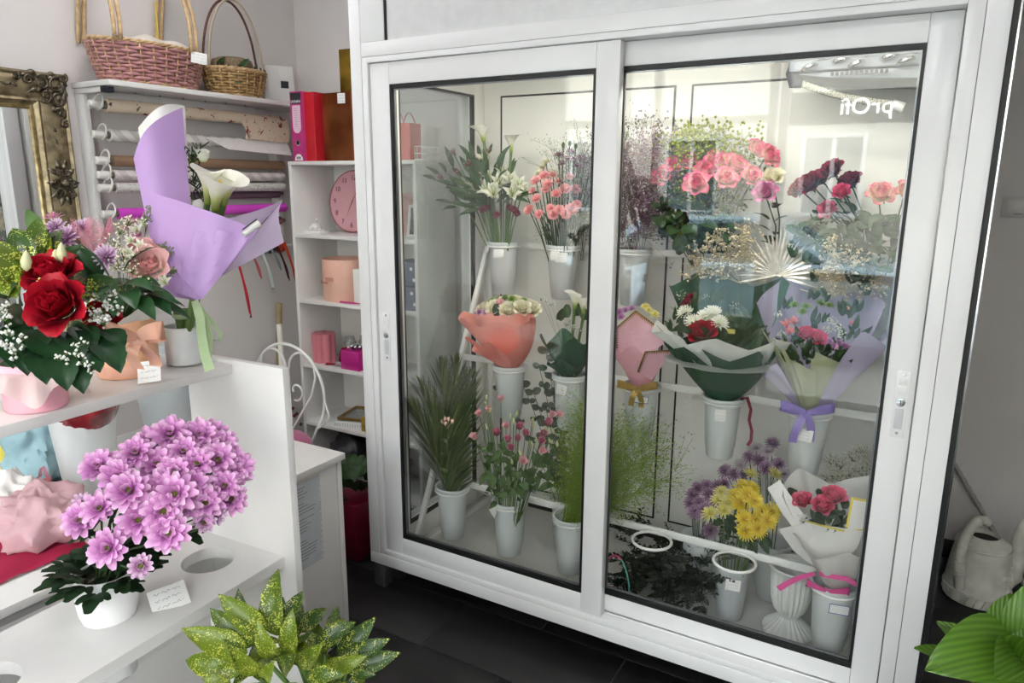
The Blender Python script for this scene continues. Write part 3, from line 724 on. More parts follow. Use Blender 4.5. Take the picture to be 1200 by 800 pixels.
def statice(base, dirs, label, L, mf, ms, key, n=26, r=.0034, br=3, name='sea_lavender_bunch', thick=.0014, spread=.4, origin=None):
    t = thing(name, label, 'flowers', base); b = MB(); s = MB()
    for d in dirs:
        p = Vector((rnd.uniform(-.03, .03), rnd.uniform(-.03, .03), -.06)); sprig(b, s, p, d, L*rnd.uniform(.85, 1.1), n, r, br, thick, spread)
    so = stuff(s.build('twigs', ms, t, angle=0)); stuff(b.build('florets', mf, t, angle=0)); return t
GREYP = mat('dusty_purple_floret', '#9a868f', .7, col2='#5f565a', scale=200)
TWIG = mat('grey_green_twig', '#5f6650', .7, var=.2); PTWIG = mat('purple_twig', '#8c6272', .7, var=.2)
GRFL = mat('grey_green_floret', '#8b917c', .7, col2='#5b624d', scale=200)
SOL = mat('goldenrod_floret', '#a8ac32', .7, col2='#6d7a24', scale=150)
statice(top(0, 2), [Vector((rnd.uniform(-.35, .3), rnd.uniform(-.5, 0), 1)) for _ in range(20)], 'spiky bunch of dusty purple sea lavender beside pink-edged roses', .40, GREYP, PTWIG, 'st', 40, .0044, 3)
statice(top(0, 2, .014)+Vector((-.02, .02, 0)), [Vector((rnd.uniform(-.3, .25), rnd.uniform(-.4, -.1), 1)) for _ in range(9)], 'dark grey-green tips rising through the purple sea lavender', .44, GRFL, TWIG, 'st2', 34, .003, 3, 'wax_flower_bunch')
statice(top(0, 1, .014)+Vector((.05, .03, 0)), [Vector((rnd.uniform(-.1, .3), rnd.uniform(-.4, -.05), 1)) for _ in range(10)], 'pale grey sea lavender stems beside the salmon carnations', .40, mat('pale_floret', '#b7b4ad', .7, col2='#7d7d76', scale=200), TWIG, 'st3', 34, .0028, 3)
statice(top(0, 3, .014)+Vector((-.05, .05, .02)), [Vector((rnd.uniform(-.32, .2), rnd.uniform(-.13, -.04), 1)) for _ in range(20)], 'yellow-green goldenrod plumes behind the pink-edged roses', .40, SOL, LEAFM, 'sol', 60, .0062, 4, 'goldenrod_bunch', .0015, .2)

def rose_stem(base, h, d, meshes, label, group, scale=1, nleaf=4, lm=None, name='cut_rose', lpos=None):
    t = thing(name, label, 'rose', base, group=group); hl = loc_(base, h); d = Vector(d).normalized()
    f = Vector((max(-.03, min(.03, hl.x*.3)), max(-.03, min(.03, hl.y*.3)), -.1)); k = Vector((hl.x*.5, hl.y*.5, hl.z*.5))
    k2 = hl-d*.03; pts = [f, k, k2, hl-d*.012]; MB().tube(pts, .0026, 6).build('stem', STEMD, t, angle=0)
    b = put('bloom', meshes, t, hl, d, scale)
    sp = MB()
    for i in range(5): add_petal(sp, RZ(i*1.2566) @ Matrix.Translation((0, 0, -.014)), .026, .008, 30, -25, shape=wpoint, nu=3, nv=4, r0=.004)
    sp.build('sepals', LEAFM, b, angle=0)
    lv = lm or leaves('rose_leaf', .05, .032, LEAFD, bend=25, shape=wround)
    for i in range(nleaf):
        s = .25+.6*i/max(1, nleaf); p = f.lerp(hl, s); a = rnd.random()*6
        leaf_at(t, lv, p, Vector((cos(a), sin(a), .35)), (0, 0, 1), rnd.uniform(.8, 1.25))
    return t
def roses():
    PR = variants('pink_edged_rose', lambda r: rose_mb(.036, r, .8), PINKROSE)
    base = top(0, 3)
    for h in [(-0.827, 0.500, 1.620), (-0.699, 0.470, 1.594), (-0.759, 0.560, 1.670), (-0.660, 0.570, 1.669), (-0.598, 0.580, 1.655), (-0.615, 0.520, 1.612), (-0.535, 0.600, 1.708), (-0.491, 0.580, 1.685), (-0.536, 0.540, 1.620), (-0.692, 0.540, 1.640), (-0.808, 0.570, 1.656)]:
        rose_stem(base, h, facing(base, h, .1), PR, 'large pink rose with cream petals and deep pink edges, beside the goldenrod', 'pink-edged roses in one bucket', rnd.uniform(.92, 1.12), 5)
    DR = variants('crimson_rose', lambda r: rose_mb(.038, r, .3), CRIMP)
    base2 = top(0, 5)
    for h in [(-0.349, 0.580, 1.594), (-0.291, 0.600, 1.637), (-0.236, 0.620, 1.602), (-0.387, 0.600, 1.579), (-0.329, 0.640, 1.613)]:
        rose_stem(base2, h, facing(base2, h, .05), DR, 'dark crimson rose among the peach and hot pink roses', 'crimson roses in one bucket', rnd.uniform(.9, 1.1), 6)
    HP = variants('hot_pink_rose', lambda r: rose_mb(.027, r, .1), HOTPINK)
    h = (-0.248, 0.520, 1.571); rose_stem(base2, h, facing(base2, h, .2), HP, 'half-open hot pink rose in front of crimson roses', None, 1, 6)
    RM = variants('striped_pink_rose', lambda r: rose_mb(.027, r, .5), ROSEMIX)
    h = (-0.283, 0.500, 1.518); rose_stem(base2, h, facing(base2, h, .0), RM, 'small pink and white streaked rose hanging below crimson roses', None, 1, 5)
    PE = variants('peach_rose', lambda r: rose_mb(.038, r, .8), PEACHROSE)
    for h, l in (((-0.140, 0.540, 1.564), 'large open peach rose with pink edge above green leaves'), ((-0.067, 0.560, 1.572), 'peach rose tucked beside the door stile')):
        rose_stem(base2, h, facing(base2, h, .4), PE, l, None, 1, 7)
    CR = variants('cream_rose', lambda r: rose_mb(.034, r, .9), CREAMP); base3 = top(0, 4)
    h = (-0.468, 0.560, 1.618); rose_stem(base3, h, facing(base3, h, .3), CR, 'pale cream rose between pink-edged and crimson roses', None, 1, 5)
    LP = variants('lilac_pink_rose', lambda r: rose_mb(.036, r, .7), petal('lilac_rose_petal', [(0, '#d9b7c8'), (.6, '#d68fb6'), (1, '#c46a9d')], .5, .25))
    h = (-0.481, 0.520, 1.568); rose_stem(base3, h, facing(base3, h, .2), LP, 'lilac pink rose just under the pale cream rose', None, 1, 5)
    # broad leaves low in the buckets
    lv = leaves('rose_leaf_large', .062, .042, LEAFD, bend=25, shape=wround)
    for bs, spots, lb in ((base, [(-0.826, 0.500, 1.493), (-0.771, 0.480, 1.451), (-0.750, 0.500, 1.510), (-0.691, 0.460, 1.463), (-0.660, 0.500, 1.497), (-0.614, 0.500, 1.464), (-0.804, 0.520, 1.538), (-0.720, 0.500, 1.408), (-0.679, 0.500, 1.424), (-0.847, 0.520, 1.456)], 'leafy rose greens below the pink-edged roses'),
                      (base2, [(-0.234, 0.480, 1.416), (-0.200, 0.470, 1.445), (-0.169, 0.500, 1.471), (-0.265, 0.500, 1.454), (-0.180, 0.450, 1.382), (-0.149, 0.420, 1.340), (-0.201, 0.450, 1.354), (-0.132, 0.500, 1.459), (-0.091, 0.500, 1.409), (-0.285, 0.500, 1.399), (-0.149, 0.480, 1.407), (-0.176, 0.420, 1.320), (-0.336, 0.540, 1.477), (-0.358, 0.540, 1.435), (-0.381, 0.540, 1.392), (-0.308, 0.500, 1.371), (-0.073, 0.520, 1.447)], 'leafy rose greens below the crimson and peach roses')):
        t = thing('rose_greens', lb, 'leaves', bs); 
        for s in spots:
            p = loc_(bs, s)
            for _ in range(5): leaf_at(t, lv, p+jit(.02), CAMDIR*.6+sph()*.9+Vector((0, 0, -.2)), CAMDIR+Vector((0, 0, .8)), rnd.uniform(.8, 1.1))
        stems_part(t, bs, spots, STEMD, .002)
roses()

def fan_and_gold():
    base = top(0, 4)-Vector((0, .02, 0)); SIL = mat('silver_painted_leaf', '#e4e1d8', .35, metal=.3, col2='#c9c4b8', scale=60); GOLD = mat('gold_painted_floret', '#e6dcc0', .4, metal=.2, col2='#c9b58a', scale=90)
    t = thing('silver_fan_leaf', 'silver painted dried fan palm leaf standing before the upper buckets', 'dried leaf', base)
    c = loc_(base, (-0.421, 0.500, 1.302)); 
    MB().tube([(0, 0, -.08), (c.x*.4, c.y*.4, -.01), c], .003, 6).build('stalk', SIL, t)
    up = Vector((.05, .15, 1)).normalized(); sd = Vector((1, .1, 0)).normalized()
    for i in range(38):
        a = radians(-105+210*i/37); d = (up*cos(a)+sd*sin(a)).normalized(); n = up.cross(sd)
        b = MB(); L = .145*rnd.uniform(.9, 1.08)*(1-.1*abs(sin(a))); strip(b, [c+d*L*s-n*.012*s*s*(1 if i % 2 else .3) for s in (0, .3, .65, 1)], [.004, .010, .009, .001], d.cross(n)+n*(.5 if i % 2 else -.5)); b.build('leaflet', SIL, t, angle=0)
    for lb, bs, dirs in (('gold painted dried sprays spreading before the pink-edged roses', (-0.535, 0.500, 1.265), [(-.6, -.2, .55), (-.25, -.3, .8), (-.05, -.2, 1), (-.85, -.2, .35), (-.4, 0, .8), (.2, -.2, .9)]), ('gold painted dried sprays arching beside the silver fan leaf', (-0.292, 0.460, 1.252), [(.3, -.3, .9), (.6, -.2, .7), (.8, -.2, .35), (.95, -.1, .25), (.5, -.3, .5), (.7, 0, .5)])):
        t = thing('gold_dried_spray', lb, 'dried flowers', bs); b = MB(); s = MB()
        for d in dirs:
            for _ in range(2): sprig(b, s, Vector((0, 0, 0)), Vector(d)+jit(.1), .17, 24, .0042, 3, .0012, .3)
        # stems run down into the bucket behind
        bb = loc_(bs, top(0, 4)+Vector((0, -.02, -.06))); s.tube([(0, 0, 0), (bb.x*.6, bb.y*.5, .01), bb], .002, 5)
        stuff(s.build('twigs', GOLD, t, angle=0)); stuff(b.build('florets', GOLD, t, angle=0))
    # wheat-like plume
    t = thing('dried_grass_plume', 'drooping brown dried grass plume in front of rose leaves', 'dried grass', top(0, 4)); bs = top(0, 4)
    pts = [loc_(bs, q) for q in ((-0.535, 0.540, 1.302), (-0.547, 0.520, 1.379), (-0.576, 0.500, 1.448), (-0.609, 0.480, 1.494), (-0.627, 0.460, 1.505))]
    MB().tube([Vector((0, 0, -.08))]+pts, .0012, 5).build('stalk', mat('straw', '#a89878', .7), t)
    b = MB()
    for i in range(150):
        s = rnd.uniform(.15, .98)*4; k = int(s); q = pts[k].lerp(pts[min(4, k+1)], s-k); d = sph()*.011; b.tube([q, q+d], .0011, 3, cap=False)
    stuff(b.build('plume', mat('plume_brown', '#857763', .8, var=.25, scale=80), t, angle=0))
fan_and_gold()

# ---- wrapped bouquets, middle step
def wrapped(name, label, base, lean, build):
    t = thing(name, label, 'bouquet', base); build(t, base, lean); return t
def bloomset(t, base, key, make, m, spots, name='bloom', up=.5, sc=1):
    V = variants(key, make, m)
    for s in spots: put(name, V, t, loc_(base, s), facing(base, s, up), sc*rnd.uniform(.9, 1.1))
def disc_leaves(t, c, R, n, key='ruscus_leaf'):
    lv = leaves(key, .06, .02, LEAFD, bend=25)
    for i in range(n):
        a = i*GA; q = R*sqrt((i+.5)/n); leaf_at(t, lv, Vector(c)+Vector((q*cos(a), q*sin(a)*.8, rnd.uniform(-.03, .02))), Vector((cos(a)*q/R, sin(a)*q/R, .9))+jit(.3), CAMDIR, rnd.uniform(.7, 1.15))
def coral():
    base = top(1, 0, .004); t = thing('coral_wrapped_bouquet', 'round bouquet in coral paper with cream roses and green button flowers', 'bouquet', base)
    CP = mat('coral_paper', '#f6a89c', .55, var=.05, scale=6, trans=.25); 
    cone_wrap(CP, t, 'paper_wrap', .028, .150, .205, corners=6, amp=.014, ph=1.1, folds=.008, lean=(-.04, -.03), power=1.35, tail=.02)
    cone_wrap(CP, t, 'paper_fold', .030, .142, .125, span=(-2.4, -.5), corners=7, amp=.025, ph=.4, folds=.02, lean=(.0, -.055), power=1.3, tail=.016, nu=30)
    bloomset(t, base, 'cream_rose_small', lambda r: rose_mb(.034, r, .6), CREAMP, [(-1.502, 0.400, 1.103), (-1.355, 0.330, 1.120), (-1.292, 0.330, 1.133), (-1.418, 0.340, 1.119), (-1.365, 0.400, 1.136), (-1.403, 0.380, 1.128), (-1.282, 0.380, 1.126)])
    bloomset(t, base, 'pink_carnation', lambda r: carnation_mb(.02, r), BLUSH, [(-1.401, 0.350, 1.146)])
    bloomset(t, base, 'green_button', lambda r: pompon_mb(.019, r, 46, .3), GREENP, [(-1.454, 0.380, 1.141), (-1.396, 0.380, 1.159), (-1.365, 0.380, 1.155), (-1.301, 0.360, 1.157), (-1.329, 0.350, 1.149), (-1.450, 0.420, 1.142)], 'green_button')
    bloomset(t, base, 'lilac_mum', lambda r: pompon_mb(.018, r, 50), MAUVE, [(-1.488, 0.340, 1.099), (-1.454, 0.330, 1.104)])
    leaf_at(t, leaves('rose_leaf', .05, .032, LEAFD, bend=25, shape=wround), loc_(base, (-1.398, 0.320, 1.098)), (0, -.1, 1), CAMDIR)
    b = MB(); b.tube([(.03*cos(a), .03*sin(a), .0) for a in [i*pi/10 for i in range(20)]], .003, 5, closed=True); b.build('tie', CP, t)
coral()
def green_calla():
    base = top(1, 1, .004); t = thing('green_wrapped_bouquet', 'calla and baby breath bouquet in dark green paper beside coral bouquet', 'bouquet', base)
    GP = mat('dark_green_paper', '#2f5a41', .5, var=.08, scale=5, trans=.15)
    cone_wrap(GP, t, 'paper_wrap', .022, .10, .145, corners=4, amp=.035, ph=.6, folds=.008, lean=(.0, -.03), power=1.3)
    cone_wrap(GP, t, 'paper_collar', .024, .075, .08, span=(-2.6, -.4), corners=4, amp=.02, ph=.2, folds=.012, lean=(0, -.04), power=1.3, nu=24)
    callas(base, [((-1.081, 0.340, 1.150), Vector((.1, -.1, 1)), 2.6), ((-1.039, 0.330, 1.137), Vector((-.05, -.1, 1)), -2.4)], ['white calla lily with green throat in dark green wrap', 'shorter white calla lily in dark green wrap'], 'callas in the green wrap', .030)
    gyp_cloud(t, [loc_(base, q) for q in ((-1.111, 0.340, 1.091), (-1.078, 0.330, 1.083), (-1.051, 0.330, 1.079), (-1.107, 0.360, 1.100), (-1.237, 0.420, 1.157), (-1.260, 0.420, 1.162), (-1.215, 0.420, 1.146))], .017, 22, .0024, root=(0, 0, .01))
    lv = leaves('rose_leaf', .05, .032, LEAFD, bend=25, shape=wround)
    for q in ((-1.089, 0.380, 1.118), (-1.140, 0.400, 1.104), (-1.057, 0.380, 1.105), (-1.172, 0.400, 1.091)):
        leaf_at(t, lv, loc_(base, q), sph()*.4+Vector((0, 0, 1)), CAMDIR)
    b = MB()
    for k in range(6): b.tube([(-.03+.012*k, -.03, .004), (-.035+.015*k, -.04, .015+.004*(k % 2)), (-.02+.012*k, -.036, .0)], .003, 5)
    stuff(b.build('moss_tie', mat('dark_moss', '#2e4438', .7), t))
    MB().tube([(.02*cos(a), .02*sin(a), .004) for a in [i*pi/8 for i in range(16)]], .004, 5, closed=True).build('clear_tie', mat('clear_film', '#dfe6e4', .2), t)
green_calla()
def pink_envelope():
    base = top(1, 2, .004); t = thing('pink_wrapped_bouquet', 'bouquet wrapped in pink folded paper with gold zigzag edging', 'bouquet', base)
    PP = mat('pink_paper', '#eeb9c6', .5, var=.04, scale=5, trans=.25); GZ = mat('gold_edging', '#8b6a2c', .4, metal=.5)
    cone_wrap(PP, t, 'paper_wrap', .024, .085, .15, corners=4, amp=.03, ph=.2, folds=.005, lean=(-.02, -.02), power=1.5)
    y = -.055
    # pointed front flap and lower right flap, each a folded sheet with gold edging
    def flap(pts, nm, bul, edges):
        b = MB(); n = len(pts); c = sum((Vector(p) for p in pts), Vector())/n+Vector((0, -bul, 0)); b.add([c]+[Vector(p) for p in pts], [(0, 1+i, 1+(i+1) % n) for i in range(n)]); o = b.build(nm, PP, t, angle=50)
        e = MB()
        for i in edges:
            a, q = Vector(pts[i]), Vector(pts[(i+1) % n]); k = int((q-a).length/.0075); dd = (c-(a+q)/2).normalized()
            for j in range(k):
                s = a.lerp(q, (j+.05)/k)+Vector((0, -.0012, 0)); r_ = a.lerp(q, (j+.95)/k)+Vector((0, -.0012, 0)); e.add([s, r_, (s+r_)/2+dd*.014+Vector((0, -.001, 0))], [(0, 1, 2)])
            strip(e, [a+Vector((0, -.001, 0))+dd*.001, q+Vector((0, -.001, 0))+dd*.001], .005, dd)
        e.build('gold_edge', GZ, o, smooth=False)
    flap([loc_(base, q) for q in ((-0.914, 0.330, 1.100), (-0.844, 0.330, 1.168), (-0.764, 0.325, 1.123), (-0.712, 0.320, 1.085), (-0.768, 0.305, 1.037), (-0.825, 0.330, 0.957), (-0.911, 0.330, 1.027))], 'front_flap', .012, (0, 1, 2, 6))
    flap([loc_(base, q) for q in ((-0.826, 0.325, 0.952), (-0.793, 0.300, 1.035), (-0.701, 0.310, 1.050), (-0.740, 0.320, 0.983), (-0.776, 0.335, 0.926))], 'side_flap', .006, (0, 1))
    bloomset(t, base, 'mauve_mum', lambda r: pompon_mb(.02, r, 50), MAUVE, [(-0.915, 0.360, 1.150), (-0.900, 0.380, 1.155), (-0.885, 0.400, 1.159), (-0.904, 0.350, 1.135)])
    bloomset(t, base, 'pale_yellow_mum', lambda r: pompon_mb(.02, r, 40, .16), PALEY, [(-0.822, 0.400, 1.159), (-0.793, 0.380, 1.150), (-0.842, 0.420, 1.167)])
    bow(t, mat('gold_ribbon', '#c9a95c', .35, metal=.3, trans=.3), (0.01, -.078, .016), Vector((.35, -.9, .1)), .065, .020, 2, .07)
pink_envelope()
def green_big():
    base = top(1, 3, .004); t = thing('large_green_bouquet', 'large bouquet in dark green paper with white tissue collar and red roses', 'bouquet', base)
    GP = mat('dark_green_paper', '', .5); TI = mat('white_tissue', '#dfe3e0', .6, var=.05, scale=10, trans=.4)
    cone_wrap(GP, t, 'paper_wrap', .03, .18, .21, corners=5, amp=.02, ph=.7, folds=.008, lean=(-.01, -.05), power=1.35)
    cone_wrap(GP, t, 'paper_back', .03, .195, .40, span=(.15, 2.95), corners=4, amp=.03, ph=.5, folds=.008, lean=(-.02, -.02), power=1.3, nu=40)
    cone_wrap(TI, t, 'tissue_collar', .135, .205, .095, span=(-3.15, .15), corners=7, amp=.016, ph=.4, folds=.02, lean=(-.01, -.02), power=1.1, tail=.0, nu=60).location = (0, -.03, .155)
    disc_leaves(t, (-.005, -.05, .22), .11, 60)
    bloomset(t, base, 'white_mum', lambda r: pompon_mb(.036, r, 64, .17), WHITEP, [(-0.682, 0.360, 1.169), (-0.638, 0.320, 1.148), (-0.588, 0.360, 1.178), (-0.554, 0.320, 1.154), (-0.610, 0.350, 1.163)])
    bloomset(t, base, 'red_rose_b', lambda r: rose_mb(.04, r, .5), REDP, [(-0.599, 0.290, 1.120)])
    bloomset(t, base, 'dark_carnation', lambda r: carnation_mb(.022, r), CRIMP, [(-0.682, 0.420, 1.214), (-0.687, 0.400, 1.198)])
    gyp_cloud(t, [loc_(base, q) for q in ((-0.725, 0.380, 1.183), (-0.731, 0.360, 1.141), (-0.718, 0.420, 1.223), (-0.492, 0.360, 1.179), (-0.635, 0.420, 1.221), (-0.525, 0.380, 1.207))], .02, 16, .002, root=(0, 0, .02))
    lv = leaves('ruscus_leaf', .06, .02, LEAFD, bend=25)
    for q in [(-0.714, 0.320, 1.111), (-0.695, 0.340, 1.139), (-0.717, 0.360, 1.151), (-0.532, 0.320, 1.120), (-0.507, 0.340, 1.153), (-0.600, 0.400, 1.206), (-0.657, 0.400, 1.186), (-0.578, 0.420, 1.220), (-0.669, 0.310, 1.106), (-0.483, 0.340, 1.127), (-0.464, 0.360, 1.176), (-0.528, 0.400, 1.184), (-0.633, 0.380, 1.133), (-0.565, 0.340, 1.118)]:
        for _ in range(3): leaf_at(t, lv, loc_(base, q)+jit(.01), sph()*.7+Vector((0, 0, .8)), CAMDIR, rnd.uniform(.7, 1.1))
    b = MB(); strip(b, [loc_(base, q) for q in ((-0.473, 0.340, 0.904), (-0.446, 0.310, 0.922), (-0.432, 0.310, 0.884), (-0.435, 0.310, 0.849), (-0.424, 0.310, 0.813), (-0.424, 0.310, 0.781), (-0.434, 0.310, 0.761))], .012, (1, -.4, 0)); b.build('ribbon_tail', mat('maroon_ribbon', '#7a1f33', .4), t, angle=0)
    b = MB(); strip(b, [(.035*cos(a), .035*sin(a), .006) for a in [i*pi/8 for i in range(17)]], .014, (0, 0, 1)); b.build('ribbon_tie', mat('maroon_ribbon', '', .4), t, angle=0)
    b = MB(); b.box(0, .03, 0, .002, 0, .014); b.build('gift_tag', mat('olive_tag', '#b7a948', .5), t, M=at(*loc_(base, (-0.526, 0.290, 1.131))))
green_big()
def lilac():
    base = top(1, 4, .004); t = thing('lilac_wrapped_bouquet', 'bouquet in lilac paper with folded sage green front and lilac ribbon', 'bouquet', base)
    LP = mat('lilac_paper', '#c4bbd8', .5, var=.05, scale=5, trans=.25); SG = mat('sage_paper', '#b9c09a', .55, var=.05, scale=5, trans=.2)
    cone_wrap(LP, t, 'paper_wrap', .022, .18, .385, corners=4, amp=.04, ph=.75, folds=.006, lean=(.0, -.04), power=1.4, span=(.0, 3.3), nu=40)
    cone_wrap(LP, t, 'paper_side', .024, .16, .29, corners=5, amp=.03, ph=.2, folds=.008, lean=(.06, -.05), power=1.5, span=(-1.1, .6), nu=24)
    cone_wrap(LP, t, 'paper_side', .024, .11, .16, corners=5, amp=.03, ph=.5, folds=.008, lean=(-.04, -.04), power=1.4, span=(2.8, 4.2), nu=24)
    for sp, ln, hh in (((-2.9, -1.75), (-.055, -.05), .25), ((-2.2, -1.1), (-.015, -.08), .20), ((-1.6, -.7), (.01, -.06), .22)):
        cone_wrap(SG, t, 'sage_fold', .024, .095, hh, corners=3, amp=.022, ph=sp[0], folds=.012, lean=ln, power=1.5, span=sp, nu=18)
    bloomset(t, base, 'pink_alstro', lambda r: lily_mb(.025, r), petal('coral_pink_petal', [(0, '#c86a62'), (.5, '#e58f8d'), (1, '#ef9ea5')], .5, .25), [(-0.354, 0.360, 1.165), (-0.334, 0.360, 1.178), (-0.339, 0.340, 1.148), (-0.313, 0.340, 1.146)])
    bloomset(t, base, 'rose_pink_small', lambda r: rose_mb(.024, r, .5), HOTPINK, [(-0.289, 0.330, 1.145), (-0.257, 0.330, 1.137)])
    bloomset(t, base, 'green_button', None, None, [(-0.342, 0.400, 1.220), (-0.306, 0.400, 1.218), (-0.240, 0.400, 1.229), (-0.267, 0.420, 1.230), (-0.314, 0.380, 1.204)], 'green_button')
    bloomset(t, base, 'pink_bud', lambda r: eustoma_mb(.012, r), SALMON, [(-0.189, 0.380, 1.226), (-0.169, 0.360, 1.189)], 'bud')
    bloomset(t, base, 'lilac_mum_small', lambda r: pompon_mb(.014, r, 40), MAUVE, [(-0.223, 0.330, 1.131), (-0.196, 0.330, 1.131), (-0.179, 0.330, 1.123), (-0.206, 0.320, 1.119)])
    gyp_cloud(t, [loc_(base, q) for q in ((-0.221, 0.350, 1.191), (-0.201, 0.340, 1.174), (-0.232, 0.340, 1.170), (-0.385, 0.380, 1.192), (-0.194, 0.330, 1.155), (-0.363, 0.340, 1.135))], .016, 22, .0026, root=(0, 0, .02))
    lv = leaves('ruscus_leaf', .06, .02, LEAFD, bend=25)
    for q in [(-0.253, 0.420, 1.242), (-0.179, 0.380, 1.201), (-0.164, 0.400, 1.215), (-0.163, 0.360, 1.172), (-0.197, 0.380, 1.210), (-0.301, 0.440, 1.240), (-0.369, 0.400, 1.207), (-0.271, 0.360, 1.163), (-0.337, 0.330, 1.118), (-0.250, 0.380, 1.178), (-0.156, 0.360, 1.146), (-0.289, 0.360, 1.177), (-0.311, 0.340, 1.119), (-0.182, 0.350, 1.137)]:
        for _ in range(3): leaf_at(t, lv, loc_(base, q)+jit(.008), sph()*.6+Vector((0, 0, .9)), CAMDIR, rnd.uniform(.6, 1.0))
    disc_leaves(t, (.01, -.05, .20), .10, 40)
    bow(t, mat('lilac_ribbon', '#9b86d0', .35, trans=.2), (-.005, -.078, .022), Vector((.35, -.9, .1)), .075, .024, 2, .10)
lilac()

# ---- bottom step
def palms():
    base = top(2, 0); PM = petal('palm_leaf', [(0, '#42532a'), (.5, '#4f6332'), (1, '#7d8f50')], .4, .2)
    for k, (q, _) in enumerate((((-1.657, 0.300, 0.872), 0), ((-1.547, 0.340, 0.835), 0), ((-1.682, 0.200, 0.807), 0), ((-1.627, 0.360, 0.873), 0), ((-1.744, 0.200, 0.715), 0))):
        t = thing('palm_leaf', ['tall feathery palm leaf in the middle of the palm bucket', 'palm leaf leaning towards the lisianthus', 'palm leaf leaning to the side glass', 'tallest palm leaf at the back of the bucket', 'outermost palm leaf arching low to the side glass'][k], 'leaf', base, group='palm leaves in one bucket')
        e = loc_(base, q); pts = stem_pts((0, 0, -.1), e, 0, 15, out=(e.x*.35, e.y*.35, e.z*.55)); MB().tube(pts, [.004-.0002*i for i in range(15)], 5).build('rachis', STEM, t)
        b = MB()
        for i in range(2, 15):
            for h_ in range(5):
                s = i-1+h_/5; a = int(s); p = pts[a].lerp(pts[min(14, a+1)], s-a); ax = (pts[min(14, a+1)]-pts[a]).normalized(); f = s/14
                for sd in (-1, 1):
                    wv = Vector((.85, -.35, 0)); d = (wv*sd*(1-.45*f)+ax*(.75+.6*f)+Vector((0, -.12, 0))+jit(.06)).normalized(); L = (.09+.15*sin(pi*min(1, .25+.7*f)))*rnd.uniform(.9, 1.1)*(1-.45*max(0, f-.7)/.3)
                    strip_pts = [p, p+d*L*.5+Vector((0, 0, .006)), p+d*L-Vector((0, 0, .012))]
                    strip(b, strip_pts, [.004, .0085, .0008], Vector((0, -.6, .8))+jit(.3), t=.2+.7*rnd.random())
        stuff(b.build('leaflets', PM, t, angle=0))
    t = thing('hypericum_stem', 'single leafy stem with pale pink berries in the palm bucket', 'stem', base)
    h = loc_(base, (-1.503, 0.130, 0.709)); MB().tube(stem_pts((.0, -.02, -.1), h, 0, 6), .0022, 5).build('stem', STEM, t)
    BR = mat('pale_pink_berry', '#e3b3a5', .35)
    for d in ((-.022, 0, -.002), (-.008, 0, .01), (.01, -.005, .014), (.024, 0, .006), (.0, -.01, -.004)):
        b = MB(); b.ball(h+Vector(d), .0065, 8, 6, sz=1.3); b.tube([h-Vector((0, 0, .03)), h+Vector(d)], .0009, 4); b.build('berry', BR, t, angle=0)
    for s, sd in ((.62, -1), (.66, 1), (.78, -1), (.84, 1), (.5, 1), (.45, -1)): leaf_at(t, leaves('stem_leaf', .035, .016, LEAFM, bend=25), Vector((0, -.02, -.1)).lerp(h, s), (sd, -.3, .35), CAMDIR+Vector((0, 0, .8)))
palms()
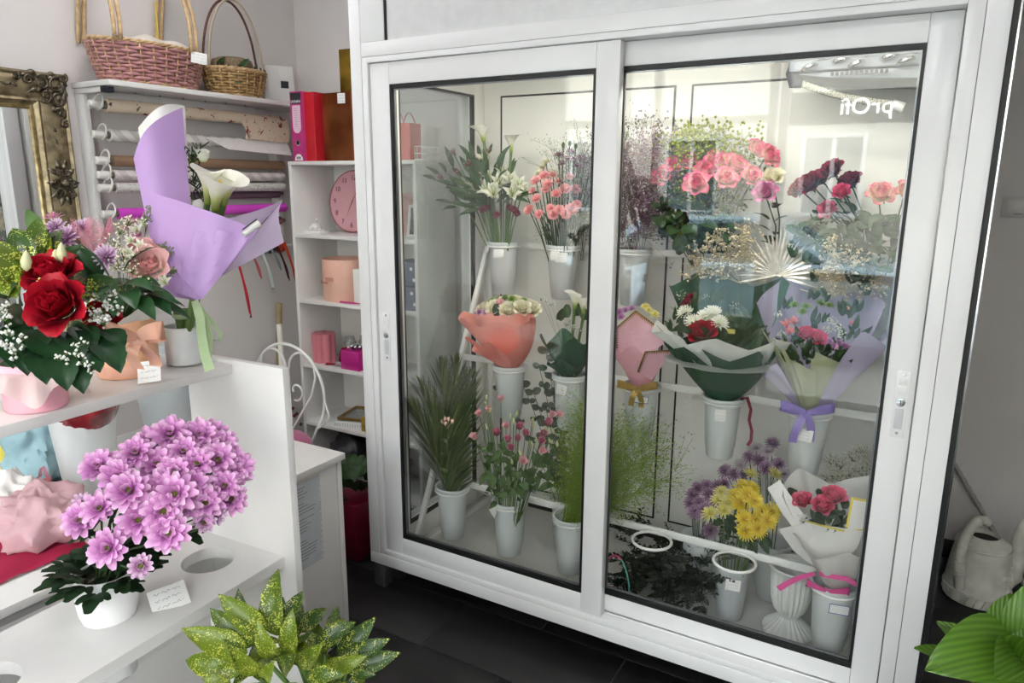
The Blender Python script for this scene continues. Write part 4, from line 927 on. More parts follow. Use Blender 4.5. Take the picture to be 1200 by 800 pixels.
def eustoma():
    base = top(2, 1); t = thing('lisianthus_bunch', 'bunch of pink and rose lisianthus with pale green buds', 'flowers', base)
    E1 = variants('rose_lisianthus', lambda r: eustoma_mb(.027, r), petal('lisi_rose', [(0, '#8a2342'), (.5, '#b34a68'), (1, '#d6879b')], .55, .25))
    E2 = variants('pale_lisianthus', lambda r: eustoma_mb(.027, r), petal('lisi_pale', [(0, '#d9cda5'), (.4, '#e8bcbc'), (1, '#e6a5ad')], .55, .25))
    BU = MB(); BU.lathe([(.001, -.011), (.005, -.006), (.0055, 0), (.003, .009), (.0005, .014)], 7); bud = BU.mesh('bud', mat('pale_green_bud', '#c9cf95', .5, trans=.2), angle=0)
    h1 = [(-1.283, 0.130, 0.705), (-1.182, 0.120, 0.749), (-1.152, 0.110, 0.732), (-1.205, 0.100, 0.671), (-1.236, 0.130, 0.687), (-1.094, 0.130, 0.736), (-1.080, 0.140, 0.777), (-1.183, 0.110, 0.707), (-1.095, 0.120, 0.711)]
    h2 = [(-1.382, 0.170, 0.749), (-1.399, 0.160, 0.657), (-1.250, 0.140, 0.734), (-1.081, 0.100, 0.685), (-1.150, 0.090, 0.634), (-1.074, 0.160, 0.801), (-1.057, 0.180, 0.798), (-1.359, 0.200, 0.761), (-1.319, 0.220, 0.802)]
    hb = [(-1.374, 0.200, 0.782), (-1.340, 0.180, 0.766), (-1.243, 0.160, 0.765), (-1.215, 0.160, 0.783), (-1.352, 0.170, 0.703), (-1.132, 0.130, 0.761), (-1.076, 0.120, 0.762), (-1.122, 0.100, 0.703), (-1.105, 0.100, 0.722), (-1.062, 0.120, 0.720), (-1.229, 0.160, 0.751), (-1.161, 0.090, 0.664), (-1.201, 0.100, 0.620), (-1.146, 0.150, 0.772), (-1.054, 0.130, 0.753), (-1.042, 0.140, 0.705), (-1.371, 0.200, 0.806)]
    for h in h1: put('rose_bloom', E1, t, loc_(base, h), facing(base, h, .7), rnd.uniform(.75, 1.0))
    for h in h2: put('pale_bloom', E2, t, loc_(base, h), facing(base, h, .7), rnd.uniform(.75, 1.0))
    for h in hb: put('bud', bud, t, loc_(base, h), Vector((0, 0, 1))+jit(.4))
    stems_part(t, base, h1+h2+hb, STEM, .0015, .045)
    lv = leaves('lisianthus_leaf', .055, .024, LEAFM, bend=25)
    for q in [(-1.328, 0.160, 0.473), (-1.254, 0.130, 0.484), (-1.194, 0.120, 0.512), (-1.147, 0.130, 0.542), (-1.111, 0.140, 0.562), (-1.309, 0.160, 0.512), (-1.212, 0.120, 0.474), (-1.169, 0.120, 0.481), (-1.129, 0.130, 0.513), (-1.315, 0.170, 0.575), (-1.089, 0.150, 0.603), (-1.359, 0.180, 0.528), (-1.170, 0.140, 0.566), (-1.247, 0.150, 0.546), (-1.130, 0.150, 0.604), (-1.278, 0.170, 0.617), (-1.071, 0.150, 0.551), (-1.278, 0.140, 0.440), (-1.354, 0.190, 0.595), (-1.217, 0.160, 0.582)]:
        for _ in range(4): leaf_at(t, lv, loc_(base, q)+jit(.012), sph()*.8+Vector((0, -.2, .5)), CAMDIR+Vector((0, 0, .5)), rnd.uniform(.8, 1.15))
eustoma()
def feather_green():
    base = top(2, 2); t = thing('feathery_green_filler', 'big airy bunch of bright green feathery filler leaves', 'greenery', base); s = MB(); b = MB()
    for i in range(100):
        d = Vector((rnd.uniform(-.12, 1.0), rnd.uniform(-.08, .5), rnd.uniform(.7, 1.2))); p = Vector((rnd.uniform(-.04, .04), rnd.uniform(-.04, .04), -.05)); sprig(b, s, p, d, .40*rnd.uniform(.55, 1.1), 30, .0027, 3, .0015, .32, .5)
    stuff(s.build('fine_stems', mat('bright_green_stem', '#8fac3f', .55, var=.25, scale=40, trans=.2), t, angle=0)); stuff(b.build('fine_tips', mat('bright_green_tip', '#a5c046', .6, col2='#6f8f2f', scale=120, trans=.2), t, angle=0))
feather_green()
def eucalyptus():
    base = Vector((-1.17, .50, .14)); t = thing('eucalyptus_bunch', 'grey-green eucalyptus branches standing behind the lisianthus', 'greenery', base)
    lv = [leaf_mb(.034, .03, bend=20, shape=wround, nv=5).mesh('leaf', EUCA, angle=0)]; s = MB()
    for q in [(-1.264, 0.480, 0.940), (-1.284, 0.460, 0.879), (-1.212, 0.440, 0.858), (-1.174, 0.420, 0.765), (-1.299, 0.440, 0.776), (-1.157, 0.420, 0.820), (-1.361, 0.460, 0.797), (-1.236, 0.500, 0.912), (-1.446, 0.420, 0.776), (-1.230, 0.420, 0.721)]:
        e = loc_(base, q); pts = stem_pts((0, 0, 0), e, .04, 9, out=(e.x*.3, e.y*.3, e.z*.6)); s.tube(pts, .0016, 5)
        for i in range(3, 9):
            for sd in (-1, 1): leaf_at(t, lv, pts[i], Vector((sd, rnd.uniform(-.6, .3), .3))+jit(.3), CAMDIR+jit(.4), rnd.uniform(.7, 1.1))
    stuff(s.build('branches', mat('brown_twig', '#6d5f50', .7), t, angle=0))
    # pot behind
    bucket(-1.17, .50, .315, 'white plastic flower bucket with eucalyptus on the cabinet floor')
eucalyptus()
def floor_mums():
    # grey bucket with yellow and purple chrysanthemums behind the empty ring
    x, y = -.455, .335
    tag(link('flower_bucket', MB().lathe([(.040, 0), (.044, .004), (.058, .185), (.062, .188), (.062, .196), (.056, .196), (.041, .01)], 32, capt=True).mesh('bucket', mat('grey_plastic_bucket', '#b9bdbf', .35)), None, (x, y, .1205)), 'grey plastic bucket with price card behind the empty ring', 'bucket')
    base = Vector((x, y, .31))
    t = thing('yellow_chrysanthemum_bunch', 'bright yellow and pale yellow spray chrysanthemums in grey bucket', 'flowers', base)
    ys = [(-0.463, 0.330, 0.566), (-0.415, 0.280, 0.603), (-0.389, 0.260, 0.596), (-0.442, 0.340, 0.598), (-0.438, 0.300, 0.559), (-0.417, 0.340, 0.600), (-0.416, 0.260, 0.527), (-0.341, 0.250, 0.544), (-0.369, 0.250, 0.507), (-0.337, 0.280, 0.562), (-0.408, 0.260, 0.486), (-0.366, 0.280, 0.555), (-0.383, 0.270, 0.525)]
    pl = [(-0.518, 0.360, 0.560), (-0.486, 0.330, 0.536), (-0.541, 0.320, 0.488), (-0.494, 0.310, 0.517), (-0.435, 0.420, 0.619), (-0.358, 0.420, 0.636), (-0.523, 0.350, 0.531)]
    bloomset(t, base, 'yellow_mum', lambda r: pompon_mb(.037, r, 64, .17, 10), YELP, ys, up=.3)
    bloomset(t, base, 'pale_yellow_mum_b', lambda r: pompon_mb(.034, r, 48, .16, 10), PALEY, pl, up=.3)
    stems_part(t, base, ys+pl, STEM, .0018)
    lv = leaves('mum_leaf', .05, .028, LEAFD, bend=20, shape=wround, serr=5)
    for q in [(-0.460, 0.320, 0.477), (-0.492, 0.340, 0.467), (-0.399, 0.280, 0.455), (-0.439, 0.300, 0.451), (-0.354, 0.280, 0.467)]:
        for _ in range(4): leaf_at(t, lv, loc_(base, q)+jit(.01), sph()*.7+CAMDIR*.4, CAMDIR+Vector((0, 0, .7)))
    b2 = Vector((-.60, .42, .1205))
    bucket(-.60, .44, .3195, 'white plastic flower bucket with dusky purple chrysanthemums on cabinet floor')
    base2 = Vector((-.60, .44, .33)); t = thing('purple_chrysanthemum_bunch', 'dusky purple spray chrysanthemums beside the yellow ones', 'flowers', base2)
    ps = [(-0.625, 0.400, 0.507), (-0.593, 0.380, 0.490), (-0.570, 0.400, 0.520), (-0.613, 0.420, 0.528), (-0.607, 0.380, 0.454), (-0.540, 0.380, 0.509), (-0.569, 0.360, 0.478), (-0.542, 0.340, 0.416), (-0.629, 0.400, 0.473), (-0.586, 0.430, 0.537), (-0.550, 0.430, 0.545), (-0.529, 0.440, 0.556)]
    bloomset(t, base2, 'purple_mum', lambda r: pompon_mb(.031, r, 56, .18, 10), PURPD, ps, up=.3); stems_part(t, base2, ps, STEMD, .0018)
    base3 = Vector((-.36, .53, .33)); bucket(-.36, .53, .3195, 'white plastic flower bucket with pink-white chrysanthemums on cabinet floor')
    t = thing('mixed_chrysanthemum_bunch', 'mauve and whitish spray chrysanthemums behind the lilac bouquet bucket', 'flowers', base3)
    ps = [(-0.487, 0.500, 0.614), (-0.464, 0.520, 0.641), (-0.425, 0.500, 0.644), (-0.402, 0.520, 0.673), (-0.504, 0.480, 0.582), (-0.361, 0.500, 0.641), (-0.446, 0.540, 0.671), (-0.397, 0.480, 0.631), (-0.469, 0.480, 0.590), (-0.339, 0.480, 0.618), (-0.393, 0.540, 0.700), (-0.539, 0.500, 0.580)]
    for i, q in enumerate(ps): put('bloom', variants('mauve_mum_b', lambda r: pompon_mb(.033, r, 56, .18, 10), PURPD) if i % 3 else variants('pinkish_white_mum', lambda r: pompon_mb(.033, r, 56, .18, 10), petal('pinkish_white', [(0, '#a98aa0'), (1, '#d9cdd2')], .55, .2)), t, loc_(base3, q), facing(base3, q, .3))
    stems_part(t, base3, ps, STEMD, .0018)
floor_mums()
def white_rose_bouquet():
    base = top(2, 5, .004); t = thing('white_wrapped_bouquet', 'pink rose bouquet in white paper with yellow edging and pink bow', 'bouquet', base)
    WP = mat('white_paper', '#eceae6', .5, var=.03, scale=6, trans=.3); YE = mat('yellow_edging', '#dcc53c', .5)
    cone_wrap(WP, t, 'paper_wrap', .022, .105, .16, corners=4, amp=.022, ph=.5, folds=.006, lean=(-.02, -.03), power=1.3)
    cone_wrap(WP, t, 'paper_back', .024, .145, .30, corners=4, amp=.03, ph=1.0, folds=.006, lean=(-.02, -.01), power=1.35, span=(.3, 3.5), nu=30)
    def sheet(pts, nm, edge):
        b = MB(); n = len(pts); c = sum((Vector(p) for p in pts), Vector())/n+Vector((0, -.01, 0)); b.add([c]+[Vector(p) for p in pts], [(0, 1+i, 1+(i+1) % n) for i in range(n)]); o = b.build(nm, WP, t, angle=50)
        e = MB()
        for i in edge:
            a, q = Vector(pts[i])+Vector((0, -.0015, 0)), Vector(pts[(i+1) % n])+Vector((0, -.0015, 0)); dd = (c-(a+q)/2).normalized(); strip(e, [a+dd*.003, q+dd*.003], .006, dd)
        if edge: e.build('yellow_edge', YE, o, smooth=False)
    sheet([loc_(base, q) for q in ((-0.111, 0.130, 0.622), (-0.105, 0.160, 0.717), (-0.057, 0.170, 0.714), (-0.055, 0.140, 0.632))], 'upright_flap', (0, 1, 3))
    sheet([loc_(base, q) for q in ((-0.225, 0.130, 0.630), (-0.173, 0.100, 0.640), (-0.111, 0.120, 0.629), (-0.124, 0.120, 0.575), (-0.151, 0.150, 0.486), (-0.201, 0.130, 0.549))], 'front_flap', (0, 1))
    sheet([loc_(base, q) for q in ((-0.339, 0.170, 0.687), (-0.308, 0.190, 0.714), (-0.220, 0.140, 0.633), (-0.244, 0.140, 0.583), (-0.289, 0.150, 0.628))], 'left_flap', ())
    sheet([loc_(base, q) for q in ((-0.292, 0.140, 0.576), (-0.212, 0.120, 0.627), (-0.063, 0.120, 0.639), (-0.075, 0.130, 0.578), (-0.113, 0.150, 0.503), (-0.189, 0.150, 0.481), (-0.244, 0.140, 0.518))], 'lower_flap', ())
    bloomset(t, base, 'pink_rose_bq', lambda r: rose_mb(.031, r, .35), petal('deep_pink_rose', [(0, '#a31e46'), (.6, '#c93a63'), (1, '#e56f8c')], .5, .2), [(-0.234, 0.170, 0.667), (-0.176, 0.130, 0.681), (-0.152, 0.160, 0.704)], up=.8)
    disc_leaves(t, (-.03, -.01, .20), .05, 24)
    gyp_cloud(t, [loc_(base, q) for q in ((-0.235, 0.150, 0.630), (-0.217, 0.140, 0.634), (-0.251, 0.170, 0.635), (-0.222, 0.130, 0.626))], .014, 26, .0026, root=(0, 0, .02))
    lv = leaves('rose_leaf', .05, .032, LEAFD, bend=25, shape=wround)
    for q in [(-0.266, 0.200, 0.675), (-0.181, 0.180, 0.692), (-0.119, 0.160, 0.677), (-0.196, 0.150, 0.640), (-0.130, 0.150, 0.657), (-0.274, 0.190, 0.643), (-0.160, 0.140, 0.648)]:
        for _ in range(2): leaf_at(t, lv, loc_(base, q), sph()*.5+Vector((0, -.1, .7)), CAMDIR, rnd.uniform(.55, .85))
    bow(t, mat('pink_satin', '#e2559a', .3, trans=.15), (-.015, -.05, .01), Vector((.1, -1, .1)), .055, .018, 0, .06)
    b = MB(); strip(b, [loc_(base, q) for q in ((-0.177, 0.120, 0.472), (-0.214, 0.110, 0.454), (-0.243, 0.110, 0.429), (-0.273, 0.110, 0.397))], [.014, .016, .017, .018], (0, 0, 1)); b.build('bow_tail', mat('pink_satin', '', .3), t, angle=0)
    b = MB(); strip(b, [loc_(base, q) for q in ((-0.165, 0.120, 0.475), (-0.123, 0.110, 0.482), (-0.092, 0.110, 0.486), (-0.059, 0.120, 0.469))], [.014, .015, .015, .016], (0, 0, 1)); b.build('bow_tail', mat('pink_satin', '', .3), t, angle=0)
white_rose_bouquet()
def floor_items():
    # classical white urn
    prof = [(.075, 0), (.082, .006), (.08, .014), (.062, .03), (.038, .052), (.032, .062), (.036, .072), (.05, .09), (.06, .13), (.064, .18), (.066, .22), (.074, .235), (.078, .243), (.073, .247), (.06, .235), (.05, .1)]
    n = 48; mb = MB(); vs = []; k = len(prof)
    for i, (r, z) in enumerate(prof):
        fl = .05 if 2 <= i <= 4 or 7 <= i <= 10 else 0
        vs += [((r*(1+fl*cos(24*2*pi*j/n*.5*2)))*cos(2*pi*j/n), (r*(1+fl*cos(24*2*pi*j/n)))*sin(2*pi*j/n), z) for j in range(n)]
    mb.add(vs, [(i*n+j, i*n+(j+1) % n, (i+1)*n+(j+1) % n, (i+1)*n+j) for i in range(k-1) for j in range(n)]+[tuple(range((k-1)*n, k*n))])
    tag(mb.build('fluted_urn', mat('white_plastic_urn', '#d5d6d2', .4, var=.03), None, loc=(-.262, .34, .1205), angle=30), 'white fluted urn vase on the cabinet floor', 'urn')
    # trailing dark foliage heap
    base = Vector((-.66, .27, .1205)); t = thing('dark_foliage_pile', 'heap of dark cut fern branches lying on the cabinet floor', 'greenery', base); s = MB()
    DK = petal('very_dark_leaf', [(0, '#1d2a1a'), (1, '#2b3b26')], .5, .1); lv = [leaf_mb(.028, .012, bend=20, nv=4, nu=3).mesh('leaf', DK, angle=0)]
    b = MB()
    for i in range(150):
        a = rnd.random()*2*pi; p = Vector((rnd.uniform(-.16, .12), rnd.uniform(-.06, .22), rnd.uniform(.02, .20))); d = Vector((cos(a), sin(a)*.6-.2, rnd.uniform(-.3, .5))).normalized(); L = rnd.uniform(.08, .14)
        if (p+d*L).z < .01: d.z = abs(d.z)
        pts = [p+d*L*f+Vector((0, 0, -.01*f*f)) for f in (0, .33, .66, 1)]; s.tube(pts, .0013, 4, cap=False)
        for k in range(16):
            f = k/16; q = p+d*L*f; sd = 1 if k % 2 else -1; w = d.cross(Vector((0, 0, 1))).normalized()
            e = q+(w*sd*.8+d*.7+jit(.2)).normalized()*.032*(1.1-f*.6)
            if e.z > .004: strip(b, [q, (q+e)/2+Vector((0, 0, .002)), e], [.004, .012, .001], w.cross((e-q).normalized())+jit(.5))
    stuff(s.build('twigs', mat('dark_twig', '#2a2c20', .7), t, angle=0)); stuff(b.build('fronds', DK, t, angle=0))
    # crumpled white paper
    base = Vector((-.64, .145, .1205)); mb = MB()
    mb.grid(lambda u, v: (-.10+.2*u+.02*sin(5*v), -.03+.07*v+.015*sin(7*u), .003+.03*abs(sin(6*u+3*v))*(v)*(.5+.5*sin(9*u+1))), 18, 7)
    tag(mb.build('crumpled_paper', mat('white_paper', '', .5), None, loc=base, angle=35), 'crumpled white wrapping paper in front of dark fern heap', 'paper')
    # small basket with pink and teal wire handle
    base = Vector((-.815, .16, .1205)); t = thing('mini_flower_basket', 'small gift basket of pink flowers and baby breath with thin arched handle', 'basket', base)
    MB().lathe([(.045, 0), (.058, .05), (.06, .052), (.055, .052), (.044, .004)], 24).build('basket_body', mat('brown_wicker', '#6d5236', .7, var=.25, scale=120), t)
    hd = MB(); hd.tube([(.055*cos(a), .0, .05+.16*sin(a)) for a in [pi*i/18 for i in range(7, 19)]], .0035, 6); hd.build('pink_handle', mat('pink_wire', '#c4326c', .4), t)
    hd = MB(); hd.tube([(.055*cos(a), .0, .05+.16*sin(a)) for a in [pi*i/18 for i in range(0, 8)]], .0028, 6); hd.build('teal_handle', mat('teal_wire', '#5fae9c', .4), t)
    bloomset(t, base, 'basket_pink', lambda r: carnation_mb(.018, r), MAUVE, [base+Vector(v) for v in ((-.02, -.03, .07), (-.035, -.01, .08), (.0, -.01, .08))])
    gyp_cloud(t, [(.02, -.04, .055), (.03, -.03, .07), (0, -.045, .06), (.04, -.02, .05), (.02, -.05, .035)], .02, 20, .003, root=(0, 0, .02))
    for i in range(12): leaf_at(t, leaves('rose_leaf', .05, .032, LEAFD, bend=25, shape=wround), Vector((.03*cos(i), -.02+.03*sin(i), .05)), Vector((cos(i), sin(i)-.3, .15)), (0, 0, 1), .8)
    # dry gypsophila bunch on the right
    base = Vector((-.07, .46, .33)); bucket(-.07, .46, .3195, 'white plastic flower bucket with baby breath beside the urn')
    t = thing('baby_breath_bunch', 'wide bunch of dry baby breath beside the lilac bouquet bucket', 'flowers', base)
    gyp_cloud(t, [loc_(base, q) for q in ((-0.162, 0.440, 0.704), (-0.128, 0.460, 0.733), (-0.101, 0.480, 0.746), (-0.076, 0.460, 0.714), (-0.133, 0.420, 0.685), (-0.103, 0.440, 0.701), (-0.184, 0.440, 0.666), (-0.156, 0.420, 0.668), (-0.076, 0.440, 0.678), (-0.208, 0.440, 0.643), (-0.118, 0.420, 0.661), (-0.191, 0.480, 0.698))], .036, 80, .0036, root=(0, 0, -.05), mt=mat('dry_gypsophila', '#d6d3bd', .7), stemmt=mat('dry_stem', '#69694f', .7))
    # fallen bits on the cabinet floor
    b = MB()
    for i in range(70):
        x, y = (rnd.uniform(-.6, -.15), rnd.uniform(.12, .3)) if i < 45 else (rnd.uniform(-1.5, -.95), rnd.uniform(.13, .4)); a = rnd.random()*6; L = rnd.uniform(.003, .011)
        strip(b, [(x, y, .1215), (x+L*cos(a), y+L*sin(a), .1222)], .0016, (-sin(a), cos(a), 0))
    tag(stuff(b.build('fallen_leaf_bits', LEAFD, None, angle=0)), 'scattered dark leaf clippings on the cabinet floor', 'leaf clippings')
    t = tag(leaf_mb(.045, .014, bend=10).build('fallen_leaf', LEAFM, None, M=at(-1.45, .135, .122, rotm(0, 0, -1.2))), 'single curled green leaf fallen beside the palm bucket', 'leaf')
floor_items()
# price cards clipped to the buckets
def cards():
    r = .068; BL = mat('blue_border', '#3b3f8e', .6)
    D = Vector((.35, -1, .15))
    def on(ti, i, a, dz, w, h, lb, **k):
        x, y, z = BK[ti, i]; d = Vector((sin(a), -cos(a), -.0)); price_card(Vector((x, y, z+dz))+d*(r+.003), d+Vector((0, 0, .1)), w, h, lb, **k)
    on(0, 0, .25, -.025, .042, .034, 'price card on the alstroemeria bucket, square to its front'); on(0, 0, -.75, -.012, .045, .028, 'price card tucked at the side of the alstroemeria bucket', tilt=.25)
    on(0, 1, .0, -.02, .04, .035, 'price card half hidden behind another on the carnation bucket'); on(0, 1, .35, -.026, .046, .038, 'front price card on the pink carnation bucket')
    on(1, 1, .0, -.03, .04, .036, 'price card on the bucket under the green calla bouquet', tilt=-.15)
    on(1, 2, .35, -.02, .05, .026, 'price card with blue border under the pink envelope bouquet', border=BL, tilt=-.08)
    on(1, 3, .15, -.03, .036, .04, 'price card on the bucket under the large green bouquet')
    on(1, 4, .0, -.05, .05, .04, 'price card under the lilac ribbon', tilt=-.1)
    on(2, 1, -.55, -.012, .055, .034, 'price card sticking out from the lisianthus bucket', tilt=-.3)
    on(2, 5, .35, -.03, .058, .03, 'price card with blue border on the white bouquet bucket', border=BL, tilt=-.08)
    price_card((-.437, .27, .275), (.3, -1, .15), .05, .038, 'price card on the grey bucket below the empty ring', tilt=-.05)
cards()
# ---------------------------------------------------------------- left wall: mirror, paper rack, baskets
BRONZE = mat('aged_bronze_gilt', '#a39373', .38, col2='#6a5d47', scale=28, metal=.7, bump=.15, bscale=90)
BRONZED = mat('dark_bronze_relief', '#7d7260', .33, col2='#3d362c', scale=60, metal=.8, bump=.2, bscale=160)
GILT = mat('gilt_slip', '#b8a376', .3, col2='#7e6a42', scale=40, metal=.8)
def mirror():
    # frame in local coords: X along wall (+X = world +Y), Z up, facing -Y(local) = +X(world)
    W, H, fw = .78, 1.30, .125
    t = thing('ornate_wall_mirror', 'large wall mirror in a carved antique bronze frame', 'mirror', (-2.962, -.338-W/2, 1.99-H))
    t.rotation_euler = (0, 0, pi/2)
    # moulding profile (offset from outer edge, height)
    prof = [(0, .0), (0, .030), (.008, .036), (.018, .030), (.030, .034), (.075, .026), (.095, .016), (.104, .020), (.112, .012), (.125, .008), (.125, 0)]
    def rail(p0, p1, inx, inz):
        mb = MB(); vs = []; k = len(prof)
        for (px, pz), (dx, dz) in ((p0, inx), (p1, inz)):
            for o, h in prof: vs.append((px+dx*o, -h, pz+dz*o))
        mb.add(vs, [(i, i+1, i+1+k, i+k) for i in range(k-1)]); return mb
    c = [(-W/2, 0), (W/2, 0), (W/2, H), (-W/2, H)]; dd = [(1, 1), (-1, 1), (-1, -1), (1, -1)]
    for i in range(4):
        j = (i+1) % 4; rail(c[i], c[j], dd[i], dd[j]).build('frame_rail', BRONZE, t, angle=35)
    g = MB(); rect_frame(g, -W/2+fw-.004, W/2-fw+.004, fw-.004, H-fw+.004, .014, -.016, -.004); g.build('gilt_slip', GILT, t, bevel=.003)
    m, nt, b = _nt('mirror_silver'); b.inputs['Metallic'].default_value = 1; b.inputs['Roughness'].default_value = .01; b.inputs['Base Color'].default_value = (.86, .89, .89, 1)
    MB().box(-W/2+fw-.002, W/2-fw+.002, -.006, -.003, fw-.002, H-fw+.002).build('mirror_glass', m, t, smooth=False)
    MB().box(-W/2+.01, W/2-.01, -.003, -.0005, .01, H-.01).build('back_board', BLACK, t, smooth=False)
    # carved ornament: scrolls and acanthus leaves
    r = random.Random(5)
    def scroll(cx, cz, R, turns, sgn, a0, rr, h0):
        pts = []; 
        for i in range(22):
            f = i/21; a = a0+sgn*2*pi*turns*f; q = R*(1-.85*f); pts.append((cx+q*cos(a), -h0-.010*f, cz+q*sin(a)))
        return pts, [rr*(1-.5*i/21) for i in range(22)]
    def acan(mb, x, z, a, L, w, h0):
        M = Matrix.Translation((x, -h0, z)) @ Matrix.Rotation(-(a-pi/2), 4, 'Y') @ Matrix.Rotation(pi/2, 4, 'X') 
        add_petal(mb, M, L, w, 35, -50, cup=-.6, shape=wpoint, nu=5, nv=6)
    def corner(cx, cz, sx, sz, nm='corner_ornament'):
        mb = MB()
        for (ox, oz, R, tr, sg, a0) in [(.045, .05, .036, 1.4, 1, 0), (.10, .045, .028, 1.3, -1, 2), (.045, .105, .028, 1.3, 1, 1), (.145, .04, .020, 1.2, 1, 0), (.042, .15, .022, 1.2, -1, 3), (.09, .09, .026, 1.3, 1, 4), (.02, .02, .018, 1.2, -1, 1), (.185, .03, .014, 1.1, -1, 1), (.03, .19, .015, 1.1, 1, 1)]:
            p, rr = scroll(cx+sx*ox, cz+sz*oz, R, tr, sg*sx*sz, a0, .0065, .036); mb.tube(p, rr, 6)
        for i in range(16):
            a = r.random()*pi/2; q = r.uniform(.03, .15); acan(mb, cx+sx*(.01+q*cos(a)*.9), cz+sz*(.01+q*sin(a)*.9), math.atan2(sz*sin(a), sx*cos(a)), r.uniform(.035, .06), .022, .034)
        for i in range(5):  # trailing sprig along each rail
            for (x, z) in ((.20+.018*i, .055+.01*(i % 2)), (.05+.012*(i % 2), .20+.022*i)): acan(mb, cx+sx*x, cz+sz*z, (0 if x > z else pi/2)*1+(.5 if i % 2 else -.5), .03, .013, .030)
        mb.build(nm, BRONZED, t, angle=0)
    corner(-W/2-.006, H+.006, 1, -1); corner(W/2+.006, H+.006, -1, -1); corner(-W/2-.006, -.006, 1, 1); corner(W/2+.006, -.006, -1, 1)
    for cx, cz, vert in ((W/2-.055, H*.69, 1), (-W/2+.055, H*.69, 1), (0, H-.05, 0)):
        mb = MB()
        for i in range(6):
            a = i*pi/3; p, rr = scroll(cx+.028*cos(a), cz+.045*sin(a), .022, 1.3, 1 if i % 2 else -1, a, .006, .034); mb.tube(p, rr, 6)
        for i in range(10): a = i*pi/5; acan(mb, cx+.02*cos(a), cz+.05*sin(a), a, .05, .02, .034)
        mb.ball((cx, -.04, cz), .018, 10, 6); mb.build('rail_ornament', BRONZED, t, angle=0)
mirror()

PAPERS = {}
def print_paper(name, base, spots, scale=16, rough=.5, stripes=None, thr=.22):
    """paper with a small scattered motif (voronoi) or stripes"""
    m, nt, b = _nt(name); N = nt.nodes.new; L = nt.links.new
    tc = N('ShaderNodeTexCoord'); src = tc.outputs['Object']; col = srgb(base); prev = None
    if stripes:
        wv = N('ShaderNodeTexWave'); wv.inputs['Scale'].default_value = stripes[1]; wv.bands_direction = 'DIAGONAL' if len(stripes) > 2 else 'Y'; L(src, wv.inputs['Vector'])
        rp = N('ShaderNodeValToRGB'); rp.color_ramp.elements[0].position = .48; rp.color_ramp.elements[1].position = .52; rp.color_ramp.elements[0].color = col; rp.color_ramp.elements[1].color = srgb(stripes[0])
        L(wv.outputs['Fac'], rp.inputs[0]); prev = rp.outputs[0]
    for k, (c, s, th) in enumerate(spots):
        vo = N('ShaderNodeTexVoronoi'); vo.inputs['Scale'].default_value = s; mp = N('ShaderNodeMapping'); mp.inputs['Location'].default_value = (k*3.1, k*1.7, k*2.3); L(src, mp.inputs[0])
        nz = N('ShaderNodeTexNoise'); nz.inputs['Scale'].default_value = s*2.5; L(src, nz.inputs['Vector']); mxv = N('ShaderNodeMix'); mxv.data_type = 'VECTOR'; mxv.inputs[0].default_value = .06; L(mp.outputs[0], mxv.inputs[4]); L(nz.outputs['Color'], mxv.inputs[5]); L(mxv.outputs[1], vo.inputs['Vector'])
        lt = N('ShaderNodeMath'); lt.operation = 'LESS_THAN'; lt.inputs[1].default_value = th; L(vo.outputs['Distance'], lt.inputs[0])
        mx = N('ShaderNodeMix'); mx.data_type = 'RGBA'; L(lt.outputs[0], mx.inputs[0]); mx.inputs[7].default_value = srgb(c)
        if prev is None: mx.inputs[6].default_value = col
        else: L(prev, mx.inputs[6])
        prev = mx.outputs[2]
    if prev is not None: L(prev, b.inputs['Base Color'])
    else: b.inputs['Base Color'].default_value = col
    b.inputs['Roughness'].default_value = rough; return m
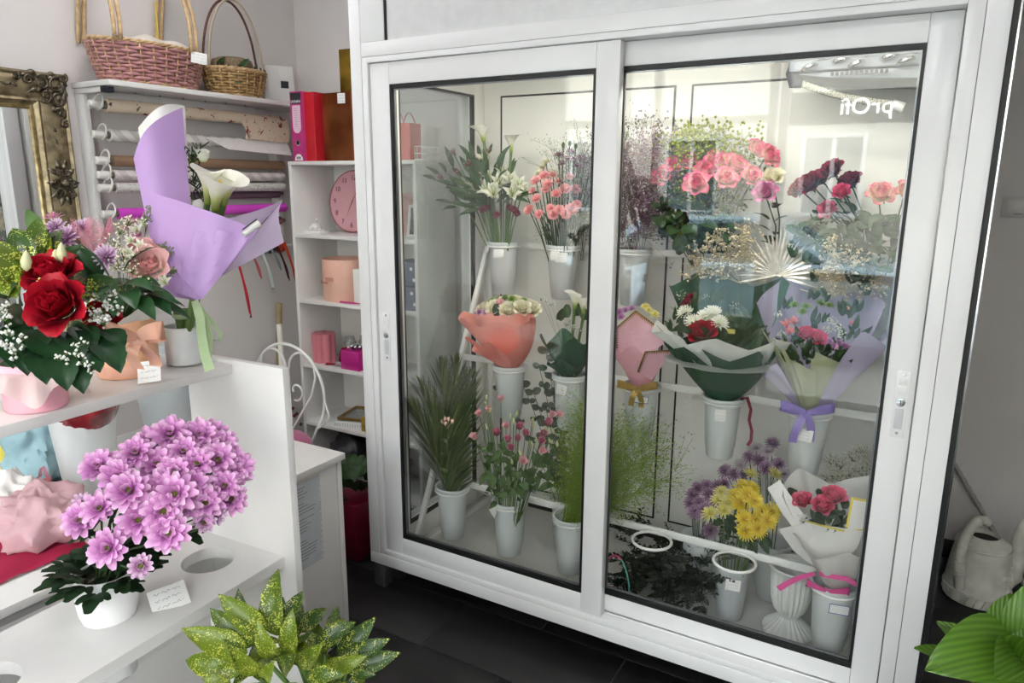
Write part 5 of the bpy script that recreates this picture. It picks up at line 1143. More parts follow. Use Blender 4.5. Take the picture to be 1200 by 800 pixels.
def rack():
    X0, X1, Y0, Y1, ZT = -2.963, -2.715, -.30, .70, 1.967
    t = thing('paper_roll_rack', 'white wall rack with top shelf and pegs for wrapping paper rolls', 'rack', (-2.84, .2, 1.35)); T = Matrix.Translation((2.84, -.2, -1.35))
    def mb(): q = MB(); q.M = T; return q
    # top shelf with cut corner at the near end
    q = mb(); q.box(X0, X1, Y0, .552, ZT-.020, ZT); q.build('top_shelf', LAM, t, bevel=.001)
    q = mb(); q.box(X0, X0+.17, Y0+.012, Y0+.030, ZT-.04, ZT-.0205); q.build('bracket', LAM, t, bevel=.001)
    q = mb(); q.box(X0+.172, X0+.205, Y0+.010, Y0+.045, ZT-.042, ZT-.0205); q.build('dark_bracket_cap', mat('navy_plastic', '#26293a', .4), t, bevel=.001)
    q = mb(); q.box(X0+.03, X0+.05, Y0+.03, .55, ZT-.06, ZT-.021); q.build('shelf_rail', LAM, t, bevel=.001)
    for y in (-.29, .66): q = mb(); q.box(X0, X0+.055, y, y+.022, 1.25, ZT-.042); q.build('upright', LAM, t, bevel=.001)
    q = mb()
    for k in range(6): q.ball((X0+.10, -.1+.11*k, ZT-.024), .004, 6, 4)
    stuff(q.build('screw_heads', GREYMETAL, t))
    pegs = [1.885, 1.772, 1.673, 1.618, 1.568, 1.465]
    M1 = print_paper('christmas_paper', '#dccbb4', [('#8a3b34', 14, .24), ('#5d3f34', 24, .16), ('#a8635a', 30, .14)])
    M2 = print_paper('satin_striped_paper', '#e4e0dd', [], stripes=('#c9c2be', 9, 1))
    M3 = mat('kraft_paper', '#8d6f57', .7, var=.06, scale=12)
    M4 = print_paper('pale_striped_film', '#d8cfcd', [], stripes=('#c3b8b7', 9, 1))
    M5 = print_paper('speckled_paper', '#d9d5d0', [('#4a4744', 75, .30), ('#8b8680', 110, .25)])
    M6 = mat('magenta_paper', '#d146c4', .4, var=.04)
    specs = [(M1, .026, 'cream wrapping paper roll printed with red poinsettias, topmost on the rack', 'sheet'), (M2, .024, 'white satin striped wrapping roll below the poinsettia roll', 'sheet2'), (M3, .022, 'plain brown kraft paper roll on the rack', None), (M4, .02, 'pale striped film roll just under the kraft paper roll', None), (M5, .02, 'white speckled wrapping roll above the magenta roll', None), (M6, .022, 'bright magenta paper roll, lowest on the rack', None)]
    KN = mat('white_knob', '#e4e0da', .35)
    for z, (m, r, lb, sh) in zip(pegs, specs):
        x = -2.85
        o = thing('wrapping_paper_roll', lb, 'paper roll', (x, .2, z), group='rolls on the paper rack')
        b = MB(); b.M = rotm(-pi/2, 0, 0); b.lathe([(r*.62, -.44), (r, -.44), (r, .44), (r*.62, .44)], 24, capb=False, closed=True); b.build('paper', m, o, angle=40)
        b = MB(); b.M = rotm(-pi/2, 0, 0); b.lathe([(r*.62, -.45), (r*.62, .45)], 16, capb=True, capt=True); b.build('core', mat('card_core', '#6f6459', .8), o)
        if sh == 'sheet':
            b = MB(); b.grid(lambda u, v: (r+.004+.012*sin(3*v)+.004*u, .16+.30*u+(.06*v if u < .1 else 0), r*.4-.11*v+.004*sin(6*u)), 9, 7, t=None); b.build('loose_sheet', m, o, angle=0)
        if sh == 'sheet2':
            b = MB(); b.grid(lambda u, v: (r+.002+.03*v, -.02+.48*u+.06*(1-v)*(1-u)*0+.10*v*(1-u), r*.6-.05*v*(1+.3*u)), 9, 5); b.build('loose_sheet', mat('plain_white_film', '#e3deda', .5), o, angle=0)
        # peg with knob and retaining ring belongs to the rack
        q = mb(); q.M = T @ at(x, -.245, z, rotm(pi/2, 0, 0)); q.lathe([(.008, -.03), (.008, .012), (.014, .012), (.0155, .03), (.015, .058), (.011, .062)], 16, capt=True); pg = q.build('peg', KN, t)
        q = mb(); q.M = T @ at(x-.006, -.262, z+.012, rotm(pi/2-.2, 0, 0)); q.tube([(.028*cos(a), .030*sin(a), 0) for a in [2*pi*i/24 for i in range(24)]], .0035, 6, closed=True); q.build('retaining_ring', KN, pg)
        q = mb(); q.tube([(x, -.247, z), (X0+.05, -.275, z-.012)], .004, 6); q.build('peg_arm', KN, pg)
rack()
# two darker rolls stacked lower behind
for z, c, lb in ((1.535, '#6f5562', 'dull plum paper roll between the speckled and magenta rolls'), (1.40, '#9a5f60', 'dusty red paper roll below the magenta roll')):
    o = thing('wrapping_paper_roll', lb, 'paper roll', (-2.90, .35, z), group='rolls on the paper rack')
    b = MB(); b.M = rotm(-pi/2, 0, 0); b.lathe([(.013, -.3), (.021, -.3), (.021, .3), (.013, .3)], 20, closed=True); b.build('paper', mat('roll_'+c[1:], c, .5, var=.06), o, angle=40)
    b = MB(); b.tube([(-.0, -.33, 0), (0, .33, 0)], .009, 10); b.build('core', mat('card_core', '', .8), o)
# ribbon spools and hanging ribbons
def ribbons():
    rod = MB().tube([(-2.86, .16, 1.275), (-2.86, .68, 1.275)], .007, 10); tag(rod.build('ribbon_rod', WHITEMETAL), 'thin white rod holding ribbon spools below the paper rolls', 'rod')
    specs = [(.29, '#c9a9a9', '#c42638', .34, 'white and red ribbon spool'), (.37, '#b65a63', None, .16, 'dusty red ribbon spool'), (.44, '#9fb2b4', '#c9d6d8', .22, 'pale blue ribbon spool'), (.495, '#6f8486', None, .13, 'teal grey ribbon spool'), (.545, '#3d1a22', None, .19, 'very dark maroon ribbon spool'), (.60, '#c5472c', None, .25, 'bright orange ribbon spool')]
    for y, c, c2, L, lb in specs:
        m = mat('ribbon_'+c[1:], c, .4, trans=.2); o = thing('ribbon_spool', lb+' on the rod with its end hanging', 'ribbon', (-2.86, y, 1.275), group='ribbon spools')
        b = MB(); b.M = rotm(-pi/2, 0, 0); b.lathe([(.008, -.012), (.034, -.012), (.034, .012), (.008, .012)], 24, closed=True); b.build('spool', m, o, angle=40)
        b = MB(); pts = [(.035+.025*sin(2.5*s)+.03*s*s, .01*sin(3*s)+.03*s*s, .02-L*s) for s in [i/14 for i in range(15)]]; strip(b, pts, [.016+.003*sin(i*.8) for i in range(15)], [(0, cos(i*.12), .0) if True else 0 for i in range(15)]); b.build('ribbon_end', mat('ribbon_'+(c2 or c)[1:], c2 or c, .4, trans=.2), o, angle=0)
ribbons()

def wicker(name, label, loc, rz, a, b, h, flare, rows, nst, mats, handle, grp):
    """oval basket: stakes + woven rods + braided rims; a,b half axes at the base"""
    t = thing(name, label, 'basket', loc, rz, grp); wm, sm, hm = mats
    n = nst*4
    def pt(ang, z, off=0):
        s = z/h; k = 1+flare*s**.8
        return Vector(((a*k+off)*cos(ang), (b*k+off)*sin(ang), z))
    w = MB()
    for i in range(rows):
        z = h*(i+.7)/(rows+.6); ph = (i % 2)*pi
        w.tube([pt(2*pi*j/n, z+.001*sin(j*1.7+i), .0045*cos(nst*2*pi*j/n*.5*1.0+ph)) for j in range(n)], h/rows*.50, 5, closed=True, t=.3+.4*((i*7) % 3)/3)
    stuff(w.build('weave', wm, t, angle=0))
    s = MB()
    for j in range(nst):
        an = 2*pi*j/nst; s.tube([pt(an, 0, .003), pt(an, h*.5, .004), pt(an, h, .003)], .0036, 5)
    stuff(s.build('stakes', sm, t, angle=0))
    for z, rr, nm in ((h, .0075, 'rim'), (.006, .006, 'base_braid')):
        q = MB()
        for ph in (0, 2.1, 4.2): q.tube([pt(2*pi*j/n, z+.0045*sin(j*.9+ph), .005*cos(j*.9+ph)) for j in range(n)], rr*.62, 5, closed=True)
        q.build(nm, sm, t, angle=0)
    q = MB(); q.lathe([(a*.98, .004), (a*.98, .008)], 32, sx=1, sy=b/a, capt=True); q.build('base', sm, t)
    return t, pt
def baskets():
    PW = mat('pink_wicker', '#c08f8e', .6, col2='#a87270', scale=60, bump=.2); TW = mat('straw_wicker', '#d2b38a', .6, col2='#b8966a', scale=60, bump=.2); BW = mat('brown_wicker_light', '#b99a66', .6, col2='#8d6c40', scale=50, bump=.2); DW = mat('dark_wicker', '#6a4430', .6, col2='#4d2f22', scale=40, bump=.2)
    t, pt = wicker('wicker_basket', 'pink and straw wicker basket with cream handles and white cloth', (-2.838, -.045, 1.968), pi/2, .195, .095, .155, .26, 11, 28, (PW, TW, TW), None, None)
    for x in (-.20, .13):
        for dx, r_ in ((-.012, .008), (.012, .008)):
            q = MB(); q.tube([(x+dx+.008*sin(9*s), (.115)*cos(pi*s), .15+.30*sin(pi*s)) for s in [i/24 for i in range(25)]], r_, 7); q.build('handle', TW, t, angle=0)
    q = MB(); q.tube([(.09, .05+.0*i, .13+.02*i) for i in range(12)], .004, 6); q.build('yellow_stalk', mat('yellow_cane', '#d4b648', .5), t)
    q = MB(); q.grid(lambda u, v: (-.12+.3*u, .08*cos(pi*v)*(1+.1*sin(9*u)), .150+.05*sin(pi*v)*(.6+.4*sin(pi*u))+.006*sin(14*u+5*v)), 22, 11)
    q.build('cloth_lining', mat('cream_cloth', '#d8d0c4', .9, var=.08, scale=40, bump=.2), t, angle=0)
    price_card((-2.712, .10, 2.095), (1, -.5, .1), .062, .045, 'price card hanging on the pink wicker basket', tilt=-.12)
    t, pt = wicker('wicker_basket', 'brown wicker basket with tall arched handle beside the pink basket', (-2.832, .375, 1.968), pi/2, .115, .085, .115, .32, 9, 22, (BW, TW, DW), None, None)
    for x in (-.02, .02): 
        q = MB(); q.tube([(.148*cos(pi*s), x, .10+.32*sin(pi*s)) for s in [i/28 for i in range(29)]], .0055, 7); q.build('handle', DW if x > 0 else mat('pale_cane', '#b9a993', .6), t, angle=0)
    q = MB()
    for j in range(22): an = 2*pi*j/22; p = pt(an, .115); q.tube([p, p+Vector((0, 0, .018))], .0035, 5)
    stuff(q.build('rim_spikes', DW, t))
    # burlap pot with embroidered leaves inside the second basket
    o = thing('burlap_pot', 'round burlap covered pot with green leaf motif inside brown basket', 'pot', (-2.832, .365, 1.985))
    MB().lathe([(.07, 0), (.088, .05), (.092, .125), (.086, .145), (.06, .155), (.0, .157)], 32).build('pot_body', mat('burlap', '#8f7b63', .9, col2='#6e5c48', scale=120, bump=.4, bscale=300), o)
    lv = leaves('burlap_leaf', .075, .03, LEAFD, bend=30)
    for k in range(7): an = -1.9+k*.5; leaf_at(o, lv, (.093*cos(an), .093*sin(an), .07+.03*(k % 2)), (-.5*sin(an), .5*cos(an), .5 if k % 2 else -.3), (cos(an), sin(an), .1), .9)
baskets()
# white gift bag at the far end of the rack
def bag(name, label, loc, rz, w, d, h, m, handles=None, taper=1.0):
    t = thing(name, label, 'gift bag', loc, rz); b = MB()
    vs = [(-w/2, -d/2, 0), (w/2, -d/2, 0), (w/2, d/2, 0), (-w/2, d/2, 0), (-w/2*taper, -d/2, h), (w/2*taper, -d/2, h), (w/2*taper, d/2, h), (-w/2*taper, d/2, h), (-w/2, -.01, h*.4), (w/2, -.01, h*.4)]
    b.add(vs[:8], [(3, 2, 1, 0), (0, 1, 5, 4), (1, 2, 6, 5), (2, 3, 7, 6), (3, 0, 4, 7)]); b.build('bag_body', m, t, bevel=0, smooth=False)
    if handles:
        for y in (-d/2, d/2):
            q = MB(); pts = [(-w*.3+w*.6*s, y*1.02, h*.95+.06*sin(pi*s)) for s in [i/10 for i in range(11)]]; strip(q, pts, .010, (0, 1, 0)); q.build('bag_handle', handles, t, angle=0)
    return t
g = bag('gift_bag', 'white paper gift bag with grey ribbon handles beside the basket', (-2.86, .655, 1.969), pi/2-.5, .15, .08, .175, mat('white_paper', '', .5), None, .88)
# (stands on the wall shelf continuing behind the rack)
GRB = mat('grey_ribbon', '#9a9d9e', .4)
for sx in (-1, 1):
    for k in (0, 1):
        q = MB(); strip(q, [(sx*(.07+.028*sin(pi*s)+.008*k), -.045, .13-.13*s+.02*k) for s in [i/10 for i in range(11)]], .012, (.3, 1, 0)); q.build('bag_ribbon', GRB, g, angle=0)
q = MB().box(.0, .045, -.0425, -.041, .118, .155); q.build('price_sticker', CARD, g, smooth=False)
q = MB().box(.005, .042, -.0425, -.041, .072, .105); q.build('black_label', INKD, g, smooth=False)
MB().box(-2.963, -2.72, .554, .80, 1.948, 1.967).build('wall_shelf', LAM, None, bevel=.001)
tag(bpy.data.objects['wall_shelf'], 'short white wall shelf in the corner carrying the white gift bag', 'shelf')

# ---------------------------------------------------------------- shelf unit beside the cabinet
SHZ = [1.69, 1.345, 1.02, .688, .379]
def shelf_unit():
    X0, X1, Y0, Y1 = -2.717, -1.95, .557, .852
    t = thing('shelf_unit', 'tall open white shelf unit between the paper rack and glass cabinet', 'shelf unit', ((X0+X1)/2, .7, 0)); T = Matrix.Translation((-(X0+X1)/2, -.7, 0))
    for x in (X0, X1-.018): q = MB(); q.M = T; q.box(x, x+.018, Y0, Y1, 0, 1.672); q.build('side_panel', LAM, t, bevel=.001)
    q = MB(); q.M = T; q.box(X0, X1, Y0-.002, Y1, 1.6725, 1.69); q.build('top_board', LAM, t, bevel=.001)
    q = MB(); q.M = T; q.box(X0+.0185, X1-.0185, Y1-.006, Y1, .05, 1.672); q.build('back_board', LAMEDGE, t, smooth=False)
    for z in SHZ[1:]+[.07]: q = MB(); q.M = T; q.box(X0+.0185, X1-.0185, Y0+.001, Y1-.007, z-.018, z); q.build('shelf', LAM, t, bevel=.001)
shelf_unit()
def unit_items():
    z = SHZ[0]
    # lever arch binder
    MG = mat('magenta_board', '#b52f76', .4, var=.04); PKB = mat('pink_board', '#d24a86', .45, var=.04)
    t = thing('lever_arch_binder', 'pink and magenta lever arch binder on top of the shelf unit', 'binder', (-2.645, .68, z))
    MB().box(-.039, .039, -.12, -.117, 0, .318).build('spine', MG, t, bevel=.0008)
    for x in (-.039, .036): MB().box(x, x+.003, -.1165, .155, 0, .318).build('cover', PKB, t, bevel=.0008)
    MB().box(-.034, .034, -.10, .14, .004, .300).build('pages', CARD, t, bevel=.001)
    MB().box(-.033, .033, -.1212, -.1205, .262, .312).build('brand_panel', INKD, t, smooth=False)
    text_mesh('brand_lettering', 'DONAU', .017, mat('white_print', '#f0f0f0', .6), t, at(0, -.1216, .272, FACE_S))
    q = MB(); 
    poly = [(-.026, .255), (.026, .255)]+[(.026*cos(a), .155+.026*sin(a)-.0) for a in [-pi*i/12 for i in range(13)]]
    q.prism(poly, -.1212, -.1204); q.build('spine_label', mat('pale_pink_label', '#e9c3d5', .5), t, smooth=False)
    q = MB()
    for i in range(9): q.box(-.016, .012-.004*(i % 3), -.1216, -.1213, .240-.010*i, .2415-.010*i)
    q.build('label_lines', INK, t, smooth=False)
    q = MB(); q.M = at(0, -.1202, .085, FACE_S); q.lathe([(.0135, 0), (.0135, .001), (.0095, .0012)], 20); q.build('finger_ring', CHROME, t)
    q = MB(); q.M = at(0, -.1202, .085, FACE_S); q.lathe([(.0095, .0), (.0095, .0006)], 18, capt=True); q.build('finger_hole', BLACK, t)
    poly = [(.026*cos(a), .004+.03*sin(a)) for a in [pi*i/14 for i in range(15)]]; q = MB(); q.prism(list(reversed(poly)), -.1212, -.1204); q.build('bottom_label', CARD, t, smooth=False)
    q = MB()
    for i in range(8): q.box(-.014+.0036*i, -.0125+.0036*i+.0012*(i % 2), -.1216, -.1213, .010, .022)
    q.build('barcode', INKD, t, smooth=False)
    t = thing('red_folder', 'glossy red cardboard box file between binder and copper bag', 'folder', (-2.571, .70, z)); MB().box(-.033, .03, -.13, .12, 0, .312).build('folder_body', mat('red_gloss', '#c5202e', .25), t, bevel=.002)
    b_ = bag('copper_gift_bag', 'shiny copper gift bag with white price card beside the red folder', (-2.445, .66, z), 0, .175, .09, .308, mat('copper_foil', '#a8663f', .22, col2='#7d4426', scale=9, metal=.85, bump=.25, bscale=14), None, 1.0)
    MB().box(-.08, .08, -.047, -.0455, .262, .268).build('bag_fold', mat('copper_foil', '', .2), b_, smooth=False)
    price_card((-2.405, .608, z+.28), (.2, -1, 0), .04, .045, 'price card on the shiny copper gift bag')
    bag('gold_gift_bag', 'tall gold foil gift bag standing behind the copper bag', (-2.45, .785, z), .1, .17, .07, .52, mat('gold_foil', '#a98a35', .25, col2='#6e5a20', scale=14, metal=.85, bump=.3, bscale=20))
    t = bag('red_gift_bag', 'coral red gift bag at the end of the shelf unit', (-2.09, .66, z), 0, .13, .08, .16, mat('coral_red_bag', '#d2605c', .5), mat('coral_red_bag', '', .5))
    o = thing('white_wire_basket', 'small white wire basket beside the coral red gift bag', 'basket', (-1.995, .70, z)); q = MB()
    for zz in (.004, .03, .06): q.tube([(.04*cos(a), .07*sin(a), zz) for a in [2*pi*i/20 for i in range(20)]], .002, 5, closed=True)
    for k in range(12): a = 2*pi*k/12; q.tube([(.04*cos(a), .07*sin(a), .004), (.04*cos(a), .07*sin(a), .06)], .0015, 4)
    q.build('wires', WHITEMETAL, o)
    # ---- second shelf: clock, crystal ornament, slab, photo frame
    z = SHZ[1]; t = thing('round_clock', 'round pink wall clock leaning at the back of the shelf', 'clock', (-2.52, .79, z)); R = .152
    PK = mat('clock_pink', '#d9a3ab', .5, var=.05); T2 = at(0, 0, R+.001, rotm(-.12, 0, 0))
    q = MB(); q.M = T2 @ FACE_S; q.lathe([(R, -.008), (R, .008), (R-.006, .010), (R-.008, .008), (0, .008)], 56); q.build('clock_face', PK, t)
    q = MB(); q.M = T2 @ FACE_S; q.tube([(R*cos(a), R*sin(a), .008) for a in [2*pi*i/56 for i in range(56)]], .003, 6, closed=True); q.build('clock_rim', mat('dark_rose', '#8d4d58', .4), t)
    for k in range(1, 13):
        a = pi/2-k*pi/6; text_mesh('numeral', str(k), .036, mat('numeral_ink', '#5d3038', .6), t, T2 @ at(.118*cos(a), -.0092, .118*sin(a), FACE_S))
    for a, L in ((1.1, .06), (4.3, .09)):
        q = MB(); q.M = T2; q.add([(-.003*sin(a), -.012, .003*cos(a)), (.003*sin(a), -.012, -.003*cos(a)), (L*cos(a), -.012, L*sin(a))], [(0, 1, 2)]); q.build('clock_hand', mat('numeral_ink', '', .5), t, smooth=False)
    t = thing('crystal_ornament', 'small white faceted crystal ornament beside the pink clock', 'ornament', (-2.655, .66, z)); q = MB(); r_ = random.Random(3)
    for i in range(40):
        d = Vector((r_.gauss(0, 1), r_.gauss(0, 1), abs(r_.gauss(0, .7)))).normalized(); q.octa(d*.032+Vector((0, 0, .010)), .011)
    q.ball((0, 0, .02), .03, 8, 6, sz=.8); q.build('crystals', mat('crystal_white', '#dcd9d6', .15), t, smooth=False); q = MB(); q.tube([(0, 0, .05), (.008, 0, .062), (.0, 0, .07)], .0012, 4); q.build('hanging_loop', CHROME, t)
    t = MB().box(-.055, .055, -.03, .03, 0, .016).build('white_box', CARD, None, bevel=.003, loc=(-2.60, .60, z)); tag(t, 'flat white box lying in front of the crystal ornament', 'box')
    t = thing('photo_frame', 'white photo frame with a small dark portrait near the glass cabinet', 'photo frame', (-2.045, .68, z)); T3 = rotm(-.15, 0, 0)
    q = MB(); q.M = T3; rect_frame(q, -.055, .055, 0, .15, .014, -.008, .004); q.build('frame', WHITEMETAL, t, bevel=.001)
    q = MB(); q.M = T3; q.box(-.041, .041, -.003, -.001, .014, .136); q.build('portrait', mat('grey_photo', '#6d6e70', .5, col2='#2f3032', scale=18), t, smooth=False)
    t = tag(MB().box(-.1, .1, -.04, .04, 0, .20).build('pink_gift_box', mat('pale_pink_box', '#d9a9a5', .5), None, bevel=.003, loc=(-2.10, .78, z)), 'pale pink gift box behind the small photo frame', 'box')
    # ---- third shelf: hat box, pen, blue boxes
    z = SHZ[2]; t = thing('round_hat_box', 'round peach hat box with small gold print on shelf', 'box', (-2.50, .69, z)); PE = mat('peach_board', '#e9b9a4', .55, var=.04)
    MB().lathe([(.114, 0), (.116, .003), (.116, .205), (.113, .205), (.112, .01)], 48, capt=True).build('box_body', PE, t)
    q = MB(); q.M = at(0, 0, .1); q.grid(lambda u, v: (.1168*sin(-.3+.5*u), -.1168*cos(-.3+.5*u), .02*v), 6, 2); q.build('print', mat('rose_print', '#cf9180', .5), t)
    text_mesh('lettering', 'Love', .024, mat('red_brown_ink', '#a0524a', .5), t, at(-.035, -.118, .095, FACE_S))
    t = tag(MB().tube([(-.07, 0, .006), (.06, .01, .006), (.07, .011, .006)], [.005, .005, .002], 8).build('pink_pen', mat('hot_pink_plastic', '#c2347a', .35), None, loc=(-2.37, .575, z)), 'hot pink pen lying in front of the hat box', 'pen')
    t = tag(MB().box(-.04, .04, -.03, .03, 0, .17).build('white_carton', CARD, None, bevel=.002, loc=(-2.315, .61, z)), 'tall white carton beside the peach hat box', 'box')
    BB = mat('blue_board', '#46587a', .5, col2='#3a4a6a', scale=20)
    for k in range(2):
        t = thing('blue_gift_box', ['lower blue gift box with small white prints', 'upper blue gift box with white label'][k], 'box', (-2.04, .66, z+.112*k), group='blue boxes by the cabinet'); MB().box(-.085, .065, -.075, .075, 0, .108).build('box_body', BB, t, bevel=.002)
        for x, zz in ((-.05, .03), (-.02, .075), (.03, .08), (.045, .03)): q = MB(); q.M = at(x, -.0758, zz, FACE_S); q.lathe([(.009, 0), (.007, .0006)], 7, capt=True); q.build('white_print', CARD, t, smooth=False)
        if k: MB().box(-.075, -.035, -.0775, -.0762, .045, .09).build('label', CARD, t, smooth=False)
    # ---- fourth shelf
    z = SHZ[3]; t = thing('fluted_candle', 'fluted dusky pink pillar candle on shelf', 'candle', (-2.635, .65, z)); q = MB(); n = 60
    vs = []; 
    for zz in (0, .15): vs += [((.047+.013*abs(sin(3.5*2*pi*j/n)))*cos(2*pi*j/n), (.047+.013*abs(sin(3.5*2*pi*j/n)))*sin(2*pi*j/n), zz) for j in range(n)]
    q.add(vs, [(j, (j+1) % n, n+(j+1) % n, n+j) for j in range(n)]+[tuple(range(n, 2*n))]); q.build('wax_body', mat('dusky_pink_wax', '#cf7b85', .45, sss=.15), t, angle=50); MB().tube([(0, 0, .15), (.002, 0, .162)], .0012, 5).build('wick', INKD, t)
    GJ = glassy('jar_glass', (.92, .94, .93), 1.0, base=.06, haze=.12)
    for x, y, r_, h_, lb in ((-2.52, .72, .032, .13, 'clear glass jar beside the fluted candle'), (-2.45, .75, .03, .14, 'taller clear glass jar behind the dark red ribbon')):
        t = tag(MB().lathe([(r_, 0), (r_, h_*.8), (r_*.7, h_*.9), (r_*.75, h_), (r_*.65, h_), (r_*.9, h_*.78), (r_*.92, .005)], 24).build('glass_jar', GJ, None, loc=(x, y, z)), lb, 'jar')
    t = thing('magenta_gift_box', 'magenta gift box with silver rosette on shelf', 'box', (-2.395, .63, z)); MB().box(-.06, .06, -.055, .055, 0, .095).build('box_body', mat('magenta_board_b', '#b81f80', .4), t, bevel=.003)
    q = MB()
    for i in range(9): a = i*.7; q.tube([(.02*cos(a), .02*sin(a), .10), (.038*cos(a+.3), .038*sin(a+.3), .115), (.01*cos(a+.6), .01*sin(a+.6), .118)], .006, 5)
    q.build('silver_rosette', CHROME, t, angle=0)
    t = thing('dark_red_ribbon', 'dark red wired ribbon bow on shelf beside magenta box', 'ribbon', (-2.475, .60, z)); DRB = mat('dark_red_satin', '#8e1730', .35, trans=.1)
    q = MB(); strip(q, [(-.11, .0, .003), (-.05, .01, .008), (-.01, .0, .03), (.02, 0, .07), (.025, 0, .105), (.0, .01, .085), (.0, 0, .04), (.03, 0, .004)], .028, (.2, 1, .3)); q.build('ribbon_body', DRB, t, angle=0)
    # ---- fifth shelf: brass framed glass trays, yellow packet
    z = SHZ[4]; GI = mat('brass', '#a98650', .3, metal=.8)
    for k, (x, y, zz, w, d, lb) in enumerate(((-2.45, .70, 0, .20, .22, 'white lace-edged tray under the brass frame'), (-2.435, .70, .034, .19, .2, 'brass framed glass tray on the white lace tray'))):
        t = thing('glass_tray', lb, 'tray', (x, y, z+zz), .25, group='trays on the shelf'); q = MB(); m = WHITEMETAL if k == 0 else GI
        q.box(-w/2, w/2, -d/2, -d/2+.012, 0, .028 if k == 0 else .014); q.box(-w/2, w/2, d/2-.012, d/2, 0, .028 if k == 0 else .014); q.box(-w/2, -w/2+.012, -d/2+.0125, d/2-.0125, 0, .028 if k == 0 else .014); q.box(w/2-.012, w/2, -d/2+.0125, d/2-.0125, 0, .028 if k == 0 else .014)
        q.build('tray_rim', m, t, bevel=.001); MB().box(-w/2+.013, w/2-.013, -d/2+.013, d/2-.013, .002, .006).build('tray_plate', GJ if k else m, t, smooth=False)
        if k == 0:
            q = MB()
            for i in range(14): q.box(-w/2+.008+.014*i, -w/2+.014+.014*i, -d/2-.002, -d/2-.0005, .004, .022)
            q.build('lace_holes', mat('recess_grey', '', .4), t, smooth=False)
    t = tag(MB().box(-.03, .03, -.02, .02, 0, .075).build('yellow_packet', mat('yellow_foil', '#cda43a', .4, col2='#8f7a30', scale=40), None, bevel=.004, loc=(-2.315, .60, z)), 'small yellow packet beside the brass framed tray', 'packet')
    # bottom compartment: dark bags
    for x, y, r_, lb in ((-2.5, .68, .13, 'crumpled black plastic bag at the bottom of the shelf unit'), (-2.25, .68, .12, 'crumpled dark grey plastic bag at the bottom of the shelf unit')):
        q = MB(); q.ball((0, 0, r_*.9), r_, 22, 14, sz=.9); q.v = [tuple(Vector(v)*(1+.22*noise.noise(Vector(v)*16+Vector((x*9, 0, 0))))) for v in q.v]; zmin = min(v[2] for v in q.v); q.v = [(a, b*.8, c-zmin) for a, b, c in q.v]
        tag(q.build('plastic_bag', mat('dark_plastic_film', '#2a2830', .3, col2='#141316', scale=12), None, loc=(x, y, .0705), angle=0), lb, 'bag')
unit_items()

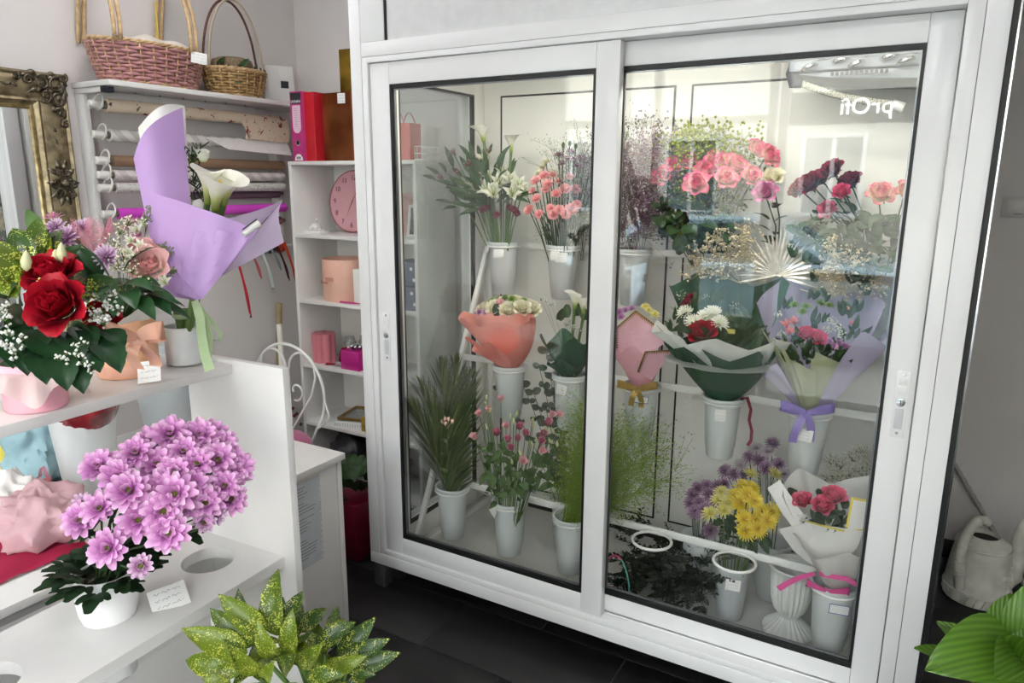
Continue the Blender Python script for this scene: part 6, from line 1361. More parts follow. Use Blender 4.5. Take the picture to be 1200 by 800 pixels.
# ---------------------------------------------------------------- things standing near the unit
def near_unit():
    # dark red planter on the floor with plant
    t = thing('planter', 'dark crimson square planter with green plant on the floor by the cabinet', 'planter', (-2.06, .20, 0)); b = MB()
    b.add([(-.10, -.10, 0), (.10, -.10, 0), (.10, .10, 0), (-.10, .10, 0), (-.115, -.115, .27), (.115, -.115, .27), (.115, .115, .27), (-.115, .115, .27)], [(3, 2, 1, 0), (0, 1, 5, 4), (1, 2, 6, 5), (2, 3, 7, 6), (3, 0, 4, 7), (4, 5, 6, 7)]); b.build('pot', mat('crimson_gloss', '#6d0f2a', .3), t, bevel=.006)
    lv = leaves('rose_leaf_large', .062, .042, LEAFD, bend=25, shape=wround)
    for i in range(46): a = i*GA; q = .02+.012*sqrt(i)*1.2; leaf_at(t, lv, (q*cos(a), q*sin(a), .275+.02*(i % 4)), (cos(a), sin(a), .9), (0, 0, 1), rnd.uniform(.8, 1.3))
    # wire chair with scroll back
    t = thing('wire_chair', 'white wire garden chair with scrolled round back behind the desk', 'chair', (-2.31, .10, 0)); R = .208; CZ = .715
    def wire(pts, nm, r_=.0065): MB().tube(pts, r_, 8).build(nm, WHITEMETAL, t)
    wire([(R*cos(a), 0, CZ+R*sin(a)) for a in [radians(-38+256*i/40) for i in range(41)]]+[], 'back_hoop')
    for sx in (-1, 1):
        # heart lobe: over the top, down to the centre
        wire([(sx*.012, .0, CZ+.105)]+[(sx*(.085-.075*cos(a)), 0, CZ+.105+.075*sin(a)) for a in [pi*i/12 for i in range(1, 12)]]+[(sx*.162, 0, CZ+.08), (sx*.135, 0, CZ-.0), (sx*.06, 0, CZ-.10), (sx*.01, 0, CZ-.17)], 'heart_wire', .0055)
        wire([(sx*(.05+(.045-.0016*i)*cos(a)), -.004, CZ+.01+(.045-.0016*i)*sin(a)) for i, a in enumerate([-pi*.6+2*pi*.85*k/18 for k in range(19)])], 'inner_scroll', .005)
        wire([(sx*R*cos(radians(-2)), 0, CZ-.01), (sx*(R+.02), 0, CZ-.07), (sx*(R+.012), 0, CZ-.095), (sx*(R-.06), 0, CZ-.15)], 'side_curl', .005)
        wire([(sx*R*cos(radians(-38)), 0, CZ+R*sin(radians(-38))), (sx*.12, .0, CZ-.21), (sx*.10, 0, .47)], 'back_support')
        wire([(sx*.134, -.056, .445), (sx*.19, .03, 0)], 'leg'); wire([(sx*.134, -.324, .445), (sx*.19, -.40, 0)], 'leg')
    wire([(.19*cos(a), -.19+.19*sin(a), .45) for a in [2*pi*i/36 for i in range(37)]], 'seat_ring', .008)
    sq = MB()
    for k in range(-5, 6): x = k*.033; y = sqrt(max(0, .19**2-x*x)); sq.tube([(x, -.19-y, .45), (x, -.19+y, .45)], .0035, 6)
    sq.build('seat_wires', WHITEMETAL, t)
    # pink seat cushion standing against the back
    q = MB(); q.ball((0, 0, 0), 1, 28, 16); q.v = [(math.copysign(abs(x)**.6, x)*.17, math.copysign(abs(y)**.7, y)*.15, math.copysign(abs(z)**.9, z)*.05+.004*sin(40*x)*(1-abs(z))) for x, y, z in q.v]
    o = tag(q.build('pink_cushion', mat('pink_velvet', '#c2688e', .8, sheen=.4, var=.1), None, M=at(-2.27, -.07, .515, rotm(.2, .1, .2)), angle=0), 'dusty pink cushion lying on the white wire chair', 'cushion')
    # paper tube and white taper candle in the corner
    t = tag(MB().tube([(-2.80, .44, 0), (-2.78, .50, 1.0)], .016, 12).build('cardboard_tube', mat('olive_card', '#8f7f5c', .7)), 'olive cardboard tube leaning in the corner by the shelf unit', 'tube')
    t = thing('taper_candle', 'long white candle with red and green decoration in the corner', 'candle', (-2.74, .46, 0)); MB().tube([(0, 0, .42), (-.015, .01, .9)], [.017, .014], 12).build('wax', mat('white_wax', '#e9e5e0', .4, sss=.1), t); MB().lathe([(.02, 0), (.02, .40), (.035, .42), (.03, .44)], 16).build('holder', mat('dark_brown_wood', '#4b332a', .5), t)
    q = MB(); rr = random.Random(2)
    for i in range(30): q.octa((rr.gauss(0, .03), rr.gauss(0, .03), .42+rr.uniform(-.04, .06)), .012, t=rr.random())
    stuff(q.build('berry_garland', petal('garland', [(0, '#7a2030'), (.5, '#5a2a30'), (1, '#3d4a2c')], .6, 0), t, angle=0))
near_unit()
# ---------------------------------------------------------------- desk
def desk():
    t = thing('white_desk', 'white laminate desk with a paper notice on its end panel', 'desk', (-2.0, -1.1, 0)); T = Matrix.Translation((2.0, 1.1, 0))
    def mb(): q = MB(); q.M = T; return q
    q = mb(); q.box(-2.45, -1.63, -1.98, -.29, .678, .70); q.build('desk_top', LAM, t, bevel=.0015)
    for y in (-1.96, -.315): q = mb(); q.box(-2.43, -1.645, y, y+.02, 0, .6775); q.build('end_panel', LAM, t, bevel=.001)
    q = mb(); q.box(-1.665, -1.645, -1.935, -.32, 0, .6775); q.build('side_panel', LAM, t, bevel=.001)
    q = mb(); q.box(-2.42, -2.40, -1.935, -.32, .3, .6775); q.build('modesty_panel', LAM, t, bevel=.001)
    q = mb(); q.box(-1.6440, -1.6415, -1.9, -1.0, .655, .672); q.build('side_strip', mat('grey_strip', '#a9aaa9', .4), t, smooth=False)
    # notice in a plastic sleeve taped on the side
    o = thing('paper_notice', 'printed sheet in a clear sleeve stuck on the desk side', 'notice', (-1.6445, -.50, .36)); 
    MB().box(0, .0012, -.11, .10, 0, .30).build('sheet', mat('grey_paper', '#c3c6cc', .4), o, smooth=False)
    q = MB(); rr = random.Random(4)
    for i in range(24):
        if i in (4, 9, 15, 16): continue
        q.box(.0013, .0016, -.09, .02+rr.random()*.06, .28-.0108*i, .2822-.0108*i)
    q.build('print_lines', INK, o, smooth=False); q = MB()
    for z in [.01+.02*k for k in range(15)]: q.ball((.0014, .094, z), .0025, 6, 4)
    stuff(q.build('punch_holes', CARD, o))
desk()
# ---------------------------------------------------------------- display stand
ST = Matrix.Translation((-1.15, -.97, 0)) @ Matrix.Rotation(radians(2.23), 4, 'Z')
HOLES = [(-.093, .056), (-.325, .0485), (-.55, .056), (-.77, .056)]
def display_stand():
    t = thing('display_stand', 'white laminate display stand with end panel and a lower shelf with round holes', 'stand'); t.matrix_world = ST
    MB().box(-.30, .002, 0, .02, 0, 1.212).build('end_panel', LAM, t, bevel=.0012)
    MB().box(-.30, .002, -1.02, -1.00, 0, 1.212).build('end_panel', LAM, t, bevel=.0012)
    MB().box(-.36, -.148, -.999, -.0005, 1.185, 1.205).build('upper_shelf', LAM, t, bevel=.0012)
    # lower shelf with round cut-outs
    x0, x1, z0, z1 = -.293, -.03, .745, .77; mb = MB(); r = .056; xc = -.168; n = 32; ys = [-.999]
    def slab(ya, yb): mb.box(x0, x1, ya, yb, z0, z1)
    prev = -.0005
    for yc, r in HOLES:
        ya, yb = yc+.07, yc-.07; slab(ya, prev) if ya < prev-1e-4 else None; prev = yb
        top = []; sq = []
        for k in range(n):
            a = 2*pi*k/n; c, s = cos(a), sin(a); top.append((xc+r*c, yc+r*s)); 
            hx = (x1-xc) if c > 0 else (xc-x0); m = min(hx/abs(c) if abs(c) > 1e-6 else 9, .07/abs(s) if abs(s) > 1e-6 else 9); sq.append((xc+m*c, yc+m*s))
        # snap corners
        for cx_, cy_ in ((x0, ya), (x1, ya), (x0, yb), (x1, yb)):
            k = min(range(n), key=lambda i: (sq[i][0]-cx_)**2+(sq[i][1]-cy_)**2); sq[k] = (cx_, cy_)
        vs = [(x, y, z1) for x, y in top]+[(x, y, z1) for x, y in sq]+[(x, y, z0) for x, y in top]+[(x, y, z0) for x, y in sq]; fs = []
        for k in range(n):
            j = (k+1) % n; fs += [(k, n+k, n+j, j), (2*n+j, 3*n+j, 3*n+k, 2*n+k), (j, 2*n+j, 2*n+k, k)]
            if abs(sq[k][0]-x1) < 1e-6 and abs(sq[j][0]-x1) < 1e-6 or abs(sq[k][0]-x0) < 1e-6 and abs(sq[j][0]-x0) < 1e-6: fs.append((n+k, 3*n+k, 3*n+j, n+j))
        mb.add(vs, fs)
    slab(-.999, prev); mb.build('lower_shelf', LAM, t, smooth=True, angle=30)
    MB().box(-.285, -.27, -.995, -.001, .55, .7445).build('shelf_apron', LAM, t, bevel=.001)
display_stand()
def W(x, y, z): return ST @ Vector((x, y, z))
# potted chrysanthemum dropped into the second hole

def chrys_pot():
    base = W(-.168, -.325, .7705); t = thing('potted_chrysanthemum', 'orchid pink chrysanthemums in a round white pot on the lower shelf', 'potted plant', base)
    MB().lathe([(.034, -.13), (.037, -.127), (.045, -.01), (.0478, 0), (.052, .014), (.055, .042), (.0545, .075), (.051, .092), (.048, .092), (.051, .07), (.0, .068)], 44).build('pot', mat('white_ceramic', '#efeeed', .3, var=.02), t)
    MB().lathe([(.0, .076), (.048, .078)], 24, capb=False).build('soil', mat('dark_soil', '#2b221b', .95, bump=.5, bscale=200), t)
    D = variants('orchid_daisy', lambda r: daisy_mb(.037, r), ORCHID, 5); DS = variants('small_orchid_daisy', lambda r: daisy_mb(.022, r), petal('orchid_white', [(0, '#8d4a7d'), (.4, '#b577a8'), (1, '#eed9ea')], .5, .25))
    G = MB().lathe([(.0075, 0), (.0070, .003), (.004, .0055), (0, .006)], 12).mesh('flower_centre', petal('olive_centre', [(0, '#5d6420'), (1, '#7d7a2b')], .7, 0), angle=0)
    B = lambda p: Vector(p)-base
    big = [(-1.099, -1.399, 1.014), (-1.089, -1.350, 1.044), (-1.055, -1.327, 1.058), (-1.036, -1.335, 1.028), (-1.147, -1.378, 1.063), (-1.108, -1.349, 1.092), (-1.182, -1.393, 1.039), (-1.162, -1.315, 1.115), (-1.213, -1.334, 1.106), (-1.152, -1.304, 1.134), (-1.088, -1.304, 1.083), (-1.148, -1.239, 1.149), (-1.107, -1.245, 1.126), (-1.118, -1.200, 1.139), (-1.117, -1.177, 1.135), (-1.076, -1.243, 1.108), (-1.069, -1.205, 1.104), (-1.053, -1.177, 1.084), (-1.038, -1.220, 1.067), (-1.033, -1.212, 1.040), (-1.061, -1.266, 1.079), (-1.039, -1.260, 1.050), (-1.090, -1.277, 1.101), (-1.126, -1.283, 1.111), (-1.099, -1.208, 1.115), (-1.145, -1.342, 1.105), (-1.054, -1.290, 1.059), (-1.093, -1.179, 1.120), (-1.173, -1.257, 1.133), (-1.143, -1.205, 1.131), (-1.056, -1.194, 1.073), (-1.051, -1.306, 1.082)]
    small = [(-1.050, -1.378, 0.986), (-1.027, -1.272, 1.023), (-1.029, -1.249, 1.028), (-1.212, -1.371, 1.054)]
    cen = Vector((.03, .06, .10))
    for L_, V, r_ in ((big, D, 1), (small, DS, .8)):
        for p in L_:
            q = B(p); d = (q-cen).normalized()*.9+Vector((.35, -.55, .35)); 
            o = put('flower', V, t, q, d, rnd.uniform(.86, 1.06)); link('flower_centre', G, o, M=Matrix.Translation((0, 0, .003)) @ Matrix.Scale(r_, 4))
    s = MB()
    for p in big+small:
        q = B(p); s.tube([(rnd.uniform(-.02, .02), rnd.uniform(-.02, .02), .055), (q.x*.35, q.y*.35, .05+q.z*.45), q-Vector((0, 0, .01))], .0018, 5, cap=False)
    stuff(s.build('stems', STEMD, t, angle=0))
    lv = []
    for k in range(3):
        m = MB()
        for (sx, y0, L, w, a) in ((0, 0, .062, .026, 0), (-1, .018, .03, .016, .8), (1, .018, .03, .016, -.8), (-1, .034, .024, .014, .7), (1, .034, .024, .014, -.7)):
            add_petal(m, Matrix.Translation((0, y0, y0*.25)) @ RZ(a), L, w, 18-4*k, -14-8*k, cup=.25, shape=wround, nu=3, nv=5)
        lv.append(m.mesh('leaf', petal('chrys_leaf', [(0, '#1f3320'), (.6, '#2b4529'), (1, '#243b25')], .45, .15), angle=0))
    for i in range(26): a = i*GA; leaf_at(t, lv, Vector((.035*cos(a), .035*sin(a), .068+.012*(i % 3))), (cos(a), sin(a), .12+.12*(i % 3)), (0, 0, 1), rnd.uniform(.95, 1.35))
    for i in range(34): p = B(big[i % len(big)]); f = rnd.uniform(.35, .75); a = rnd.random()*6; leaf_at(t, lv, Vector((p.x*f, p.y*f, .06+(p.z-.06)*f)), (cos(a)+.3, sin(a)-.3, .1), (0, 0, 1), rnd.uniform(.8, 1.1))
    price_card(W(-.098, -.245, .782), (.5, -.35, 1), .07, .055, 'price card leaning against the white chrysanthemum pot', tilt=.2)
chrys_pot()

SATINP = mat('peach_satin', '#f0b79c', .3, trans=.15, var=.03)
def rose_box():
    base = Vector((-1.339, -1.360, 1.206)); t = thing('rose_gift_box', 'red rose arrangement in a pink round box with white paper collar', 'arrangement', base)
    B = lambda p: Vector(p)-base
    MB().lathe([(.047, 0), (.049, .003), (.0515, .082), (.049, .084), (.047, .01)], 44, capt=True).build('box', mat('pink_board_box', '#f0aebb', .45, var=.03), t)
    TI = mat('pink_white_tissue', '#efe0dc', .5, var=.04, scale=14, trans=.4, alpha=.82)
    q = MB(); q.grid(lambda u, v: ((.050+.032*v+.008*sin(11*2*pi*u)*v)*cos(2*pi*u), (.050+.032*v+.008*sin(11*2*pi*u)*v)*sin(2*pi*u), .072-.035*v*v+.018*sin(5*2*pi*u+1)*v), 66, 6, wrap=True); q.build('paper_collar', TI, t, angle=0)
    q = MB(); q.lathe([(0, .085), (.046, .084)], 24, capb=False); q.build('foam', LEAFD, t)
    RR = variants('red_rose', lambda r: rose_mb(.040, r, .75), REDP, 2)
    for p, s, d in (((-1.079, -1.436, 1.421), 1.0, (.45, -.75, .5)), ((-1.144, -1.406, 1.455), .95, (.3, -.5, .8)), ((-1.124, -1.353, 1.386), .6, (.8, -.3, .3))): put('rose', RR, t, B(p), d, s)
    YB = mat('pale_yellow_berry', '#e3cf7a', .5)
    q = MB(); rr = random.Random(8); c = B((-1.109, -1.440, 1.451))
    for i in range(26): d = Vector((rr.gauss(0, 1), rr.gauss(0, 1), rr.gauss(0, 1))).normalized(); q.octa(c+d*.011*rr.random()**.3, .0028)
    stuff(q.build('yellow_berries', YB, t, angle=0))
    q = MB(); c = B((-1.118, -1.362, 1.429))
    for i in range(120): d = Vector((rr.gauss(0, 1), rr.gauss(0, 1), rr.gauss(0, 1))); q.octa(c+d*.012, .0022)
    stuff(q.build('yellow_green_filler', SOL, t, angle=0))
    bud = MB().lathe([(.001, -.014), (.007, -.008), (.008, 0), (.004, .012), (.0005, .017)], 9).mesh('bud', mat('cream_green_bud', '#d5d6a6', .5, trans=.2), angle=0)
    for p in ((-1.149, -1.438, 1.481), (-1.137, -1.393, 1.490), (-1.154, -1.394, 1.479)): put('bud', bud, t, B(p), (0, .1, 1)); MB().tube([(0, 0, .085), B(p)*.6+Vector((0, 0, .03)), B(p)], .0014, 5).build('bud_stem', STEM, t)
    gyp_cloud(t, [B(p) for p in ((-1.077, -1.366, 1.413), (-1.063, -1.360, 1.407), (-1.066, -1.385, 1.406), (-1.094, -1.350, 1.425), (-1.040, -1.397, 1.394), (-1.062, -1.396, 1.399))], .012, 16, .0031, root=(0, 0, .09))
    gyp_cloud(t, [B(p) for p in ((-1.022, -1.454, 1.363), (-1.018, -1.466, 1.354), (-1.000, -1.456, 1.352), (-1.029, -1.444, 1.373), (-1.001, -1.447, 1.342), (-1.029, -1.471, 1.356))], .012, 9, .0025, root=(0, 0, .09))
    gyp_cloud(t, [B(p) for p in ((-1.124, -1.489, 1.408), (-1.106, -1.495, 1.389), (-1.099, -1.507, 1.377), (-1.088, -1.503, 1.365), (-1.092, -1.490, 1.379), (-1.140, -1.483, 1.420))], .012, 12, .0031, root=(0, 0, .09))
    # toothed lower leaves, glossy mid leaves, tall upper leaves
    lv = leaves('oak_leaf_dark', .062, .040, petal('deep_green_leaf', [(0, '#16301c'), (.6, '#1f3f22'), (1, '#1a3620')], .35, .12), bend=30, shape=wround, serr=5, nv=6)
    for px in ((-1.092, -1.485, 1.351), (-1.049, -1.485, 1.347), (-1.015, -1.478, 1.345), (-1.004, -1.463, 1.333), (-1.007, -1.438, 1.346), (-1.009, -1.413, 1.353), (-1.039, -1.404, 1.367), (-1.119, -1.488, 1.355), (-1.061, -1.465, 1.363), (-1.046, -1.442, 1.371), (-1.051, -1.421, 1.375), (-1.092, -1.468, 1.373), (-1.127, -1.475, 1.377), (-1.032, -1.388, 1.367)):
        q = B(px); d = Vector((q.x, q.y, 0)).normalized(); leaf_at(t, lv, q-d*.03+Vector((0, 0, .012)), d+Vector((0, 0, -.55)), (0, 0, 1)+CAMDIR*0 if False else (0, 0, 1), rnd.uniform(.9, 1.2))
    lv2 = leaves('smooth_leaf', .07, .034, LEAFD, bend=30)
    for px in ((-1.162, -1.444, 1.438), (-1.186, -1.442, 1.456), (-1.205, -1.398, 1.483), (-1.205, -1.371, 1.494), (-1.174, -1.357, 1.481), (-1.143, -1.358, 1.456), (-1.127, -1.352, 1.443), (-1.143, -1.462, 1.417), (-1.119, -1.465, 1.401), (-1.169, -1.461, 1.434), (-1.135, -1.373, 1.425), (-1.064, -1.424, 1.387), (-1.178, -1.363, 1.468), (-1.127, -1.358, 1.417), (-1.244, -1.369, 1.499)):
        q = B(px); c = Vector((0, 0, .10)); d = (q-c).normalized(); leaf_at(t, lv2, q-d*.05, d+jit(.25), CAMDIR+Vector((0, 0, .6)), rnd.uniform(.9, 1.25))
    lv3 = [leaf_mb(.085, .038, bend=35+10*k, shape=wpoint).mesh('leaf', SPECK, angle=0) for k in range(2)]
    for px, ex in (((-1.182, -1.411, 1.472), (-1.238, -1.407, 1.522)), ((-1.194, -1.392, 1.483), (-1.248, -1.364, 1.530)), ((-1.193, -1.419, 1.466), (-1.204, -1.444, 1.487)), ((-1.187, -1.389, 1.477), (-1.278, -1.353, 1.545)), ((-1.169, -1.433, 1.449), (-1.176, -1.457, 1.467)), ((-1.193, -1.379, 1.482), (-1.260, -1.324, 1.528)), ((-1.155, -1.455, 1.428), (-1.230, -1.433, 1.498))):
        a, b = B(px), B(ex); leaf_at(t, lv3, a, b-a, CAMDIR+Vector((0, 0, .6)), 1.0)
    lv4 = leaves('pointed_leaf', .055, .026, LEAFM, bend=20); leaf_at(t, lv4, B((-1.259, -1.351, 1.511)), B((-1.302, -1.343, 1.544))-B((-1.259, -1.351, 1.511)), CAMDIR, 1.1)
def aucuba_material():
    m, nt, b = _nt('speckled_aucuba_leaf'); N = nt.nodes.new; L = nt.links.new
    tc = N('ShaderNodeTexCoord'); vo = N('ShaderNodeTexVoronoi'); vo.inputs['Scale'].default_value = 300; L(tc.outputs['Object'], vo.inputs['Vector'])
    nz = N('ShaderNodeTexNoise'); nz.inputs['Scale'].default_value = 45; L(tc.outputs['Object'], nz.inputs['Vector'])
    lt = N('ShaderNodeMath'); lt.operation = 'LESS_THAN'; L(vo.outputs['Distance'], lt.inputs[0]); mu = N('ShaderNodeMath'); mu.operation = 'MULTIPLY_ADD'; mu.inputs[1].default_value = 1.2; mu.inputs[2].default_value = -.33; L(nz.outputs['Fac'], mu.inputs[0]); L(mu.outputs[0], lt.inputs[1])
    mx = N('ShaderNodeMix'); mx.data_type = 'RGBA'; L(lt.outputs[0], mx.inputs[0]); mx.inputs[6].default_value = srgb('#3f5c1c'); mx.inputs[7].default_value = srgb('#c3c65c')
    oi = N('ShaderNodeObjectInfo'); rp = N('ShaderNodeValToRGB'); rp.color_ramp.elements[0].color = srgb('#2f4d19'); rp.color_ramp.elements[1].color = srgb('#71851f'); rp.color_ramp.elements[0].position = .35; L(oi.outputs['Random'], rp.inputs[0]); L(rp.outputs[0], mx.inputs[6])
    L(mx.outputs[2], b.inputs['Base Color']); b.inputs['Roughness'].default_value = .3; b.inputs['Specular IOR Level'].default_value = .5
    tr = N('ShaderNodeBsdfTranslucent'); L(mx.outputs[2], tr.inputs[0]); ms = N('ShaderNodeMixShader'); ms.inputs[0].default_value = .2; L(b.outputs[0], ms.inputs[1]); L(tr.outputs[0], ms.inputs[2]); L(ms.outputs[0], nt.nodes['Material Output'].inputs[0])
    return m
SPECK = aucuba_material()
rose_box()

def peach_box():
    base = Vector((-1.385, -1.169, 1.206))+Vector((-.03, .03, 0)); t = thing('peach_gift_box', 'pastel flower arrangement in a peach round box with satin bow', 'arrangement', base)
    B = lambda p: Vector(p)-base
    MB().lathe([(.057, 0), (.059, .003), (.059, .118), (.056, .12), (.055, .01)], 48, capt=True).build('box', mat('peach_box_board', '#f3b98f', .42, var=.03), t)
    q = MB(); q.lathe([(.0600, .004), (.0605, .006), (.0605, .026), (.0600, .028)], 48, capb=False); q.build('ribbon_band', SATINP, t)
    q = MB(); q.grid(lambda u, v: ((.055+.03*v+.008*sin(7*2*pi*u)*v)*cos(2*pi*u), (.055+.03*v+.008*sin(7*2*pi*u)*v)*sin(2*pi*u), .112+.03*v+.012*sin(4*2*pi*u+1)*v), 50, 5, wrap=True); q.build('paper_collar', mat('white_paper', '', .5), t, angle=0)
    bow(t, SATINP, B((-1.073, -1.320, 1.354)), (.5, -.85, .05), .040, .024, 2, .05)
    ML = variants('lilac_box_mum', lambda r: pompon_mb(.028, r, 46, .2, 20), petal('lilac_tip', [(0, '#8d5a88'), (.5, '#b98bb4'), (1, '#e6cfe0')], .55, .25))
    for p, s in (((-1.268, -1.312, 1.501), 1), ((-1.317, -1.300, 1.516), .8), ((-1.176, -1.301, 1.473), .95), ((-1.288, -1.272, 1.515), .8)): put('mum', ML, t, B(p), B(p).normalized()*.6+CAMDIR+Vector((0, 0, .4)), s)
    PR = variants('blush_rose', lambda r: rose_mb(.030, r, .5), petal('blush_rose_petal', [(0, '#eedcc8'), (.6, '#f0c9bf'), (1, '#eeb6b8')], .5, .3), 2)
    for p, s in (((-1.121, -1.262, 1.459), 1), ((-1.171, -1.239, 1.474), .9)): put('rose', PR, t, B(p), B(p).normalized()*.5+CAMDIR+Vector((.2, 0, .3)), s)
    WF = variants('white_freesia', lambda r: lily_mb(.018, r), WHITEP)
    for p in ((-1.195, -1.231, 1.514), (-1.174, -1.258, 1.499), (-1.138, -1.263, 1.492), (-1.156, -1.276, 1.482), (-1.102, -1.254, 1.448), (-1.088, -1.261, 1.435), (-1.205, -1.211, 1.524), (-1.136, -1.277, 1.476)): put('freesia', WF, t, B(p), CAMDIR+Vector((0, 0, .5)), rnd.uniform(.8, 1.1))
    # pink tulle tuft
    TU = mat('pink_tulle', '#e59cab', .7, trans=.4, alpha=.4)
    for k in range(5):
        q = MB(); a0 = k*1.3; q.grid(lambda u, v: tuple(B((-1.242, -1.281, 1.471))+Vector(((.05*v)*cos(a0+1.6*u)*.8, (.03*v)*sin(a0+1.6*u), .055*v+.012*sin(9*u+k)*v))), 12, 7); q.build('tulle', TU, t, angle=0)
    PF = variants('pink_feather', lambda r: pompon_mb(.02, r, 26, .08, 10), petal('pink_feather', [(0, '#d06a9a'), (1, '#eea6c8')], .6, .3))
    for p in ((-1.228, -1.212, 1.524), (-1.231, -1.227, 1.515), (-1.356, -1.283, 1.533), (-1.194, -1.233, 1.502)): put('pink_tuft', PF, t, B(p), (0, -.2, 1))
    gyp_cloud(t, [B(p) for p in ((-1.192, -1.264, 1.516), (-1.176, -1.284, 1.496), (-1.142, -1.293, 1.477), (-1.118, -1.296, 1.458), (-1.200, -1.242, 1.529), (-1.139, -1.306, 1.465), (-1.097, -1.290, 1.431))], .018, 22, .0024, root=(0, 0, .12), mt=mat('cream_gypsophila', '#e8e0c4', .7))
    gyp_cloud(t, [B(p) for p in ((-1.205, -1.192, 1.549), (-1.201, -1.206, 1.535), (-1.153, -1.215, 1.485), (-1.145, -1.211, 1.478), (-1.159, -1.219, 1.481), (-1.109, -1.234, 1.448))], .012, 26, .0018, root=(.03, 0, .13), mt=mat('sage_filler', '#8a9a62', .7))
    lv = leaves('ruscus_broad', .075, .030, petal('ruscus_green', [(0, '#1e3a20'), (.5, '#2f5530'), (1, '#27482a')], .35, .15), bend=30)
    for a_, b_ in (((-1.110, -1.313, 1.419), (-1.032, -1.291, 1.422)), ((-1.093, -1.316, 1.414), (-1.009, -1.332, 1.394)), ((-1.108, -1.299, 1.424), (-1.030, -1.271, 1.402)), ((-1.123, -1.317, 1.432), (-1.053, -1.311, 1.437)), ((-1.131, -1.297, 1.436), (-1.063, -1.283, 1.433)), ((-1.136, -1.323, 1.439), (-1.143, -1.343, 1.468)), ((-1.102, -1.331, 1.422), (-1.066, -1.363, 1.403)), ((-1.100, -1.298, 1.411), (-1.044, -1.235, 1.390)), ((-1.103, -1.289, 1.406), (-1.036, -1.239, 1.358)), ((-1.139, -1.298, 1.450), (-1.118, -1.279, 1.478)), ((-1.168, -1.317, 1.443), (-1.197, -1.324, 1.477)), ((-1.101, -1.317, 1.427), (-1.038, -1.347, 1.403)), ((-1.131, -1.333, 1.434), (-1.086, -1.369, 1.422)), ((-1.180, -1.325, 1.436), (-1.234, -1.326, 1.461)), ((-1.104, -1.287, 1.416), (-1.031, -1.288, 1.385))):
        a, b = B(a_), B(b_); leaf_at(t, lv, a, b-a, (0, -.2, 1), rnd.uniform(.9, 1.1))
    q = MB(); q.ball((0, 0, 0), 1, 16, 10); q.v = [(x*.045, y*.045, z*.05) for x, y, z in q.v]; q.build('foliage_core', LEAFD, t, M=at(0, 0, .15), angle=0)
    price_card(Vector((-1.353, -1.134, 1.206))+Vector((.045, -.03, .023)), (.45, -.8, .45), .046, .044, 'rounded price card leaning against the peach box', tilt=.16)
peach_box()

